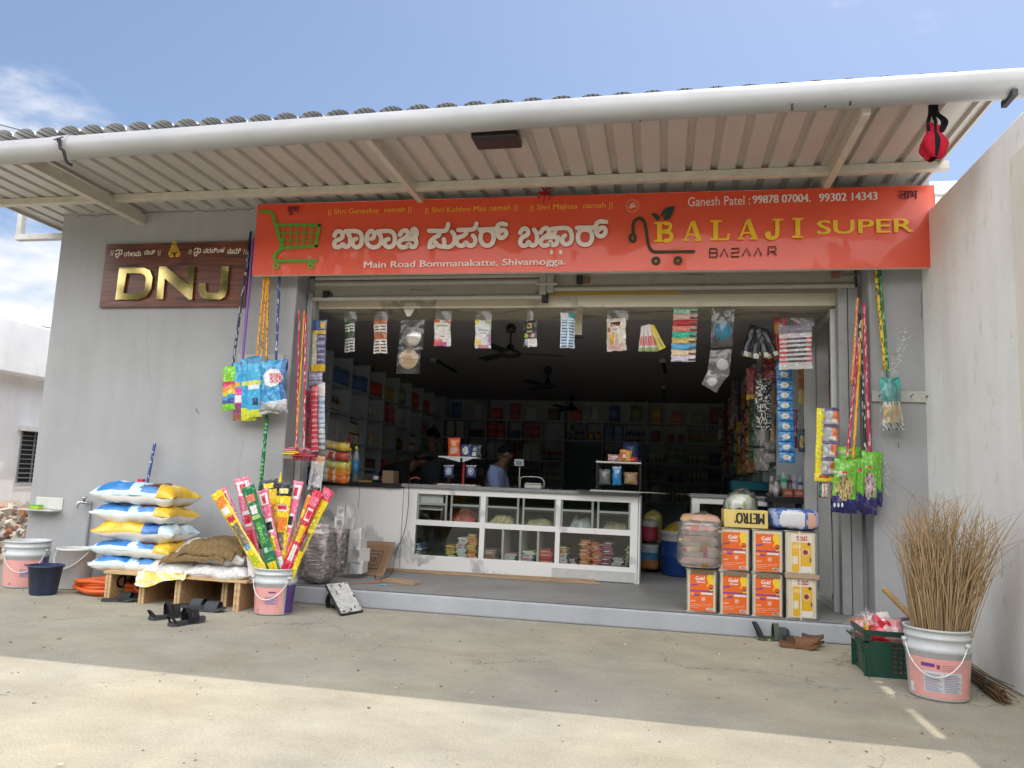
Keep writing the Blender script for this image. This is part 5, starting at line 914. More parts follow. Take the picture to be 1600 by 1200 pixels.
PALS = [[tuple(min(.8, k*2.1+.03) for k in c) for c in p_] for p_ in PALS]
CN = ['dark red', 'pale beige', 'dark brown', 'navy blue', 'amber brown', 'dull green', 'greyish white', 'maroon']
RN = {0: 'bottom row', 1: 'second row up', 2: 'third row up', 3: 'fourth row up', 4: 'row under the loft', 5: 'loft row'}
OR = ['first', 'second', 'third', 'fourth', 'fifth', 'sixth', 'seventh', 'eighth', 'ninth', 'tenth', 'eleventh', 'twelfth']
rg = random.Random(21)
PROTO = {}
def good(kind, w_, d_, h_, pal):
    key = (kind, round(w_, 2), round(h_, 2), pal)
    if key not in PROTO:
        q = MB(); c1, c2 = PALS[pal]
        if kind == 'bottle':
            r = min(w_, d_)/2; q.lathe([(0, 0), (r, .004), (r, h_*.58), (r*.85, h_*.68), (r*.32, h_*.78), (r*.32, h_*.9), (r*.4, h_*.9), (r*.4, h_), (0, h_)], seg=10, colf=lambda i, a: (.5, .5, .48) if i >= 5 else (c2 if i == 1 else c1)); q.lathe([(r*1.02, h_*.15), (r*1.02, h_*.48)], seg=10, col=(.55, .52, .45))
        elif kind == 'jar':
            r = min(w_, d_)/2; q.lathe([(0, 0), (r, .004), (r, h_*.8), (r*.8, h_*.84), (r*.86, h_*.85), (r*.86, h_), (0, h_)], seg=12, colf=lambda i, a: c1 if i < 3 else (.5, .1, .08))
        elif kind == 'box':
            q.box((-w_/2, -d_/2, 0), (w_/2, d_/2, h_), c1); q.box((-w_*.42, -d_/2-.003, h_*.2), (w_*.42, d_/2+.003, h_*.65), c2); q.box((-w_/2-.003, -d_*.4, h_*.2), (w_/2+.003, d_*.4, h_*.65), c2)
        else:
            q.pouch(w_, h_, d_*.8, lambda u, v: c2 if .3 < v < .7 else c1, Matrix.Identity(4), 6, 6, .012, pal)
        o = q.build(kind, PRINT); PROTO[key] = o.data; bpy.data.objects.remove(o)
    return PROTO[key]
def place(kind, me, loc, rz, label, cat, group):
    o = bpy.data.objects.new(kind, me); COL.objects.link(o); o.location = loc; o.rotation_euler = (0, 0, rz); tag(o, label, cat, group)
def fill(side, cols, rows, fn, rz, maxn, skip=.05, dep=.22, rmin=1):
    for j, z in enumerate(rows):
        if j < rmin: continue
        zt_ = rows[j+1] if j+1 < len(rows) else 2.72
        for i in range(len(cols)-1):
            if rg.random() < skip: continue
            w_ = cols[i+1]-cols[i]-.05; H_ = zt_-z-.05; pal = rg.randrange(8); kind = rg.choice(['bottle', 'bottle', 'jar', 'box', 'box', 'packet'])
            loft = j == len(rows)-1
            if loft: kind = rg.choice(['box', 'packet'])
            iw = {'bottle': .072, 'jar': .115, 'box': .165, 'packet': .17}[kind]*(1.3 if loft else 1); ih = min(H_, {'bottle': .24, 'jar': .16, 'box': .15, 'packet': .22}[kind]*(1.5 if loft else 1)); n_ = max(1, min(maxn, int(w_/iw))); lv = 2 if kind in ('box', 'jar') and ih*2 < H_ and not loft else 1
            rn = RN.get(min(j, 5)) if not loft else 'loft row'; lb = '%s %s in the %s shelves, %s, %s compartment' % (CN[pal], kind, side, rn, OR[i])
            for k in range(n_):
                for l_ in range(lv):
                    u = cols[i]+.025+w_*(k+.5)/n_; h2 = ih*(.92+.08*((k*7+i) % 2)); p = fn(u, rg.uniform(.10, .16)); place(kind, good(kind, iw*.94, min(dep, iw), ih, pal), (p.x, p.y, z+.013+l_*ih*1.005), rz+rg.uniform(-.06, .06), lb, kind, lb)
fill('back left', bcols, rowsZ, lambda u, d: Vector((u, 8.5+d, 0)), 0, 5)
fill('back right', bc2[1:], rowsZ, lambda u, d: Vector((u, 8.5+d, 0)), 0, 5, .03)
fill('over door', [-1.92, -1.5, -1.16], rowsZ[4:], lambda u, d: Vector((u, 8.5+d, 0)), 0, 4, 0, rmin=0)
fill('left wall', lcols[1:], rowsZ, lambda u, d: Vector((-4.4-d, u, 0)), math.pi/2, 4, .10)
fill('right wall', rcols, [.36, .75, 1.05, 1.32, 1.60, 1.9, 2.3], lambda u, d: Vector((1.12+d, u, 0)), math.pi/2, 4, .08, rmin=2)
# hanging goods in front of the right hand shelves
rh = random.Random(8)
for i, (px, y0, y1, Y, col, lb) in enumerate(((1128, 640, 690, 4.6, (.10, .08, .09), 'dark strip of packets hanging deepest before the right wall shelves'), (1146, 625, 672, 4.0, (.25, .10, .06), 'reddish brown strip of packets hanging inside before the right wall'), (1158, 655, 675, 3.6, (.45, .32, .05), 'yellow strip of packets hanging inside before the right wall'), (1166, 700, 722, 3.4, (.30, .14, .03), 'amber packet hanging low before the right wall shelves'), (1150, 590, 660, 3.0, (.07, .06, .07), 'black strip of packets hanging inside right of the fan'))):
    packet('hanging_strip', lb, 'packets', (px-8, y0, px+8, y1), Y, pat(col, (0, .3, 1, .36, tuple(c*1.8 for c in col)), (0, .65, 1, .7, tuple(c*1.8 for c in col))), .05)
cnm = ['maroon', 'grey', 'golden', 'dark green', 'navy', 'rust', 'cream', 'plum', 'silver', 'amber']; cvl = [(.30, .06, .07), (.35, .34, .33), (.55, .38, .06), (.07, .20, .09), (.05, .08, .24), (.40, .16, .05), (.60, .54, .42), (.22, .08, .20), (.52, .52, .54), (.48, .28, .06)]
for i in range(22):
    Y = 1.9+.24*i; X = 1.06-.05*(i % 2); zt_ = 2.45-.12*((i*5) % 4); h_ = .5+.18*((i*7) % 4); cl = cvl[i % 10]; q = MB(); q.pouch(.16, h_, .05, busy(pat(cl, (0, .22, 1, .26, (.04, .04, .04)), (0, .47, 1, .51, (.04, .04, .04)), (0, .72, 1, .76, (.04, .04, .04)), (.2, .3, .8, .42, tuple(min(.8, k*1.7+.1) for k in cl)), (.2, .55, .8, .67, tuple(min(.8, k*1.7+.1) for k in cl))), i, 6, 24, .7), wp(X, Y, zt_-h_, rz=-.55+.2*math.sin(i*3)), 10, 36, .012, i); tag(q.build('hanging_strip', PRINT, org=(X, Y, zt_-h_)), '%s packet strip hanging before the right wall shelves, %s' % (cnm[i % 10], ('in the outer half' if i < 10 else 'in the deeper half') if i < 20 else 'deepest of its colour'), 'packets')
# fans
def fan(label, mx, my, cx_, cy_, Y, rot):
    m_ = at(mx, my, Z=2.75) if Y is None else at(mx, my, Y=Y); Y = m_.y; c = at(cx_, cy_, Y=Y); c.x = m_.x; T = thing('ceiling_fan', label, 'fan', (c.x, Y, c.z), 'ceiling fans'); bk = (.02, .02, .022)
    q = MB(); q.lathe([(0, 0), (.03, 0), (.055, -.05), (.05, -.09), (.012, -.1)], (c.x, Y, 2.748), 14, bk); q.build('canopy', PLAST, T); q = MB(); q.tube([(c.x, Y, 2.70), (c.x, Y, c.z+.05)], .011, bk, 8); q.build('rod', PLAST, T)
    q = MB(); q.lathe([(.012, .10), (.04, .08), (.05, .04), (.105, .025), (.12, 0), (.11, -.025), (.05, -.045), (0, -.05)], c, 20, bk); q.build('motor', PLAST, T)
    for k in range(3):
        a = rot+k*2.094; M_ = Matrix.Translation(c) @ Matrix.Rotation(a, 4, 'Z') @ Matrix.Rotation(.12, 4, 'X'); q = MB(); q.grid(lambda u, v: M_ @ Vector((.09+.5*u, (-.055-.012*u)+(.11+.024*u)*v, .004)), 6, 2, col=bk); q.grid(lambda u, v: M_ @ Vector((.09+.5*u, (-.055-.012*u)+(.11+.024*u)*v, -.002)), 6, 2, col=bk, flip=True); q.build('blade', PLAST, T)
fan('nearest black ceiling fan hanging just inside the opening', 799, 506, 800, 552, None, .25); fan('second black ceiling fan hanging deeper in the shop', 857, 572, 857, 603, None, .1); fan('farthest black ceiling fan near the back wall shelves', 893, 618, 895, 638, None, .05)
for (a, b, lb) in (((678, 561), (712, 580), 'dark tube light batten on the ceiling left of the nearest fan'), ((1035, 562), (1040, 582), 'dark tube light batten on the ceiling right of centre'), ((1037, 604), (1038, 622), 'dark tube light batten on the ceiling near the back')):
    p0 = at(*a, Z=2.74); p1 = at(*b, Z=2.74); d = p1-p0; q = MB(); q.tube([p0, p1], .03, (.05, .05, .05), 6); q.box((p0.x-.04, p0.y-.03, 2.70), (p0.x+.04, p0.y+.0, 2.745), (.4, .4, .38)); tag(q.build('tube_light', PLAST, org=p0), lb, 'tube light')
c = at(895, 668, Y=8.44); q = MB(); M_ = Matrix.Rotation(math.pi/2, 4, 'X'); q.lathe([(0, .0), (.115, 0), (.125, .02), (.115, .035), (.10, .03), (0, .03)], c, 28, M=M_, colf=lambda i, a: (.42, .43, .42)); q.box((c.x-.045, c.y-.036, c.z-.06), (c.x+.045, c.y-.031, c.z+.055), (.05, .05, .06)); tag(q.build('wall_clock', PLAST, org=c), 'round pale clock with dark square centre above the back doorway', 'clock')
# ================================================================ things on the counters
def rackbox(T, nm, a, b, col): q = MB(); q.box(a, b, col); return q.build(nm, MATTE, T, bev=.003)
p = at(718, 750, Y=1.62); Rk = thing('counter_rack', 'small white rack on a red post standing on the display counter', 'rack', (p.x, 1.62, CT+.005)); s_ = (at(748, 720, Y=1.6)-at(688, 720, Y=1.6)).x/2
rackbox(Rk, 'post', (p.x+.03, 1.60, CT+.006), (p.x+.055, 1.63, CT+.25), (.32, .02, .02)); z1 = at(718, 715, Y=1.6).z
for z in (CT+.012, z1): rackbox(Rk, 'shelf', (p.x-s_, 1.5, z-.006), (p.x+s_, 1.72, z+.008), (.62, .62, .6))
q = MB(); q.add([(p.x-s_*.8, 1.50, z1-.006), (p.x+.03, 1.5, z1-.006), (p.x+.03, 1.5, z1-.05)], [(0, 2, 1)], (.6, .6, .58)); q.add([(p.x+s_*.8, 1.50, z1-.006), (p.x+.055, 1.5, z1-.006), (p.x+.055, 1.5, z1-.05)], [(0, 1, 2)], (.6, .6, .58)); q.build('shelf_gusset', MATTE, Rk)
packet('snack_pack', 'orange red snack packet on top of the small counter rack', 'packet', (700, 684, 719, 714.5), 1.55, pat((.66, .10, .03), (.25, .2, .75, .5, (.6, .4, .3)), (.3, .55, .7, .85, (.75, .35, .1))), .06)
packet('snack_pack', 'navy packet with pale round print beside the orange one on the rack', 'packet', (720, 694, 737, 714.5), 1.56, lambda u, v: (.5, .55, .6) if (u-.45)**2+(v-.5)**2 < .09 else (.03, .06, .16), .05); packet('snack_pack', 'dark packet with white label at the right of the rack top', 'packet', (736, 695, 752, 714.5), 1.56, pat((.03, .04, .07), (.1, .1, .5, .4, W_), (.2, .5, .6, .75, (.3, .35, .5))), .04)
for a, lb in ((693, 'left navy packet with round emblem on the lower rack shelf'), (728, 'right navy packet with round emblem on the lower rack shelf')): packet('snack_pack', lb, 'packet', (a, 727, a+16, 746), 1.56, lambda u, v: (.45, .5, .6) if .05 < (u-.5)**2+(v-.5)**2 < .10 or ((u-.5)**2+(v-.5)**2 < .02) else ((.5, .5, .5) if v > .9 else (.02, .04, .14)), .05, nu=12, nv=12)
for (x0, y0, x1, y1, cl, lb) in ((690, 754, 730, 749, (.62, .62, .62), 'crumpled white paper lying left on the display counter top'), (650, 752, 700, 747, (.03, .03, .035), 'folded black cloth lying on the display counter top'), (900, 766, 940, 757, (.5, .5, .48), 'pale newspaper lying right on the display counter top')):
    a = at(x0, y0, Z=CT+.01); b = at(x1, y1, Z=CT+.01); b.y = min(b.y, 1.8); q = MB(); q.grid(lambda u, v: Vector((a.x+(b.x-a.x)*u, a.y+(max(.12, b.y-a.y))*v, CT+.012+.018*max(0, noise.noise(Vector((u*4, v*4, x0)))))), 12, 6, col=cl); tag(q.build('paper_sheet', MATTE, org=a), lb, 'paper')
Sc = thing('weighing_scale', 'electronic weighing scale with a display on a thin pole', 'scale', at(825, 757, Y=1.5)); a = at(811, 758, Y=1.5); tp = at(811, 730, Y=1.5); q = MB(); q.tube([(a.x, 1.5, CT+.005), (a.x, 1.5, tp.z)], .007, (.5, .5, .5), 6); q.build('pole', METAL, Sc)
d0 = at(804, 728, Y=1.5); d1 = at(819, 718, Y=1.5); q = MB(); q.box((d0.x, 1.47, d0.z), (d1.x, 1.52, d1.z), (.35, .36, .36)); q.build('display_head', PLAST, Sc, bev=.006); q = MB(); q.box((d0.x+.018, 1.464, d0.z+.015), (d1.x-.018, 1.469, d1.z-.015), (.10, .16, .18)); q.build('screen', PLAST, Sc)
b0 = at(825, 758, Y=1.5); b1 = at(848, 754, Y=1.5); q = MB(); q.box((b0.x-.02, 1.4, CT+.006), (b1.x, 1.66, CT+.05), (.5, .48, .45)); q.build('base', PLAST, Sc, bev=.01); q = MB(); q.box((b0.x-.01, 1.39, CT+.052), (b1.x+.0, 1.67, CT+.062), (.6, .6, .6)); q.build('platform', METAL, Sc)
q = MB(); w_ = [(b0.x-.08, 1.5, CT+.01), (b0.x-.08, 1.5, CT+.08), (b0.x-.06, 1.5, CT+.12), (b1.x-.05, 1.5, CT+.125), (b1.x+.01, 1.5, CT+.09), (b1.x+.015, 1.5, CT+.03)]; q.tube(smooth(w_, 5), .005, (.55, .55, .55), 6); q.build('wire_guard', METAL, Sc)
Sn = thing('snack_stand', 'black wire snack stand with white tray on the right counter end', 'stand', at(968, 762, Y=1.55)); zt_ = at(968, 723, Y=1.5).z; x0 = at(933, 745, Y=1.5).x; x1 = at(1000, 745, Y=1.5).x
q = MB()
for X in (x0, x1):
    for y_ in (1.45, 1.7): q.tube([(X, y_, CT+.006), (X+.004, y_, CT+.12), (X, y_, zt_+.03)], .009, (.03, .03, .03), 6)
q.build('wire_leg', MATTE, Sn); q = MB(); q.box((x0-.01, 1.42, zt_-.008), (x1+.01, 1.73, zt_+.008), (.62, .62, .6)); q.build('tray', PLAST, Sn, bev=.003); q = MB(); q.box((x0-.06, 1.40, CT+.006), (x1+.0, 1.75, CT+.022), (.55, .55, .52)); q.build('base_board', PLAST, Sn)
packet('snack_pack', 'yellow and red snack packet on top of the black snack stand', 'packet', (967, 703, 986, 721), 1.52, pat((.72, .42, .08), (.1, .1, .6, .8, (.62, .12, .04)), (.3, .3, .5, .6, W_)), .05, lean=2); packet('snack_pack', 'pinkish white packets lying on the left of the snack stand', 'packet', (950, 710, 968, 721), 1.54, pat((.5, .3, .3), (.2, .4, .8, .8, (.62, .5, .5))), .06); packet('snack_pack', 'red packet at the right edge of the snack stand top', 'packet', (984, 714, 996, 722), 1.52, pat((.5, .04, .05)), .05); packet('blue_pack', 'tall bright blue packet standing in the black snack stand', 'packet', (957, 729, 971, 758), 1.44, pat((.02, .20, .48), (.2, .6, .8, .8, (.3, .5, .65)), (0, .88, 1, 1, (.4, .42, .45))), .04); packet('bread_pack', 'brown bread packet lying behind the blue one in the stand', 'packet', (975, 738, 996, 757), 1.5, pat((.34, .22, .12)), .07); packet('dark_pack', 'dark grey packet left of the blue one in the stand', 'packet', (936, 733, 954, 757), 1.52, pat((.12, .13, .14), (.2, .5, .6, .8, (.3, .3, .3))), .06)
packet('blue_carton', 'dark blue carton behind the snack stand top', 'carton', (973, 692, 998, 721), 1.9, pat((.02, .04, .14)), .1)
# ================================================================ people at the counter
def person(label, base, J, R, cloth, skin=(.16, .085, .055), hair=(.008, .007, .007), face=0., group=None, stripe=None):
    T = thing('person', label, 'person', base, group, 0)
    def skinmesh(name, verts, edges, rad, m, root, sub=2, col=None):
        me = bpy.data.meshes.new(name); me.from_pydata([Vector(v) for v in verts], edges, []); o = bpy.data.objects.new(name, me); COL.objects.link(o); o.parent = T; me.materials.append(m)
        md = o.modifiers.new('skin', 'SKIN'); md.use_smooth_shade = True
        for i, r_ in enumerate(rad): me.skin_vertices[0].data[i].radius = (r_, r_)
        me.skin_vertices[0].data[root].use_root = True; s_ = o.modifiers.new('sub', 'SUBSURF'); s_.levels = sub; s_.render_levels = sub; return o
    V = []; E_ = []; Rd = []; ix = {}
    def add(n_, p, r_, par=None): ix[n_] = len(V); V.append(p); Rd.append(r_); E_.append((ix[par], ix[n_])) if par else None
    add('pelvis', J['pelvis'], .13); add('belly', J['belly'], .12, 'pelvis'); add('chest', J['chest'], .135, 'belly'); add('neck', J['neck'], .055, 'chest'); hd = Vector(J['head']); nk = Vector(J['neck']); up = (hd-nk).normalized(); fw = Vector((math.cos(face), math.sin(face), -.1)).normalized()
    add('jaw', tuple(hd-up*.075+fw*.015), .062, 'neck'); add('head', tuple(hd), .088, 'jaw'); add('crown', tuple(hd+up*.075-fw*.01), .07, 'head')
    sd = Vector((-fw.y, fw.x, 0)); add('nose', tuple(hd-up*.02+fw*.105), .012, 'head'); add('chin', tuple(hd-up*.115+fw*.055), .025, 'jaw'); add('ear', tuple(hd+sd*.092), .014, 'head'); add('ear2', tuple(hd-sd*.092), .014, 'head')
    for s_ in ('l', 'r'):
        add('sh'+s_, J['sh'+s_], .07, 'chest'); add('el'+s_, J['el'+s_], .046, 'sh'+s_); add('wr'+s_, J['wr'+s_], .03, 'el'+s_); w_ = Vector(J['wr'+s_]); d_ = (w_-Vector(J['el'+s_])).normalized(); q_ = d_.orthogonal().normalized(); add('pa'+s_, tuple(w_+d_*.07), .034, 'wr'+s_)
        for k in range(4): add('f%d%s' % (k, s_), tuple(w_+d_*.105+q_*(k-1.5)*.02), .0095, 'pa'+s_); add('g%d%s' % (k, s_), tuple(w_+d_*(.165+.008*(1.5-abs(k-1.5)))+q_*(k-1.5)*.022+Vector((0, 0, -.02))), .008, 'f%d%s' % (k, s_))
        add('th'+s_, tuple(w_+d_*.07+q_*.06), .010, 'pa'+s_)
        add('hi'+s_, J['hi'+s_], .095, 'pelvis'); add('kn'+s_, J['kn'+s_], .06, 'hi'+s_); add('an'+s_, J['an'+s_], .04, 'kn'+s_); add('to'+s_, tuple(Vector(J['an'+s_])+fw*.14+Vector((0, 0, -.04))), .035, 'an'+s_)
    skinmesh('body', V, E_, Rd, mat('skin_tone', skin, rough=.5, var=.06), 0)
    ks = ['pelvis', 'belly', 'chest', 'shl', 'ell', 'shr', 'elr']; nk2 = Vector(J['chest']).lerp(nk, .7); vs = [V[ix[k]] for k in ks]+[tuple(nk2)]; rs = [.145, .142, .158, .09, .068, .09, .068, .075]
    skinmesh('shirt', vs, [(0, 1), (1, 2), (2, 3), (3, 4), (2, 5), (5, 6), (2, 7)], rs, cloth, 0)
    vs = [V[ix[k]] for k in ('pelvis', 'hil', 'knl', 'anl', 'hir', 'knr', 'anr')]; skinmesh('trousers', vs, [(0, 1), (1, 2), (2, 3), (0, 4), (4, 5), (5, 6)], [.148, .108, .078, .062, .108, .078, .062], mat('dark_trousers', (.02, .02, .025), rough=.9), 0)
    q = MB(); ctr = hd+up*.03-fw*.012
    def hp(u, v):
        a = u*2*math.pi; ph = v*1.75; d_ = up*math.cos(ph)+(fw*math.cos(a)+sd*math.sin(a))*math.sin(ph); k = .112+.006*noise.noise(Vector((a*3, ph*6, 1)))
        if d_.dot(fw) > .35 and ph > .9: k *= .8
        return ctr+d_*k
    q.grid(hp, 26, 12, col=hair); o = q.build('hair', CLOTH); o.parent = T
    q = MB()
    for s_ in (-1, 1): q.lathe([(0, -.008), (.009, 0), (0, .008)], hd+fw*.083+sd*s_*.032+up*.008, 8, (.02, .015, .012)); q.tube([hd+fw*.088+sd*(s_*.032-.018)+up*.03, hd+fw*.088+sd*(s_*.032+.018)+up*.032], .004, hair, 5)
    q.tube([hd+fw*.085-sd*.02-up*.055, hd+fw*.092-up*.056, hd+fw*.085+sd*.02-up*.055], .005, (.14, .05, .04), 5); o = q.build('face_features', MATTE); o.parent = T; return T
h0 = at(792, 710, Y=2.75); bx_ = h0.x-.03; by_ = 2.75; hz = h0.z
person('seated dark haired man in a pale blue shirt behind the counter', (bx_, by_, FL), dict(pelvis=(-.12, 0, hz-FL-.70), belly=(-.12, 0, hz-FL-.52), chest=(-.09, -.01, hz-FL-.28), neck=(-.02, -.02, hz-FL-.12), head=(.03, -.04, hz-FL), shl=(-.09, .18, hz-FL-.21), ell=(.0, .24, hz-FL-.50), wrl=(.22, .14, hz-FL-.50), shr=(-.10, -.18, hz-FL-.21), elr=(-.02, -.25, hz-FL-.50), wrr=(.2, -.16, hz-FL-.5), hil=(-.08, .1, hz-FL-.73), knl=(.34, .12, hz-FL-.72), anl=(.34, .12, .08), hir=(-.08, -.1, hz-FL-.73), knr=(.34, -.12, hz-FL-.72), anr=(.34, -.12, .08)), None, mat('blue_shirt', (.24, .33, .56), rough=.9, var=.1), face=-.35)
St = thing('stool', 'low brown stool under the man in the pale blue shirt', 'stool', (bx_-.1, by_, FL)); q = MB(); q.lathe([(0, hz-.93-FL+.10), (.16, hz-.93-FL+.10), (.16, hz-.93-FL+.06), (0, hz-.93-FL+.06)], (bx_-.1, by_, FL), 16, (.2, .12, .07)); q.build('seat', WOODM, St)
for k in range(3): q = MB(); a = k*2.09; q.tube([(bx_-.1+.12*math.cos(a), by_+.12*math.sin(a), hz-.87), (bx_-.1+.17*math.cos(a), by_+.17*math.sin(a), FL+.001)], .014, (.2, .12, .07), 6); q.build('leg', WOODM, St)
h1 = at(672, 684, Y=4.2); hz = h1.z-FL
SHS = mat('striped_shirt', (.06, .065, .075), rough=.9, var=.35, scale=30, stretch=(6, .3, .3))
person('standing person in a dark striped shirt in the gloom left of the rack', (h1.x+.05, 4.2, FL), dict(pelvis=(0, 0, hz-.72), belly=(0, 0, hz-.55), chest=(0, 0, hz-.36), neck=(0, 0, hz-.15), head=(-.02, 0, hz), shl=(-.2, 0, hz-.26), ell=(-.27, .03, hz-.55), wrl=(-.26, -.08, hz-.78), shr=(.2, 0, hz-.26), elr=(.27, .03, hz-.55), wrr=(.26, -.08, hz-.78), hil=(-.09, 0, hz-.76), knl=(-.10, -.02, (hz-.76)*.52), anl=(-.10, 0, .08), hir=(.09, 0, hz-.76), knr=(.1, -.02, (hz-.76)*.52), anr=(.1, 0, .08)), None, SHS, skin=(.08, .05, .04), face=math.pi)
h2 = at(655, 712, Y=3.3); hz = h2.z-FL
person('person in black bending forward in the gloom behind the side counter', (h2.x-.1, 3.3, FL), dict(pelvis=(-.42, .1, hz-.40), belly=(-.32, .08, hz-.22), chest=(-.10, .03, hz-.14), neck=(.06, 0, hz-.10), head=(.16, -.02, hz-.06), shl=(-.06, .2, hz-.16), ell=(.05, .22, hz-.45), wrl=(.18, .12, hz-.62), shr=(-.06, -.18, hz-.16), elr=(.03, -.2, hz-.45), wrr=(.18, -.12, hz-.62), hil=(-.44, .18, hz-.46), knl=(-.36, .18, (hz-.46)*.5), anl=(-.44, .18, .08), hir=(-.44, 0, hz-.46), knr=(-.36, 0, (hz-.46)*.5), anr=(-.44, 0, .08)), None, mat('black_shirt', (.012, .012, .014), rough=.95), skin=(.06, .04, .03), face=-.1)
# ================================================================ goods on and beside the left counter
def card(u, v): return None
strip1 = pat((.10, .09, .20), (0, .80, 1, 1, (.04, .10, .26)), (.6, .82, .95, .95, YEL1), (0, .74, 1, .80, YEL1), (0, .15, .35, .72, (.62, .60, .45)), (.4, .66, .95, .70, (.4, .38, .5)), (.4, .55, .95, .59, (.4, .38, .5)), (.4, .44, .95, .48, (.4, .38, .5)), (.4, .33, .95, .37, (.4, .38, .5)), (.4, .22, .95, .26, (.4, .38, .5)), (0, .04, 1, .15, YEL1))
packet('sachet_card', 'yellow and violet sachet card hanging highest at the left door jamb', 'sachets', (486, 500, 508, 583), .22, strip1, .02, nv=30, lean=3)
packet('sachet_strip', 'pale violet sachets hanging below the yellow card at the left jamb', 'sachets', (483, 582, 504, 602), .22, pat((.35, .32, .45), (0, .3, 1, .4, (.12, .10, .25)), (0, .7, 1, .8, (.5, .48, .55))), .03)
def sach(c1, c2, n_):
    return lambda u, v: c2 if (v*n_) % 1 < .35 and u > .1 else c1
packet('sachet_strip', 'dark red sachet strip hanging leftmost beside the push brooms', 'sachets', (479, 610, 489, 702), .20, sach((.30, .02, .04), (.12, .03, .03), 14), .03, nv=42); packet('sachet_strip', 'bright red sachet strip hanging between dark red and blue ones', 'sachets', (486, 603, 497, 706), .18, sach((.60, .04, .08), (.7, .3, .3), 13), .04, nv=42); packet('sachet_strip', 'white and blue sachet strip hanging rightmost at the left jamb', 'sachets', (494, 598, 508, 704), .22, lambda u, v: (.72, .66, .64) if v > .80 else sach((.52, .60, .66), (.18, .32, .46) if v > .35 else (.2, .2, .22), 13)(u, v), .04, nv=44, nu=6)
for i, (y, cl, lb) in enumerate(((697, (.75, .55, .08), 'top'), (712, (.55, .08, .05), 'second'), (727, (.72, .62, .1), 'third'), (739, (.78, .25, .03), 'fourth'), (748, (.72, .17, .03), 'lowest'))):
    for j in range(2):
        a = at(496+j*12, y-4, Y=1.0+j*.25); b = at(540+j*6, y+2, Y=1.0+j*.25); q = MB(); q.pouch(.085, (b-a).length, .06, lambda u, v: (.66, .60, .52) if v < .45 else ((.7, .66, .55) if .6 < v < .7 else cl), basis(a, b), 6, 12, .008, i+j*7, pinch=.2); tag(q.build('snack_packet', PRINT, org=a), '%s snack packet of the %s row pointing right over the side counter' % ('rear' if j else 'front', lb), 'snack', 'snack packets on hooks by the side counter')
packet('carrier_bag', 'white printed carrier bag hanging below the snack packets', 'bag', (480, 712, 501, 766), .15, pat((.60, .58, .58), (0, .86, 1, 1, (.5, .25, .12)), (.15, .80, .85, .86, (.62, .45, .3)), (.3, .2, .4, .6, (.3, .3, .4)), (.5, .25, .6, .55, (.35, .35, .45))), .03, lean=8, wr=.012)
def bottle(label, px, y0, y1, Y, r, prof, cf):
    c = at(px, y1, Y=Y); c.z = CT+.001; h = at(px, y0, Y=Y).z-c.z; q = MB(); q.lathe([(a*r, b*h) for a, b in prof], c, 16, colf=cf); tag(q.build('bottle', PLAST, org=c), label, 'bottle')
BP = [(0, 0), (1, .01), (1, .25), (1.02, .25), (1.02, .6), (1, .6), (.75, .78), (.35, .86), (.35, .9), (.42, .9), (.42, 1), (0, 1)]
bottle('clear bottle with yellow label and yellow cap on the side counter', 544, 700, 748, 1.36, .038, BP, lambda i, a: YB if i > 8 else ((.6, .5, .1) if i == 3 else (.35, .33, .28))); bottle('bottle with bright blue label and yellow cap on the side counter', 554, 697, 749, 1.34, .036, BP, lambda i, a: YB if i > 8 else ((.05, .25, .55) if i == 3 else (.30, .34, .36))); bottle('dark red bottle with red cap behind the yellow capped ones', 541, 680, 735, 1.6, .04, BP, lambda i, a: (.4, .02, .02))
packet('gold_ribbon', 'shiny golden ribbon packet above the bottles on the side counter', 'ribbon', (528, 690, 541, 708), 1.4, lambda u, v: (.7, .5, .03) if (u*3+v*4) % 1 < .6 else (.1, .08, .02), .03, wr=.015)
p0 = at(558, 750, Y=1.4); q = MB(); q.box((p0.x, 1.38, CT+.002), (p0.x+.17, 1.6, CT+.02), (.36, .24, .05)); tag(q.build('yellow_card', MATTE, org=p0), 'flat yellow brown card lying beside the bottles on the side counter', 'card')
p0 = at(598, 752, Y=1.4); q = MB(); q.box((p0.x, 1.38, CT+.002), (p0.x+.12, 1.55, at(600, 735, Y=1.4).z), (.22, .15, .09)); tag(q.build('small_carton', MATTE, org=p0), 'small brown carton at the right end of the side counter', 'carton'); bottle('small dark blue bottle beside the brown carton on the side counter', 587, 737, 750, 1.42, .03, BP, lambda i, a: (.5, .5, .5) if i == 3 else (.03, .05, .12))
# ================================================================ goods hanging from the lintel
HY = .36
def film_tab(px0, px1, y0, y1, Y, par): 
    a = at(px0, y1, Y=Y); b = at(px1, y0, Y=Y); q = MB(); q.grid(lambda u, v: Vector((a.x+(b.x-a.x)*u, Y+.004*math.sin(u*7+v*3), a.z+(b.z-a.z)*v)), 6, 6); return q.build('clear_bag', FILM, par)
def hung(label, cat, box, colf, t=.02, top=483, name='hanging_packet', lean=0., nu=16, nv=26, tab=None, wr=.005, Y=None):
    Y = Y or HY; o = packet(name, label, cat, box, Y, colf, t*1.3, nu=nu, nv=nv, wr=wr*1.6, lean=lean+.8*math.sin(box[0]), yaw=.35*math.sin(box[0]*1.7))
    if box[1] > top+2: film_tab(box[0]+1 if tab is None else tab[0], box[2]+2 if tab is None else tab[1], top-3, box[1]+3, Y-.002, o)
    return o
def pills(c, bg): return lambda u, v: c if v > .86 or .40 < v < .62 else (bg if (v*11) % 1 < .4 or abs(u-.5) < .06 or u < .06 or u > .94 else tuple(k*.35 for k in c))
hung('green and white sachet card hanging leftmost from the lintel', 'sachets', (537, 500, 556, 550), pills((.06, .10, .05), (.62, .62, .60)), nv=44, nu=16)
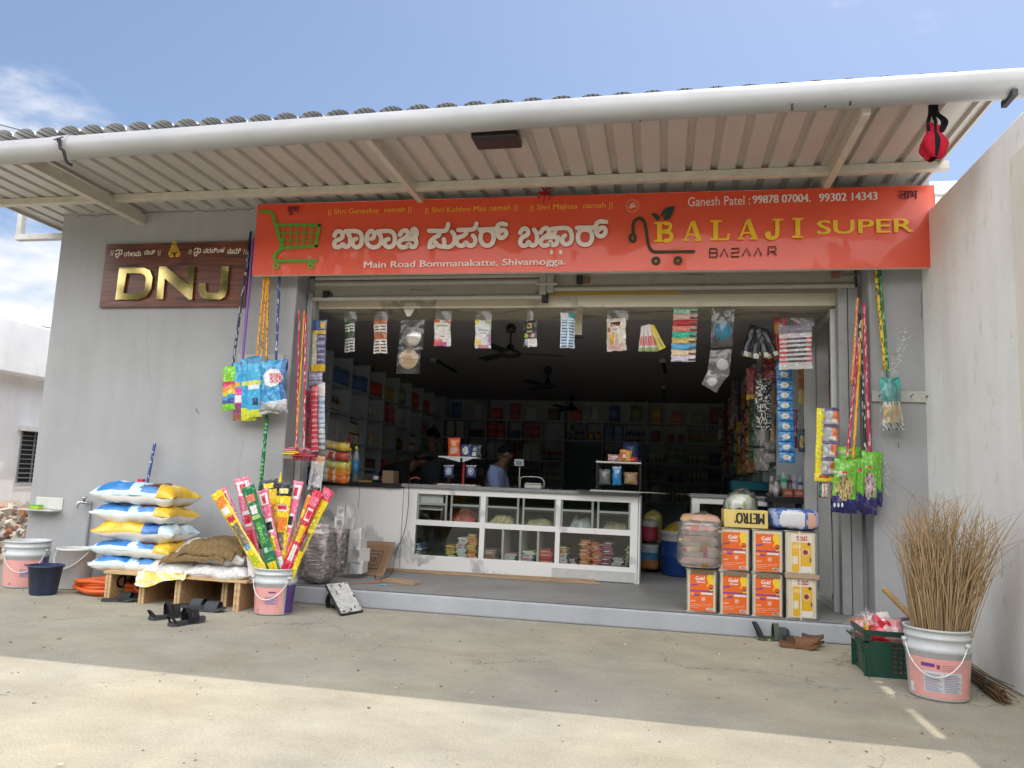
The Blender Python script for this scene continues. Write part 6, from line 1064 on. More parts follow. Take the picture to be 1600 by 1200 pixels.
hung('brown and white sachet card hanging second from left', 'sachets', (584, 500, 605, 552), pills((.40, .13, .04), (.66, .62, .58)), nv=44, nu=16)
T = thing('bowl_packet', 'clear packet with a silver bowl above a pale wooden plate hanging from the lintel', 'packet', at(640, 535, Y=HY)); c = at(643, 526, Y=HY); q = MB(); M_ = Matrix.Rotation(-math.pi/2, 4, 'X'); q.lathe([(.004, .035), (.05, .03), (.085, .005), (.094, 0)], c, 24, (.68, .67, .64), M=Matrix.Rotation(math.pi/2, 4, 'X')); q.build('silver_bowl', METAL, T)
c = at(639, 561, Y=HY); q = MB(); Mx = Matrix.Rotation(math.pi/2, 4, 'X'); q.lathe([(0, .010), (.07, .012), (.088, .016), (.094, .008), (.088, 0)], c, 28, M=Mx, colf=lambda i, a: (.62, .42, .22) if i < 2 else (.68, .50, .30)); q.build('wooden_plate', WOODM, T)
for b_ in ((624, 500, 664, 546), (620, 542, 658, 584)):
    a = at(b_[0], b_[3], Y=HY-.02); b = at(b_[2], b_[1], Y=HY-.02); q = MB(); q.grid(lambda u, v: Vector((a.x+(b.x-a.x)*u, HY-.03-.02*math.sin(u*3.1)*math.sin(v*3.1)+.008*noise.noise(Vector((u*5, v*5, b_[0]))), a.z+(b.z-a.z)*v)), 12, 12); q.build('clear_bag', FILM, T)
c = at(640, 486, Y=HY); q = MB(); q.grid(lambda u, v: c+Vector((.055*(2*u-1)*(.3+.7*v), -.02, -.055+.07*v)), 6, 4, col=(.72, .68, .6)); q.build('paper_header', MATTE, T)
hung('white soap packet with red flowers hanging third from left', 'packet', (679, 500, 704, 541), pat((.74, .72, .66), (0, .90, .3, 1, (.6, .1, .03)), (.65, .90, 1, 1, (.6, .1, .03)), (.15, .72, .85, .80, (.35, .42, .2)), (.35, .33, .65, .4, (.5, .15, .05)), (0, 0, .5, .25, (.62, .12, .12)), (.3, 0, .75, .14, (.55, .1, .3))))
hung('pale packet with yellow and violet flowers hanging left of the fan', 'packet', (742, 500, 767, 544), pat((.72, .70, .70), (0, .86, .25, 1, (.72, .55, .05)), (.6, .9, 1, 1, (.45, .45, .2)), (.2, .6, .8, .66, (.3, .3, .4)), (.3, .5, .7, .54, (.3, .3, .4)), (0, .1, .4, .3, (.75, .6, .1)), (.75, .1, 1, .5, (.5, .3, .5)), (.2, 0, .8, .1, (.6, .3, .35))))
hung('black packet with gold emblem hanging right of the fan', 'packet', (817, 501, 839, 542), pat((.015, .014, .014), (.3, .70, .62, .92, (.5, .36, .08)), (.38, .75, .54, .87, (.03, .03, .03)), (.1, .35, .4, .5, (.35, .38, .06)), (.6, .35, .9, .52, (.6, .3, .25)), (.35, 0, 1, .3, (.72, .69, .66)), (.15, .05, .4, .3, (.3, .35, .42)), (.3, .55, .7, .6, (.4, .3, .2))), tab=(823, 834), nv=20)
hung('white card of small blue blister packs hanging in the centre', 'sachets', (875, 489, 898, 544), lambda u, v: (.02, .30, .40) if u > .52 and v > .86 else ((.70, .74, .76) if v > .80 or abs(u-.5) < .05 or (v*12) % 1 < .35 or u < .06 or u > .94 else ((.06, .18, .38) if (v*12) % 1 < .7 else (.40, .55, .66))), nv=48, nu=16, top=486)
q = MB(); a = at(895, 523, Y=.60); b = at(910, 486, Y=.60); q.box((a.x, .6, a.z), (b.x, .66, b.z), (.62, .55, .40)); q.box((a.x, .61, a.z-.02), (b.x, .66, a.z-.002), (.02, .02, .02)); tag(q.build('switch_box', PLAST, org=a), 'cream box hanging from the lintel behind the blue blister card', 'box')
hung('large cream packet with brown emblem and orange spoon print', 'packet', (947, 497, 980, 548), pat((.72, .64, .54), (.2, .74, .78, .88, (.10, .03, .02)), (.24, .77, .74, .85, (.14, .05, .03)), (.08, .6, .24, .70, (.6, .12, .06)), (.12, .22, .45, .50, (.72, .36, .04)), (.2, .48, .4, .54, (.72, .36, .04)), (.5, .1, .62, .5, (.62, .42, .32)), (.1, .05, .9, .2, (.66, .42, .38)), (.35, .62, .65, .68, (.4, .3, .25))), .03, nv=24, nu=14, wr=.006)
q = MB(); lettering(q, 'Argan', lambda a, b, k: at(a, b, Y=HY-.022-k), (955, 511.5, 971, 506), (.7, .55, .35), .12); o = q.build('packet_print', PRINT, org=at(963, 508, Y=HY)); o2 = [x for x in COL.objects if x.name.startswith('hanging_packet')][-1]; M0 = o.matrix_world.copy(); o.parent = o2; o.location = Vector(o.location)-Vector(o2.location)
# fan of wrapped pencils
rp2 = random.Random(3)
for i in range(8):
    a = at(1013+(i-4)*2.1, 507+abs(i-4)*.6, Y=HY+.01*(i % 2)); b = at(1000+i*5.4, 549-max(0, i-5)*2.5, Y=HY-.02+.02*(i % 2)); yel = i > 5
    o = MB(); o.pouch(.030, (a-b).length, .014, (pat((.72, .55, .05), (.2, .1, .8, .5, (.5, .45, .1))) if yel else pat((.66, .62, .58), (.3, .18, .8, .6, (.60, .05, .05)), (0, 0, 1, .16, (.30, .40, .15)))), basis(b, a), 5, 14, .002, i); tag(o.build('pencil_pack', PRINT, org=b), ('yellow wrapped pencil pack at the right of the fanned bunch' if yel else 'red and white wrapped pencil pack in the fanned bunch under the lintel'), 'pencils', 'yellow pencil packs' if yel else 'red pencil packs in a fan')
cols = [(.55, .52, .62), (.72, .50, .30), (.08, .36, .62), (.60, .40, .10), (.02, .42, .28), (.66, .22, .16), (.42, .02, .03), (.60, .36, .30), (.30, .50, .42)]
for i, cl in enumerate(cols):
    x0 = 1048+(i*.5); y1 = 565-i*9.3; nm = ['lilac', 'peach', 'bright blue', 'mustard', 'emerald green', 'salmon red', 'dark red', 'dull pink', 'pale green'][i]
    packet('comb_pack', '%s comb pack in the hanging column of coloured packs' % nm, 'comb', (x0, y1-9.0, x0+39, y1), HY, pat(cl, (.70, .18, .97, .5, (.08, .03, .03)), (0, .85, 1, 1, tuple(min(.8, c*1.25) for c in cl)), (.2, .3, .5, .6, tuple(min(.8, c*1.2) for c in cl))), .022, nv=8)
o = thing('soap_dish_packet', 'long clear packet with a turquoise bowl and two white soaps', 'packet', at(1122, 540, Y=HY)); c = at(1130, 518, Y=HY); q = MB(); Mx = Matrix.Rotation(math.pi/2, 4, 'X'); q.lathe([(.003, .05), (.05, .045), (.07, .02), (.076, 0)], c, 28, M=Mx @ Matrix.Scale(1.15, 4, (0, 1, 0)), colf=lambda i, a: (.01, .26, .40) if int(a*28) % 2 else (.015, .19, .33)); q.build('bowl', PLAST, o)
for (x, y, r) in ((1129, 570, .053), (1113, 596, .047)): c = at(x, y, Y=HY); q = MB(); q.lathe([(0, .025), (r*.8, .02), (r, .0), (r*.8, -.015)], c, 20 if r > .05 else 8, (.72, .72, .70), M=Mx); q.build('soap', PLAST, o, bev=.004)
for (P_, s_) in ((((1110, 544), (1145, 541), (1148, 480), (1112, 483)), 1), (((1104, 590), (1139, 588), (1144, 545), (1110, 547)), 2), (((1096, 600), (1119, 614), (1137, 586), (1107, 577)), 3)):
    K = [at(x, y, Y=HY-.03) for x, y in P_]; q = MB(); q.grid(lambda u, v: K[0].lerp(K[1], u).lerp(K[3].lerp(K[2], u), v)+Vector((.006*noise.noise(Vector((u*6, v*6, s_))), -.02*math.sin(u*3.1)*math.sin(v*3.1)+.01*noise.noise(Vector((u*7, v*7, s_+4))), 0)), 14, 14); q.build('clear_bag', FILM2 if s_ > 1 else FILM, o)
# bunch of black handled knives, cards, strips at the right
for i in range(7):
    a = at(1178+i*2.4, 508+i*1.2, Y=.5+.02*(i % 3)); b = at(1163+i*8.2, 556+(i % 3)*2, Y=.48+.03*(i % 2)); q = MB(); q.pouch(.06, (a-b).length, .025, lambda u, v: (.50, .38, .12) if v < .10 and i % 2 else ((.62, .60, .55) if v < .14 and u > .3 else (.012, .013, .018)), basis(b, a), 6, 14, .006, i); tag(q.build('black_packet', PRINT, org=b), 'black wrapped packet with gilt end in the bunch under the lintel', 'packet', 'bunch of black packets')
hung('clear card of red and black pens hanging at the right end of the lintel', 'pens', (1217, 507, 1270, 577), lambda u, v: ((.20, .18, .22) if v > .80 else ((.60, .55, .58) if v > .72 else ((.60, .58, .57) if (v*10) % 1 < .42 or v < .12 else ((.55, .05, .07) if u < .25 or u > .88 else (.05, .03, .04))))), .015, nv=60, nu=14, top=500, Y=.40)
hung('narrow orange red sachet strip left of the pen card', 'sachets', (1210, 497, 1221, 562), pat((.45, .05, .03), (0, .6, 1, .9, (.6, .22, .03)), (.2, .2, .8, .4, (.5, .1, .03))), .02, Y=.55, top=600); hung('small red packet hanging behind the pen card, left one', 'packet', (1222, 496, 1231, 508), pat((.5, .05, .09)), .02, Y=.52, top=600); hung('small red packet hanging behind the pen card, right one', 'packet', (1242, 497, 1248, 508), pat((.5, .05, .09)), .02, Y=.52, top=600)
for k in range(10):
    y0 = 561+k*16.2; x0 = 1212+k*.55; nm = ['topmost', 'second', 'third', 'fourth', 'fifth', 'sixth', 'seventh', 'eighth', 'ninth', 'lowest'][k]
    packet('blue_sachet', '%s blue sachet with white oval in the long hanging strip' % nm, 'sachet', (x0, y0, x0+25.5, y0+16.2), .62, lambda u, v: ((.72, .52, .25) if ((u-.5)/.10)**2+((v-.5)/.16)**2 < 1 else (.68, .68, .66)) if ((u-.48)/.27)**2+((v-.5)/.27)**2 < 1 else ((.02, .08, .26) if v < .09 or v > .92 else ((.03, .22, .52) if noise.noise(Vector((u*5, v*5, k))) < .2 else (.10, .34, .62))), .022, nu=16, nv=16, wr=.005, group='strip of blue sachets')
for (b_, Y, cf, lb) in (((1180, 592, 1205, 672), .9, lambda u, v: (.55, .54, .5) if noise.noise(Vector((u*9, v*26, 1))) > .12 else (.015, .015, .02), 'black card strip of shiny spoons hanging inside at the right'), ((1166, 575, 1182, 624), 1.0, pat((.22, .04, .05), (0, 0, 1, .16, (.46, .30, .03)), (.3, .2, .6, .9, (.3, .07, .06))), 'maroon brush with yellow bottom hanging inside at the right'), ((1204, 600, 1211, 690), 1.1, pat((.35, .3, .2), (0, .3, 1, .5, (.2, .2, .2))), 'thin beige strip hanging left of the blue sachets'), ((1247, 560, 1256, 632), .95, pat((.50, .17, .03), (0, 0, 1, .3, (.55, .42, .15))), 'orange packet strip hanging beside the white post'), ((1194, 690, 1212, 722), 1.3, pat((.30, .29, .28), (0, .4, 1, .6, (.1, .1, .1))), 'grey steel packet hanging low left of the blue strip'), ((1236, 640, 1246, 700), 1.0, pat((.2, .02, .06), (0, .3, 1, .4, (.35, .3, .3))), 'dark red strip hanging right of the blue sachets'), ((1247, 670, 1257, 706), 1.0, pat((.05, .07, .1), (.2, .2, .8, .7, (.45, .38, .1))), 'dark blue packet with yellow print beside the white post')): packet('hanging_strip', lb, 'packets', b_, Y, cf, .04, nu=12, nv=40, wr=.01)
# ================================================================ right counter with its goods, glass partition
RY = 1.55; x0 = at(1081, 790, Y=RY).x; x1 = 1.26; zr = 1.02
K = thing('billing_counter', 'white marble counter with dark glass front behind the oil tins', 'counter', ((x0+x1)/2, RY+.2, FL)); q = MB(); zA = at(1100, 787, Y=RY).z; q.box((x0, RY, zA), (x1, RY+.05, zr-.03)); q.box((x0, RY, FL), (x0+.075, RY+.05, zA)); q.box((x1-.10, RY, FL), (x1, RY+.05, zA)); q.box((x0+.075, RY, FL), (x1-.10, RY+.05, .45)); q.box((x0, RY+.05, FL), (x0+.03, RY+.5, zr-.03)); q.build('marble_front', MARB, K, bev=.002)
q = MB(); q.box((x0-.02, RY-.03, zr-.03), (x1+.02, RY+.55, zr+.004)); q.build('counter_top', MATS['grey_granite'], K, bev=.004); q = MB(); q.add([(x0+.075, RY+.02, .45), (x1-.1, RY+.02, .45), (x1-.1, RY+.02, zA), (x0+.075, RY+.02, zA)], [(0, 1, 2, 3)]); q.build('glass_pane', GLASS, K); q = MB(); q.box((x0+.03, RY+.3, FL), (x1, RY+.33, zr-.03), (.04, .05, .045)); q.build('inner_shelf', MATTE, K)
a = at(1200, 783, Y=1.25); b = at(1257, 772, Y=1.25); Ld = thing('display_ledge', 'black ledge of small toiletries by the white post', 'ledge', ((a.x+b.x)/2, 1.35, a.z)); q = MB(); q.box((a.x, 1.22, a.z-.012), (b.x, 1.5, a.z+.045), (.012, .012, .014)); q.build('board', MATTE, Ld); q = MB(); q.box((a.x+.02, 1.26, FL), (a.x+.05, 1.46, a.z-.013), (.02, .02, .02)); q.box((b.x-.05, 1.26, FL), (b.x-.02, 1.46, a.z-.013), (.02, .02, .02)); q.build('leg', MATTE, Ld); LZ = a.z+.046
def small(label, px, ytop, Y, r, c1, c2, seg=14):
    c = at(px, 770, Y=Y); c.z = LZ; h = at(px, ytop, Y=Y).z-LZ; q = MB(); q.lathe([(a_*r, b_*h) for a_, b_ in [(0, 0), (1, .005), (1, .15), (1.02, .15), (1.02, .6), (1, .6), (1, .72), (.6, .76), (.6, .98), (0, 1)]], c, seg, colf=lambda i, a_: c2 if i in (3,) or i > 6 else c1); tag(q.build('toiletry_bottle', PLAST, org=c), label, 'bottle')
small('mint green bottle standing tallest on the black ledge', 1225, 738, 1.36, .03, (.05, .42, .28), (.4, .6, .5)); small('white capped small tub at the left of the black ledge', 1213, 752, 1.30, .028, (.5, .5, .52), (.62, .6, .6)); small('lilac bottle right of the mint green one on the ledge', 1242, 742, 1.36, .024, (.26, .24, .40), (.4, .4, .5)); small('blue bottle at the right end of the black ledge', 1251, 745, 1.36, .024, (.08, .12, .32), (.5, .5, .55)); small('brown bottle between mint green and lilac on the ledge', 1234, 741, 1.42, .022, (.14, .07, .06), (.4, .3, .3)); small('grey bottle behind the small tub on the ledge', 1206, 744, 1.44, .024, (.25, .22, .22), (.5, .45, .42)); small('dark bottle behind the white capped tub on the ledge', 1217, 742, 1.46, .024, (.12, .10, .11), (.3, .25, .25))
for (p_, lb) in ((1231, 'left orange brown tray of sachets on the black ledge'), (1248, 'right orange brown tray of sachets on the black ledge')):
    c = at(p_, 775, Y=1.27); c.z = LZ; q = MB(); q.box((c.x-.045, 1.235, LZ), (c.x+.042, 1.33, LZ+.075), (.36, .10, .05)); q.box((c.x-.03, 1.232, LZ+.02), (c.x+.03, 1.24, LZ+.05), (.5, .25, .18)); tag(q.build('sachet_tray', PRINT, org=c, bev=.004), lb, 'tray')
q = MB(); a = at(1143, 765, Y=2.6); b = at(1205, 753, Y=2.6); q.box((a.x, 2.6, a.z), (b.x, 2.9, b.z), (.01, .16, .22)); tag(q.build('teal_tray', PLAST, org=a, bev=.01), 'long teal plastic tray behind the billing counter', 'tray'); q = MB(); q.box((a.x+.03, 2.65, FL), (b.x-.03, 2.85, a.z-.002), (.03, .03, .035)); tag(q.build('dark_cabinet', MATTE, org=(a.x, 2.7, FL)), 'dark cabinet carrying the teal tray', 'cabinet')
G_ = thing('glass_partition', 'glass partition in a white aluminium frame just inside the right shutter', 'partition', (1.38, .8, FL)); q = MB(); pA = at(1255, 600, Y=1.12).x; q.box((pA, 1.10, FL), (at(1275, 600, Y=1.1).x, 1.15, 2.62)); q.build('post', ALUM, G_, bev=.003); q = MB(); q.box((pA+.09, .36, 2.55), (pA+.13, 1.10, 2.60)); q.box((pA+.09, .36, FL), (pA+.13, 1.10, FL+.06)); q.box((pA+.085, .34, FL), (pA+.135, .38, 2.6)); q.build('rail', ALUM, G_); q = MB(); X = pA+.11; q.add([(X, .38, FL+.06), (X, 1.1, FL+.06), (X, 1.1, 2.55), (X, .38, 2.55)], [(0, 1, 2, 3)]); q.build('glass_pane', GLASS, G_)
# sacks and drum behind
def sack_up(label, box, Y, dep, cf, seed):
    x0_, y0_, x1_, y1_ = box; a = at(x0_, y1_, Y=Y); b = at(x1_, y0_, Y=Y); cx_ = (a.x+b.x)/2; w_ = b.x-a.x; q = MB()
    def fn(u, v):
        an = u*2*math.pi; sx = math.copysign(abs(math.cos(an))**.6, math.cos(an)); sy = math.copysign(abs(math.sin(an))**.6, math.sin(an)); e = min(1, (v*8)**.5)*min(1, ((1-v)*8)**.5); k = e*(1+.08*noise.noise(Vector((sx*2, v*4, seed)))); return Vector((cx_+sx*w_/2*k, Y+dep/2+sy*dep/2*k, a.z+(b.z-a.z)*v))
    q.grid(fn, 28, 16, cf); q.add([fn(i/28, .999) for i in range(28)], [tuple(range(28))], cf(.5, .95)); tag(q.build('full_sack', PRINT, org=(cx_, Y, a.z)), label, 'sack')
sack_up('orange and blue printed sack standing lowest right of the display counter', (998, 846, 1031, 893), 2.3, .4, lambda u, v: (.34, .14, .04) if v < .35 else ((.04, .16, .30) if v < .6 else ((.35, .40, .45) if v < .85 else (.12, .12, .06))), 2); sack_up('red and white printed sack on top of the orange and blue one', (999, 812, 1029, 848), 2.3, .38, lambda u, v: (.30, .03, .05) if .1 < v < .7 else (.42, .40, .38), 5); sack_up('olive yellow sack leaning behind the red printed one', (1004, 797, 1036, 880), 2.75, .3, lambda u, v: (.30, .26, .07) if v > .55 else (.38, .34, .16), 7)
sack_up('plain white sack standing between the printed sacks and the blue drum', (1029, 846, 1046, 892), 2.55, .3, lambda u, v: (.36, .37, .37), 9)
c = at(1062, 893, Y=2.3); c.z = FL; rD = .20; hD = at(1050, 845, Y=2.2).z-FL; D_ = thing('blue_drum', 'blue plastic drum with white lid behind the bag of packs', 'drum', c); q = MB(); q.lathe([(0, .0), (rD*.95, .0), (rD, .02), (rD, hD*.5), (rD*1.03, hD*.53), (rD, hD*.56), (rD, hD), (0, hD)], c, 28, (.012, .055, .24)); q.build('body', PLAST, D_); q = MB(); q.lathe([(rD*1.04, hD-.0), (rD*1.05, hD+.07), (rD*1.08, hD+.075), (rD*1.08, hD+.10), (0, hD+.10)], c, 28, (.55, .52, .5)); q.build('lid', PLAST, D_)
lyb = (at(1038, 840, Y=2.2), at(1072, 800, Y=2.2)); q = MB(); q.grid(lambda u, v: Vector((lyb[0].x+(lyb[1].x-lyb[0].x)*u, 2.15+.3*v, c.z+hD+.102+.16*max(0, math.sin(v*3.1))*max(0, (.25+.75*u)*math.sin(u*2.6+.5))+.02*noise.noise(Vector((u*5, v*5, 2))))), 14, 10, col=(.36, .28, .05)); tag(q.build('yellow_bag', PRINT, org=lyb[0]), 'crumpled yellow bag lying on the white lidded blue drum', 'bag')
# ================================================================ oil tins
TY = -.20; tw = .222; pit = .2365; tx0 = at(1073, 945, Y=TY).x; TH = .318; CREAM = (.62, .55, .40); TIN = (.62, .60, .55)
def tin_label(kind):
    q = MB(); f = lambda u, v, k=0.: Vector((-tw/2+tw*u, -tw/2-.0025-k, TH*v))
    def r_(a, b, c, d, col, k=0.): q.add([f(a, b, k), f(c, b, k), f(c, d, k), f(a, d, k)], [(0, 1, 2, 3)], col)
    if kind == 0:
        OR_ = (.76, .13, .015); YL = (.82, .56, .03); r_(.11, .04, .88, .90, OR_)
        q.add([f(.88, .90, .001), f(.70, .90, .001), f(.66, .80, .001), f(.72, .68, .001), f(.66, .62, .001), f(.74, .58, .001), f(.78, .50, .001), f(.88, .52, .001)], [tuple(range(7, -1, -1))][::1], YL); q.faces = None
        q.add([f(.80+.09*math.cos(t*.524), .61+.06*math.sin(t*.524), .0016) for t in range(12)], [tuple(range(11, -1, -1))], (.66, .10, .02)); r_(.76, .55, .86, .585, (.12, .05, .1), .002)
        r_(.11, .48, .88, .515, (.20, .06, .25), .001); q.add([f(.12, .60, .001), f(.36, .635, .001), f(.36, .665, .001), f(.12, .63, .001)], [(0, 1, 2, 3)], (.16, .06, .25))
        for a in ((.48, .42, .86, .465, WHB), (.13, .40, .24, .45, (.7, .35, .25)), (.26, .38, .42, .42, (.16, .06, .3)), (.5, .27, .62, .36, (.75, .4, .3)), (.66, .07, .86, .12, WHB), (.68, .08, .84, .11, (.1, .1, .1)), (.13, .24, .3, .28, (.78, .35, .25)), (.13, .18, .46, .195, (.78, .36, .25)), (.13, .14, .5, .155, (.78, .36, .25)), (.13, .10, .42, .112, (.78, .36, .25)), (.5, .2, .84, .212, (.78, .36, .25)), (.5, .165, .78, .177, (.78, .36, .25))): r_(*a, .0014)
        lettering(q, 'Gold', lambda a, b, k: f(a, b, .0018+k), (.30, .745, .60, .835), (.84, .80, .76), .006, shear=.2); lettering(q, 'Winner', lambda a, b, k: f(a, b, .0018+k), (.34, .685, .62, .725), (.82, .74, .7), .004, shear=.2)
    else:
        r_(.20, .05, .86, .92, (.72, .66, .54)); r_(.22, .07, .84, .74, (.72, .42, .03), .0006); r_(.24, .60, .52, .68, (.76, .55, .2), .001); r_(.24, .24, .4, .42, (.7, .66, .55), .001); r_(.5, .07, .84, .20, (.72, .7, .66), .001); r_(.78, .3, .83, .4, (.15, .1, .08), .001)
        q.add([f(.65+.14*math.cos(t*.524), .52+.10*math.sin(t*.524), .001) for t in range(12)], [tuple(range(11, -1, -1))], (.72, .5, .2)); q.add([f(.65+.08*math.cos(t*.524), .52+.06*math.sin(t*.524), .0014) for t in range(12)], [tuple(range(11, -1, -1))], (.25, .04, .06)); q.add([f(.76+.05*math.cos(t*.785), .71+.04*math.sin(t*.785), .0014) for t in range(8)], [tuple(range(7, -1, -1))], (.12, .05, .05))
        lettering(q, 'PALM', lambda a, b, k: f(a, b, .0016+k), (.38, .84, .70, .885), (.55, .04, .08), .008); lettering(q, 'OLEIN', lambda a, b, k: f(a, b, .0016+k), (.38, .785, .70, .825), (.55, .04, .08), .008)
    return q
def make_tin(kind):
    T = thing('oil_tin', 'tin', 'oil tin', (0, 0, 0), 'stacked square oil tins'); q = MB(); h = tw/2; q.box((-h, -h, 0), (h, h, TH), TIN); o = q.build('can', METAL, T, bev=.010)
    q = MB(); q.add([(-h+.012, -h-.0012, .012), (h-.012, -h-.0012, .012), (h-.012, -h-.0012, TH-.012), (-h+.012, -h-.0012, TH-.012)], [(0, 1, 2, 3)], CREAM); q.build('front_panel', PRINT, T)
    q = MB()
    for z in (.004, TH-.004):
        q.tube([(-h-.002, -h-.002, z), (h+.002, -h-.002, z), (h+.002, h+.002, z), (-h-.002, h+.002, z), (-h-.002, -h-.002, z)], .0055, (.5, .48, .44), 6)
    q.build('seam', METAL, T); L_ = tin_label(kind); L_.build('label', PRINT, T)
    if kind == 1: q = MB(); q.box((-.010, -h-.010, -.0), (-.003, -h-.007, TH), (.75, .72, .68)); q.build('strap', MATTE, T)
    return T
tA = make_tin(0); tB = make_tin(1); used = set(); FT = FL+.0005
def put_tin(k, i, j, lb):
    src = (tA, tB)[k]; loc = (tx0+tw/2+pit*i, TY+tw/2, FT+j*(TH+.002)); rz = (.02, -.015, .01, -.02)[i]*(1 if j else -1)
    if k not in used: used.add(k); src.location = loc; src.rotation_euler = (0, 0, rz); src['label'] = lb
    else: dup(src, loc, rz, lb)
put_tin(0, 0, 0, 'orange labelled oil tin at the left end of the bottom row'); put_tin(0, 1, 0, 'orange labelled oil tin second from left in the bottom row'); put_tin(0, 2, 0, 'orange labelled oil tin third from left in the bottom row'); put_tin(0, 1, 1, 'orange labelled oil tin in the upper row below the yellow carton'); put_tin(0, 2, 1, 'orange labelled oil tin in the upper row beside the strapped tin'); put_tin(1, 3, 0, 'strapped oil tin with yellow label at the right end of the bottom row'); put_tin(1, 3, 1, 'strapped oil tin with yellow label in the upper row under the blue pack')
rk = random.Random(4)
for i in range(3):
    q = MB(); X = tx0+pit*i; zc = FT+TH; q.grid(lambda u, v: Vector((X+.028+(tw-.05)*u, TY-.0075-.001*((int(u*12)+int(v*3)) % 2), zc-.036+.034*v)), 12, 3, lambda u, v: (.26, .18, .11) if (int(u*12)+int(v*3)) % 2 else (.18, .12, .07), sm=False); tag(q.build('cardboard_strip', MATTE, org=(X, TY, zc)), 'brown cardboard strip on top of the %s bottom tin' % ['left', 'second', 'third'][i], 'cardboard')
q = MB(); X = tx0+pit*3; q.box((X-.005, TY-.02, FT+TH-.022), (X+tw+.012, TY-.012, FT+TH+.012), (.42, .30, .20)); tag(q.build('cardboard_strip', MATTE, org=(X, TY, FT)), 'brown cardboard strip strapped between the two yellow labelled tins', 'cardboard')
ZT = FT+2*TH+.006
a = at(1131, 822, Y=TY); b = at(1200, 822, Y=TY); zt_ = at(1165, 797, Y=TY).z; Mb = thing('yellow_carton', 'yellow carton with upside down black lettering on top of the oil tins', 'carton', ((a.x+b.x)/2, TY+.13, ZT)); q = MB(); q.box((a.x, TY-.01, ZT), (b.x, TY+.26, zt_), (.66, .50, .16)); q.build('box', MATTE, Mb, bev=.006); q = MB(); hh = zt_-ZT; lettering(q, 'METRO', lambda u, v, k: Vector((b.x-.03-u, TY-.0125-k, zt_-.03-v)), (0, -.01, .20, hh-.062), (.02, .02, .015), .004); q.add([Vector((b.x-.235-.004, TY-.0127, ZT+.03)), Vector((b.x-.225, TY-.0127, ZT+.045)), Vector((b.x-.245, TY-.0127, ZT+.055))], [(0, 1, 2)], (.02, .02, .015)); q.build('lettering', MATTE, Mb)
# clear bag of layered packs on the left tin
a = at(1060, 888, Y=TY-.05); b = at(1128, 888, Y=TY-.05); zb_ = FT+TH+.004; zt2 = at(1092, 806, Y=TY-.05).z; Rb = thing('pack_bundle', 'clear bag of layered pink and white packs on the left oil tin', 'bag', ((a.x+b.x)/2, TY+.1, zb_)); n_ = 5; wd = b.x-a.x
for k in range(n_):
    z0 = zb_+(zt2-zb_)*(k+.02)/n_; hh = (zt2-zb_)/n_*1.10; cx_ = (a.x+b.x)/2+.012*math.sin(k*2.3); q = MB(); ck = [(.62, .40, .34), (.66, .50, .30), (.62, .42, .34), (.60, .40, .32), (.50, .32, .24)][k]
    for sd in (1, -1):
        def fn(u, v):
            A = 2*u-1; Bv = 2*v-1; th = max(0, 1-abs(A)**5)**.5*max(0, 1-abs(Bv)**5)**.5; return Vector((cx_+A*wd/2*.94, TY+.10+Bv*.15, z0+hh/2+sd*hh/2*th+.008*noise.noise(Vector((A*3, Bv*3, k*3+sd)))))
        def cf2(u, v):
            if noise.noise(Vector((u*4+k*3, v*3, k*1.7+sd))) > .28: return [(.66, .46, .06), (.55, .08, .08), (.60, .50, .08), (.62, .20, .16), (.50, .30, .10)][k]
            return ck if sd > 0 else (.76, .72, .68)
        q.grid(fn, 20, 14, cf2, flip=sd < 0)
    q.build('pack', PRINT, Rb)
q = MB()
def bgf(u, v):
    an = u*2*math.pi; sx = math.copysign(abs(math.cos(an))**.5, math.cos(an)); sy = math.copysign(abs(math.sin(an))**.5, math.sin(an)); e = min(1, (v*12)**.5)*min(1, ((1.0001-v)*5)**.6); k = 1.04*e*(1+.05*noise.noise(Vector((sx*3, sy*3, v*7)))); return Vector(((a.x+b.x)/2+sx*wd/2*k, TY+.10+sy*.17*k, zb_+(zt2-zb_)*1.06*v))
q.grid(bgf, 40, 26); q.build('plastic_bag', FILM2, Rb)
a = at(1084, 822, Y=.02); b = at(1131, 822, Y=.02); zt3 = at(1110, 797, Y=.02).z; q = MB(); q.grid(lambda u, v: Vector((a.x+(b.x-a.x)*u, .02+.2*v+.02*noise.noise(Vector((u*5, v*5, 3))), ZT-.02+(zt3-ZT)*math.sin(min(1, .15+u*1.1)*math.pi*.85)*(.55+.45*math.sin(v*3.1))+.03*noise.noise(Vector((u*6, v*6, 1))))), 18, 10, lambda u, v: (.42, .28, .25) if .2 < u < .6 else (.45, .38, .33)); tag(q.build('crumpled_wrap', FILM2, org=a), 'crumpled brownish plastic wrap behind the bundle of packs', 'wrap')
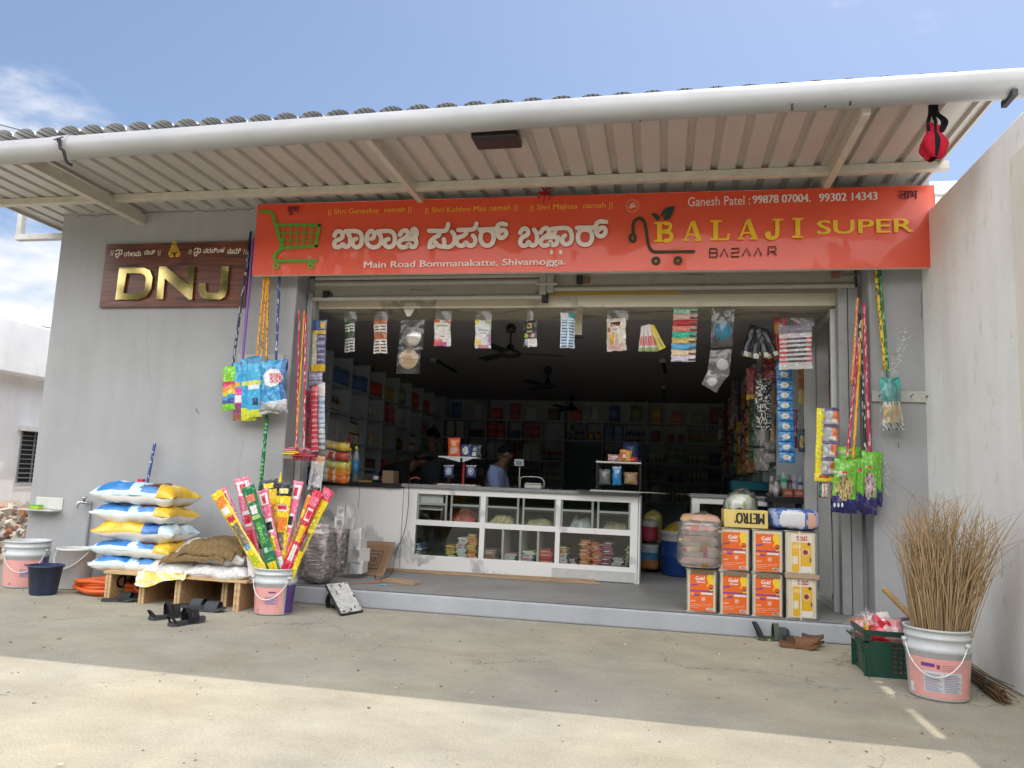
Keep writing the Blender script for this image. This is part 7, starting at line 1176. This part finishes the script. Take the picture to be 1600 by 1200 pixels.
# blue pack, lettuce bag
a = at(1201, 830, Y=TY); b = at(1285, 833, Y=TY); zt4 = at(1243, 795, Y=TY).z; cx_ = (a.x+b.x)/2; q = MB(); wd = b.x-a.x; zz0 = ZT
def nap(u, v):
    an = u*2*math.pi; sx = math.copysign(abs(math.cos(an))**.45, math.cos(an)); sz = math.copysign(abs(math.sin(an))**.5, math.sin(an)); A = 2*v-1; e = max(.02, 1-abs(A)**8)**.5
    return Vector((cx_+A*wd/2+.008*noise.noise(Vector((sx*2, sz*2, 8))), TY+.11+sx*.12*e, zz0+(zt4-zz0)/2+sz*(zt4-zz0)/2*e+.012*noise.noise(Vector((A*4, sx*3, sz*3)))))
q.grid(nap, 30, 34, lambda u, v: (.70, .22, .26) if v > .95 and .05 < u < .6 else ((.62, .62, .64) if (((v-.45)/.24)**2+((u-.5)/.13)**2 < 1) else ((.6, .36, .26) if ((v-.80)/.08)**2+((u-.52)/.10)**2 < 1 else ((.05, .12, .36) if noise.noise(Vector((u*5, v*6, 2))) < .22 else (.30, .36, .52)))), flip=True)
tag(q.build('diaper_pack', PRINT, org=(cx_, TY, ZT)), 'shiny blue and white pack lying on the right hand oil tins', 'pack')
a = at(1128, 795, Y=.05); b = at(1183, 795, Y=.05); z0 = zt_+.002; zt5 = at(1155, 764, Y=.05).z; Lt = thing('green_bag', 'clear bag of pale green packs on top of the yellow carton', 'bag', ((a.x+b.x)/2, .0, z0)); cx_ = (a.x+b.x)/2; wd = b.x-a.x; q = MB()
q.grid(lambda u, v: Vector((cx_+wd/2*.9*math.cos(u*6.283)*math.sin(v*1.57+.02), .0+.12*math.sin(u*6.283)*math.sin(v*1.57+.02), z0+(zt5-z0)*.72*math.cos(v*1.57)**.6+.03*noise.noise(Vector((math.cos(u*6.283)*3, math.sin(u*6.283)*3, v*4))))), 30, 12, lambda u, v: (.66, .68, .62) if v > .5 and noise.noise(Vector((u*22, v*4, 2))) > -.1 else ((.28, .42, .10) if v > .75 else (.46, .52, .34)), flip=True); q.build('contents', PRINT, Lt)
q = MB(); q.grid(lambda u, v: Vector((cx_+wd/2*1.0*math.cos(u*6.283)*math.sin(v*1.57+.02)+.03*(1-v), .0+.13*math.sin(u*6.283)*math.sin(v*1.57+.02), z0+(zt5-z0)*1.0*math.cos(v*1.57)**.8+.02*noise.noise(Vector((math.cos(u*6.28)*2, math.sin(u*6.28)*2, v*5))))), 30, 14, flip=True); q.build('plastic_bag', FILM, Lt)
# ================================================================ sticks and bags hanging at the right of the opening
SG = 'mop sticks right of the shutter'
for (a, b, cl, sp, r, lb) in (((1340, 466), (1331, 600), (.72, .20, .06), (.8, .5, .3), .0105, 'orange speckled stick standing highest right of the shutter'), ((1342, 528), (1323, 722), (.55, .02, .09), (.75, .5, .5), .0105, 'crimson speckled stick crossing behind the orange one'), ((1347, 500), (1333, 722), (.76, .38, .03), (.3, .2, .05), .012, 'yellow stick in the middle of the five right hand sticks'), ((1343, 490), (1353, 722), (.015, .015, .015), (.75, .75, .7), .010, 'black and white speckled stick right of the shutter'), ((1350, 474), (1359, 715), (.50, .02, .08), (.7, .4, .4), .0125, 'dark red stick furthest right of the five by the shutter')): stick('mop_stick', lb, 'stick', a, b, -.02, -.08, r, cl, sp)
stick('mop_stick', 'yellow and black mop stick rising behind the right end of the sign', 'stick', (1368, 420), (1383, 576), -.05, -.10, .014, (.72, .52, .02), (.1, .09, .03)); stick('mop_stick', 'dark green mop stick beside the yellow and black one', 'stick', (1374, 420), (1388, 590), -.05, -.09, .0125, (.01, .16, .06), (.2, .5, .3))
Mo = thing('mop_refill', 'bagged mop head with turquoise top and floral label on the right wall', 'mop', at(1395, 630, Y=-.12)); p1 = at(1390, 590, Y=-.12); p0 = at(1396, 672, Y=-.12)
q = MB(); q.pouch(.155, (p1-p0).length, .08, lambda u, v: (.05, .40, .36) if v > .52 else ((.05, .06, .09) if v > .47 and int(u*9) % 2 else ((.72, .52, .22) if .14 < v <= .47 and noise.noise(Vector((u*5, v*7, 2))) > -.15 else ((.72, .62, .5) if v > .14 else ((.08, .1, .14) if int(u*11+v*20) % 2 else (.6, .6, .58))))), basis(p0, p1), 14, 30, .008, 4, pinch=.25); q.build('mop_head', PRINT, Mo)
q = MB(); p2 = at(1387, 574, Y=-.125); K = [at(1374, 674, Y=-.15), at(1414, 670, Y=-.15), at(1402, 576, Y=-.15), at(1376, 577, Y=-.15)]; q.grid(lambda u, v: K[0].lerp(K[1], u).lerp(K[3].lerp(K[2], u), v)+Vector(((u-.5)*-.07*math.exp(-((v-.78)/.07)**2), -.025*math.sin(u*3.1)+.01*noise.noise(Vector((u*7, v*7, 1))), 0)), 14, 22); q.build('clear_bag', FILM, Mo)
GB = (.14, .42, .03); NV = (.02, .018, .12)
def bagp(px0, px1, y0, y1, Y, label, seeds, top=.42, lean=0., seed=0, name='seed_bag'):
    def cf(u, v):
        w_ = .30+.05*math.sin(u*5); return GB if v > .78-(.0 if seeds else -.05) else ((.45, .50, .30) if v > .72 and u < .3 else ((.55, .04, .08) if .72 < v < .8 and .25 < u < .55 else (seeds if seeds and ((u-.45)/.38)**2+((v-.46)/.22)**2 < 1 and noise.noise(Vector((u*16, v*14, seed))) > -.12 else ((.12, .09, .05) if seeds and ((u-.45)/.38)**2+((v-.46)/.22)**2 < 1 else (NV if v < w_ else GB)))))
    return packet(name, label, 'bag', (px0, y0, px1, y1), Y, cf, .07, nu=18, nv=26, wr=.012, lean=lean, seed=seed, group='green and navy bags hanging by the shutter')
bagp(1310, 1346, 698, 740, -.05, 'green bag hanging rearmost behind the sticks', None, seed=3); f1 = bagp(1299, 1338, 718, 802, -.16, 'front green and navy bag with straw print and red badge', (.42, .34, .12), lean=4, seed=1); bagp(1333, 1350, 716, 797, -.14, 'narrow green and navy bag second from the front', None, lean=3, seed=5); bagp(1343, 1370, 706, 803, -.13, 'green bag with pinkish seed print third from the front', (.45, .34, .34), lean=4, seed=8); bagp(1361, 1378, 706, 791, -.10, 'narrow green and navy bag hanging furthest right', None, lean=1, seed=11)
q = MB()
for cx_ in (1304, 1310, 1316): q.add([at(cx_+1.9*math.cos(t*.785), 789+3.6*math.sin(t*.785), Y=-.205) for t in range(8)], [tuple(range(7, -1, -1))], (.6, .68, .72))
q.build('round_emblem', PRINT, f1); q = MB(); lettering(q, 'JiM', lambda a, b, k: at(a, b, Y=-.208-k), (1308.5, 745, 1321, 739.5), (.8, .75, .75), .12); q.build('lettering', PRINT, f1)
q = MB(); p0 = at(1284, 752, Y=-.06); 
for (x0_, y0_, x1_, y1_) in ((1278, 640, 1284, 752),): 
    pass
packet('sachet_card', 'yellow cardboard strip with cut outs hanging at the right jamb', 'card', (1273, 638, 1290, 752), -.03, lambda u, v: (.80, .66, .02) if u < .42 or (v*8) % 1 < .28 or v < .10 else ((.42, .42, .38) if u > .55 else (.62, .5, .05)), .012, nu=12, nv=60, lean=3); packet('sachet_card', 'red lettered yellow foot of the hanging yellow strip', 'card', (1272, 739, 1303, 752), -.04, pat((.80, .64, .02), (.25, .35, .75, .7, (.6, .1, .02))), .01, nv=8)
for k in range(4): packet('grey_sachet', '%s grey and orange sachet of the strip beside the yellow card' % ['topmost', 'second', 'third', 'lowest'][k], 'sachet', (1289-k*1.8, 637+k*26, 1311-k*1.5, 666+k*26), -.05, pat((.40, .40, .42), (.58, .18, 1, .82, (.66, .16, .05)), (.45, .18, .85, .36, (.72, .62, .58)), (0, .82, 1, 1, (.06, .05, .14)), (0, 0, 1, .1, (.25, .2, .25))), .035, nu=14, nv=16, wr=.008)
packet('razor_card', 'small white and orange card hanging under the yellow strip', 'card', (1280, 754, 1294, 778), -.02, pat((.02, .02, .02), (.3, .05, .5, .95, (.7, .66, .6)), (.5, .05, .62, .95, (.66, .14, .06)), (.62, .05, .75, .95, (.72, .5, .2)), (.75, .05, 1, .95, (.66, .62, .58)), (.1, .1, .3, .85, (.05, .2, .16))), .012)
# ================================================================ crate, pail with stick brooms, sandals
CG = (.014, .062, .042); A0, A1 = at(1340, 1047, Z=0), at(1353, 1060, Z=0); F0 = at(1352, 1058, Z=0); F1 = at(1428, 1063, Z=0); CZ = at(1360, 985, Y=F0.y).z; x0, x1 = F0.x, F0.x+.40; y0 = F0.y; y1 = y0+.34
Cr = thing('plastic_crate', 'dark green plastic crate full of bagged goods beside the broom pail', 'crate', ((x0+x1)/2, (y0+y1)/2, 0)); q = MB(); tp = .02
def wallp(fn, w_):
    def b_(u0, u1, z0, z1, d0=0., d1=.010):
        P = [fn(u, z, d) for d in (d0, d1) for z in (z0, z1) for u in (u0, u1)]; q.add(P, [(0, 1, 3, 2), (4, 6, 7, 5), (0, 4, 5, 1), (2, 3, 7, 6), (0, 2, 6, 4), (1, 5, 7, 3)], CG)
    b_(0, w_, CZ-.03, CZ, -.008); b_(0, w_, CZ-.075, CZ-.062); b_(0, w_, 0.003, .03); b_(0, .035, .03, CZ-.03); b_(w_-.035, w_, .03, CZ-.03); b_(.035, w_*.38, .03, CZ-.075) if w_ > .36 else b_(w_*.32, w_*.68, .03, CZ-.075)
    z = .055
    while z < CZ-.08: b_(0.03, w_-.03, z, z+.007, .001, .008); z += .028
    u = .06
    while u < w_-.04: b_(u, u+.007, .03, CZ-.07, .002, .009); u += .030
wallp(lambda u, z, d: Vector((x0+u, y0+d+tp*(CZ-z)/CZ, z)), x1-x0); wallp(lambda u, z, d: Vector((x0+u, y1-d, z)), x1-x0); wallp(lambda u, z, d: Vector((x0+d+tp*(CZ-z)/CZ, y1-u, z)), y1-y0); wallp(lambda u, z, d: Vector((x1-d, y1-u, z)), y1-y0); q.box((x0+.02, y0+.02, .003), (x1-.01, y1-.01, .012), CG); q.build('basket', PLAST, Cr)
rc_ = random.Random(6); names = [((.60, .03, .05), 'red'), ((.70, .42, .05), 'golden yellow'), ((.45, .38, .36), 'greyish'), ((.62, .30, .30), 'pink'), ((.10, .06, .14), 'dark purple'), ((.7, .66, .62), 'white'), ((.55, .04, .06), 'bright red'), ((.36, .30, .26), 'brownish clear'), ((.6, .12, .05), 'orange red')]
for i, (cl, nm) in enumerate(names):
    px = [1372, 1378, 1350, 1393, 1422, 1383, 1386, 1404, 1364][i]; pz = CZ-.05+.055*((i*3) % 3); c = at(px, 970, Y=y0+.08+.09*(i % 3)); p0 = Vector((min(x1-.09, max(x0+.09, c.x)), c.y, pz-.03)); q = MB(); q.pouch(.15, .15, .06, pat(cl, (.2, .3, .8, .6, tuple(min(.8, k*1.5+.1) for k in cl))), Matrix.Translation(p0) @ Matrix.Rotation(rc_.uniform(-.7, .7), 4, 'Y') @ Matrix.Rotation(rc_.uniform(-1.2, -.2), 4, 'X'), 10, 10, .018, i); tag(q.build('crate_packet', PRINT if i not in (2, 7) else FILM2, org=p0), '%s plastic packet lying in the green crate' % nm, 'packet')
q = MB(); q.box((x0+.03, y0+.03, .014), (x1-.03, y1-.03, CZ-.10), (.20, .14, .12)); tag(q.build('crate_filling', MATTE, org=(x0+.2, y0+.2, 0)), 'packed goods filling the green crate below its top packets', 'goods', kind='stuff')
q = MB(); K = [at(1345, 975, Y=y0+.06), at(1372, 978, Y=y0+.02), at(1368, 958, Y=y0+.05), at(1352, 948, Y=y0+.08)]; q.grid(lambda u, v: K[0].lerp(K[1], u).lerp(K[3].lerp(K[2], u), v)+Vector((.02*noise.noise(Vector((u*6, v*5, 2))), .03*noise.noise(Vector((u*6, v*6, 4))), 0)), 10, 8); tag(q.build('clear_wrapper', FILM2, org=K[0]), 'clear crumpled wrapper sticking up at the left of the green crate', 'wrapper')
a = at(1380, 919, Y=y0+.20); b = at(1432, 972, Y=y0+.15); q = MB(); q.tube([b+(b-a)*.25, b, a], .018, (.46, .30, .13), 10, colf=lambda t, s: (.62, .48, .28) if t > .98 else (.44, .29, .13)); tag(q.build('wooden_handle', WOODM, org=b), 'short thick wooden handle leaning out of the green crate', 'handle')
T, pc2, pr2, ph2 = pail('grey pail with pink label holding upright stick brooms at the right wall', (1418, 1517, 986, 1098), -1.72, 1)
def twigs(label, c, n_, ang0, spread, hgt, seed, cx_):
    r_ = random.Random(seed); T = thing('stick_broom', label, 'broom', (c.x+cx_, c.y, .05), 'stick brooms in the pail'); q = MB()
    for k in range(n_):
        a = r_.uniform(0, 6.28); r0 = pr2*.72*math.sqrt(r_.random()); sx = math.sin(ang0+r_.gauss(0, spread)); sy = r_.gauss(0, spread*.8); h = hgt*r_.uniform(.62, 1.04); b0 = Vector((c.x+cx_*.6+r0*math.cos(a)*.55, c.y+r0*math.sin(a)*.7, ph2*.25)); fk = r_.uniform(.55, 1.3); cl = tuple(k_*fk for k_ in (.47, .325, .175)); bend = r_.gauss(0, .05); top = b0+Vector((sx*h, sy*h, h)); mid = b0.lerp(top, .55)+Vector((bend*.3-sx*.05, r_.gauss(0, .015), .02)); t2 = b0.lerp(top, .82)+Vector((bend*.2+r_.gauss(0, .012), r_.gauss(0, .012), 0)); top += Vector((bend*.8+r_.gauss(0, .03), r_.gauss(0, .03), -abs(bend)*.4)); q.tube(smooth([b0, mid, t2, top], 3), lambda t: .0024*(1-t)**.7+.0006, cl, 4, cap=False)
        if k % 9 == 0:
            s0 = mid.lerp(top, .6); d = Vector((r_.gauss(0, .10), r_.gauss(0, .06), r_.uniform(.10, .30))); q.tube(smooth([s0, s0+d*.5+Vector((r_.gauss(0, .02), 0, 0)), s0+d+Vector((r_.gauss(0, .06), 0, -.03))], 4), lambda t: .0012*(1-t)+.0005, tuple(k_*.5 for k_ in cl), 4, cap=False)
    q.build('twigs', MATTE, T); q = MB(); q.lathe([(pr2*.3, 0), (pr2*.34, .03), (pr2*.3, .06)], (c.x+cx_*.6, c.y, ph2*.5), 12, (.1, .07, .04)); q.build('binding', MATTE, T)
twigs('stick broom bundle on the left side of the right hand pail', pc2, 230, -.055, .06, .90, 1, -.05); twigs('stick broom bundle in the middle of the right hand pail, tallest tips', pc2, 270, .05, .085, .99, 2, .0); twigs('stick broom bundle leaning right towards the white wall', pc2, 190, .24, .085, .90, 3, .06)
a = at(1500, 1035, Y=at(1516, 1050, Z=.04).y); a = at(1512, 1048, Z=.04); b = at(1568, 1088, Z=.04); rt_ = random.Random(9); q = MB(); d = (b-a); 
for k in range(110):
    f2_ = rt_.uniform(.5, 1.2); o_ = Vector((rt_.gauss(0, .014), rt_.gauss(0, .012), max(-.034, rt_.gauss(0, .013)))); q.tube([a-d*rt_.uniform(.1, .4)+o_, a+d*.5+o_, b+o_*1.5+d*rt_.uniform(-.03, .03)], .0028, tuple(k_*f2_ for k_ in (.22, .13, .065)), 4)
q.tube([a+d*.62, a+d*.70], .034, (.06, .05, .05), 10); tag(q.build('lying_broom', MATTE, org=a), 'stick broom lying on the ground along the foot of the white wall', 'broom')
SN = 'sandals at the right end of the step'
slipper('sandal', 'olive and black strap sandal left of the sandal pile', 1212, 1001, .15, .26, sole=(.07, .085, .05), strap=(.02, .022, .024), kind='sandal'); slipper('sandal', 'olive and black strap sandal right of the sandal pile', 1262, 999, -.45, .28, sole=(.07, .085, .05), strap=(.02, .022, .024), kind='sandal'); slipper('sandal', 'tan brown closed slipper lying in front of the olive sandals', 1248, 1013, -.18, .26, sole=(.17, .075, .03), strap=(.04, .025, .015), kind='mule'); slipper('sandal', 'second brown slipper half hidden behind the tan one', 1258, 1008, -.3, .25, sole=(.09, .05, .03), strap=(.03, .02, .015), kind='mule')
# ================================================================ the wood across the road, seen mirrored in glass and gilt
q = MB(); rt = random.Random(12)
for k in range(2600):
    X = rt.uniform(-60, 60); top = 8.5+2.2*noise.noise(Vector((X*.12, 1, 0)))+1.2*noise.noise(Vector((X*.5, 4, 0)))+5.0*max(0, 1-abs((X+18.5)/7.5)**4); Z = rt.uniform(.1, 1)**.7*top; Y_ = -27+rt.uniform(-2.5, 2.5); s_ = rt.uniform(.5, 1.1); M = wp(X, Y_, Z, rt.uniform(0, 6), rt.uniform(0, 6), rt.uniform(0, 6)); c = rt.choice([(.05, .10, .025), (.08, .14, .03), (.035, .07, .02), (.10, .15, .045)])  # unseen crowns raised over one stretch, shaped to darken the gilt letters' reflection
    q.add([M @ Vector((s_*math.cos(a)*(.6+.4*(j % 2)), s_*math.sin(a)*(.6+.4*(j % 2)), .1*s_*(j % 2))) for j, a in enumerate([i*.785 for i in range(8)])], [tuple(range(8))], c)
q.grid(lambda u, v: Vector((-60+120*u, -29.6, v*7)), 20, 2, col=(.03, .05, .015)); tag(q.build('distant_wood', MATTE, org=(0, -27, 0)), 'dark green wood far across the road facing the shop', 'trees', kind='stuff')

q = MB(); rd = random.Random(77)
for k in range(420):
    X = rd.uniform(-6.5, 1.9); Y_ = -.3-abs(rd.gauss(0, 1.6)) if k % 3 else rd.uniform(-4.5, -.3); s_ = rd.uniform(.002, .0075)*(1.8 if rd.random() < .08 else 1); M = wp(X, Y_, s_*.4, rd.uniform(0, 6), rd.uniform(-.4, .4)); c = rd.choice([(.30, .27, .22), (.42, .38, .30), (.20, .17, .14), (.5, .46, .38), (.28, .2, .12)])
    q.add([M @ Vector((sx*s_*rd.uniform(.5, 1), sy*s_*rd.uniform(.5, 1), sz*s_*.5)) for sx in (-1, 1) for sy in (-1, 1) for sz in (-1, 1)], [(0, 1, 3, 2), (4, 6, 7, 5), (0, 4, 5, 1), (2, 3, 7, 6), (0, 2, 6, 4), (1, 5, 7, 3)], c)
tag(q.build('yard_grit', MATTE), 'scattered grit and crumbs lying on the concrete yard', 'grit', kind='stuff')
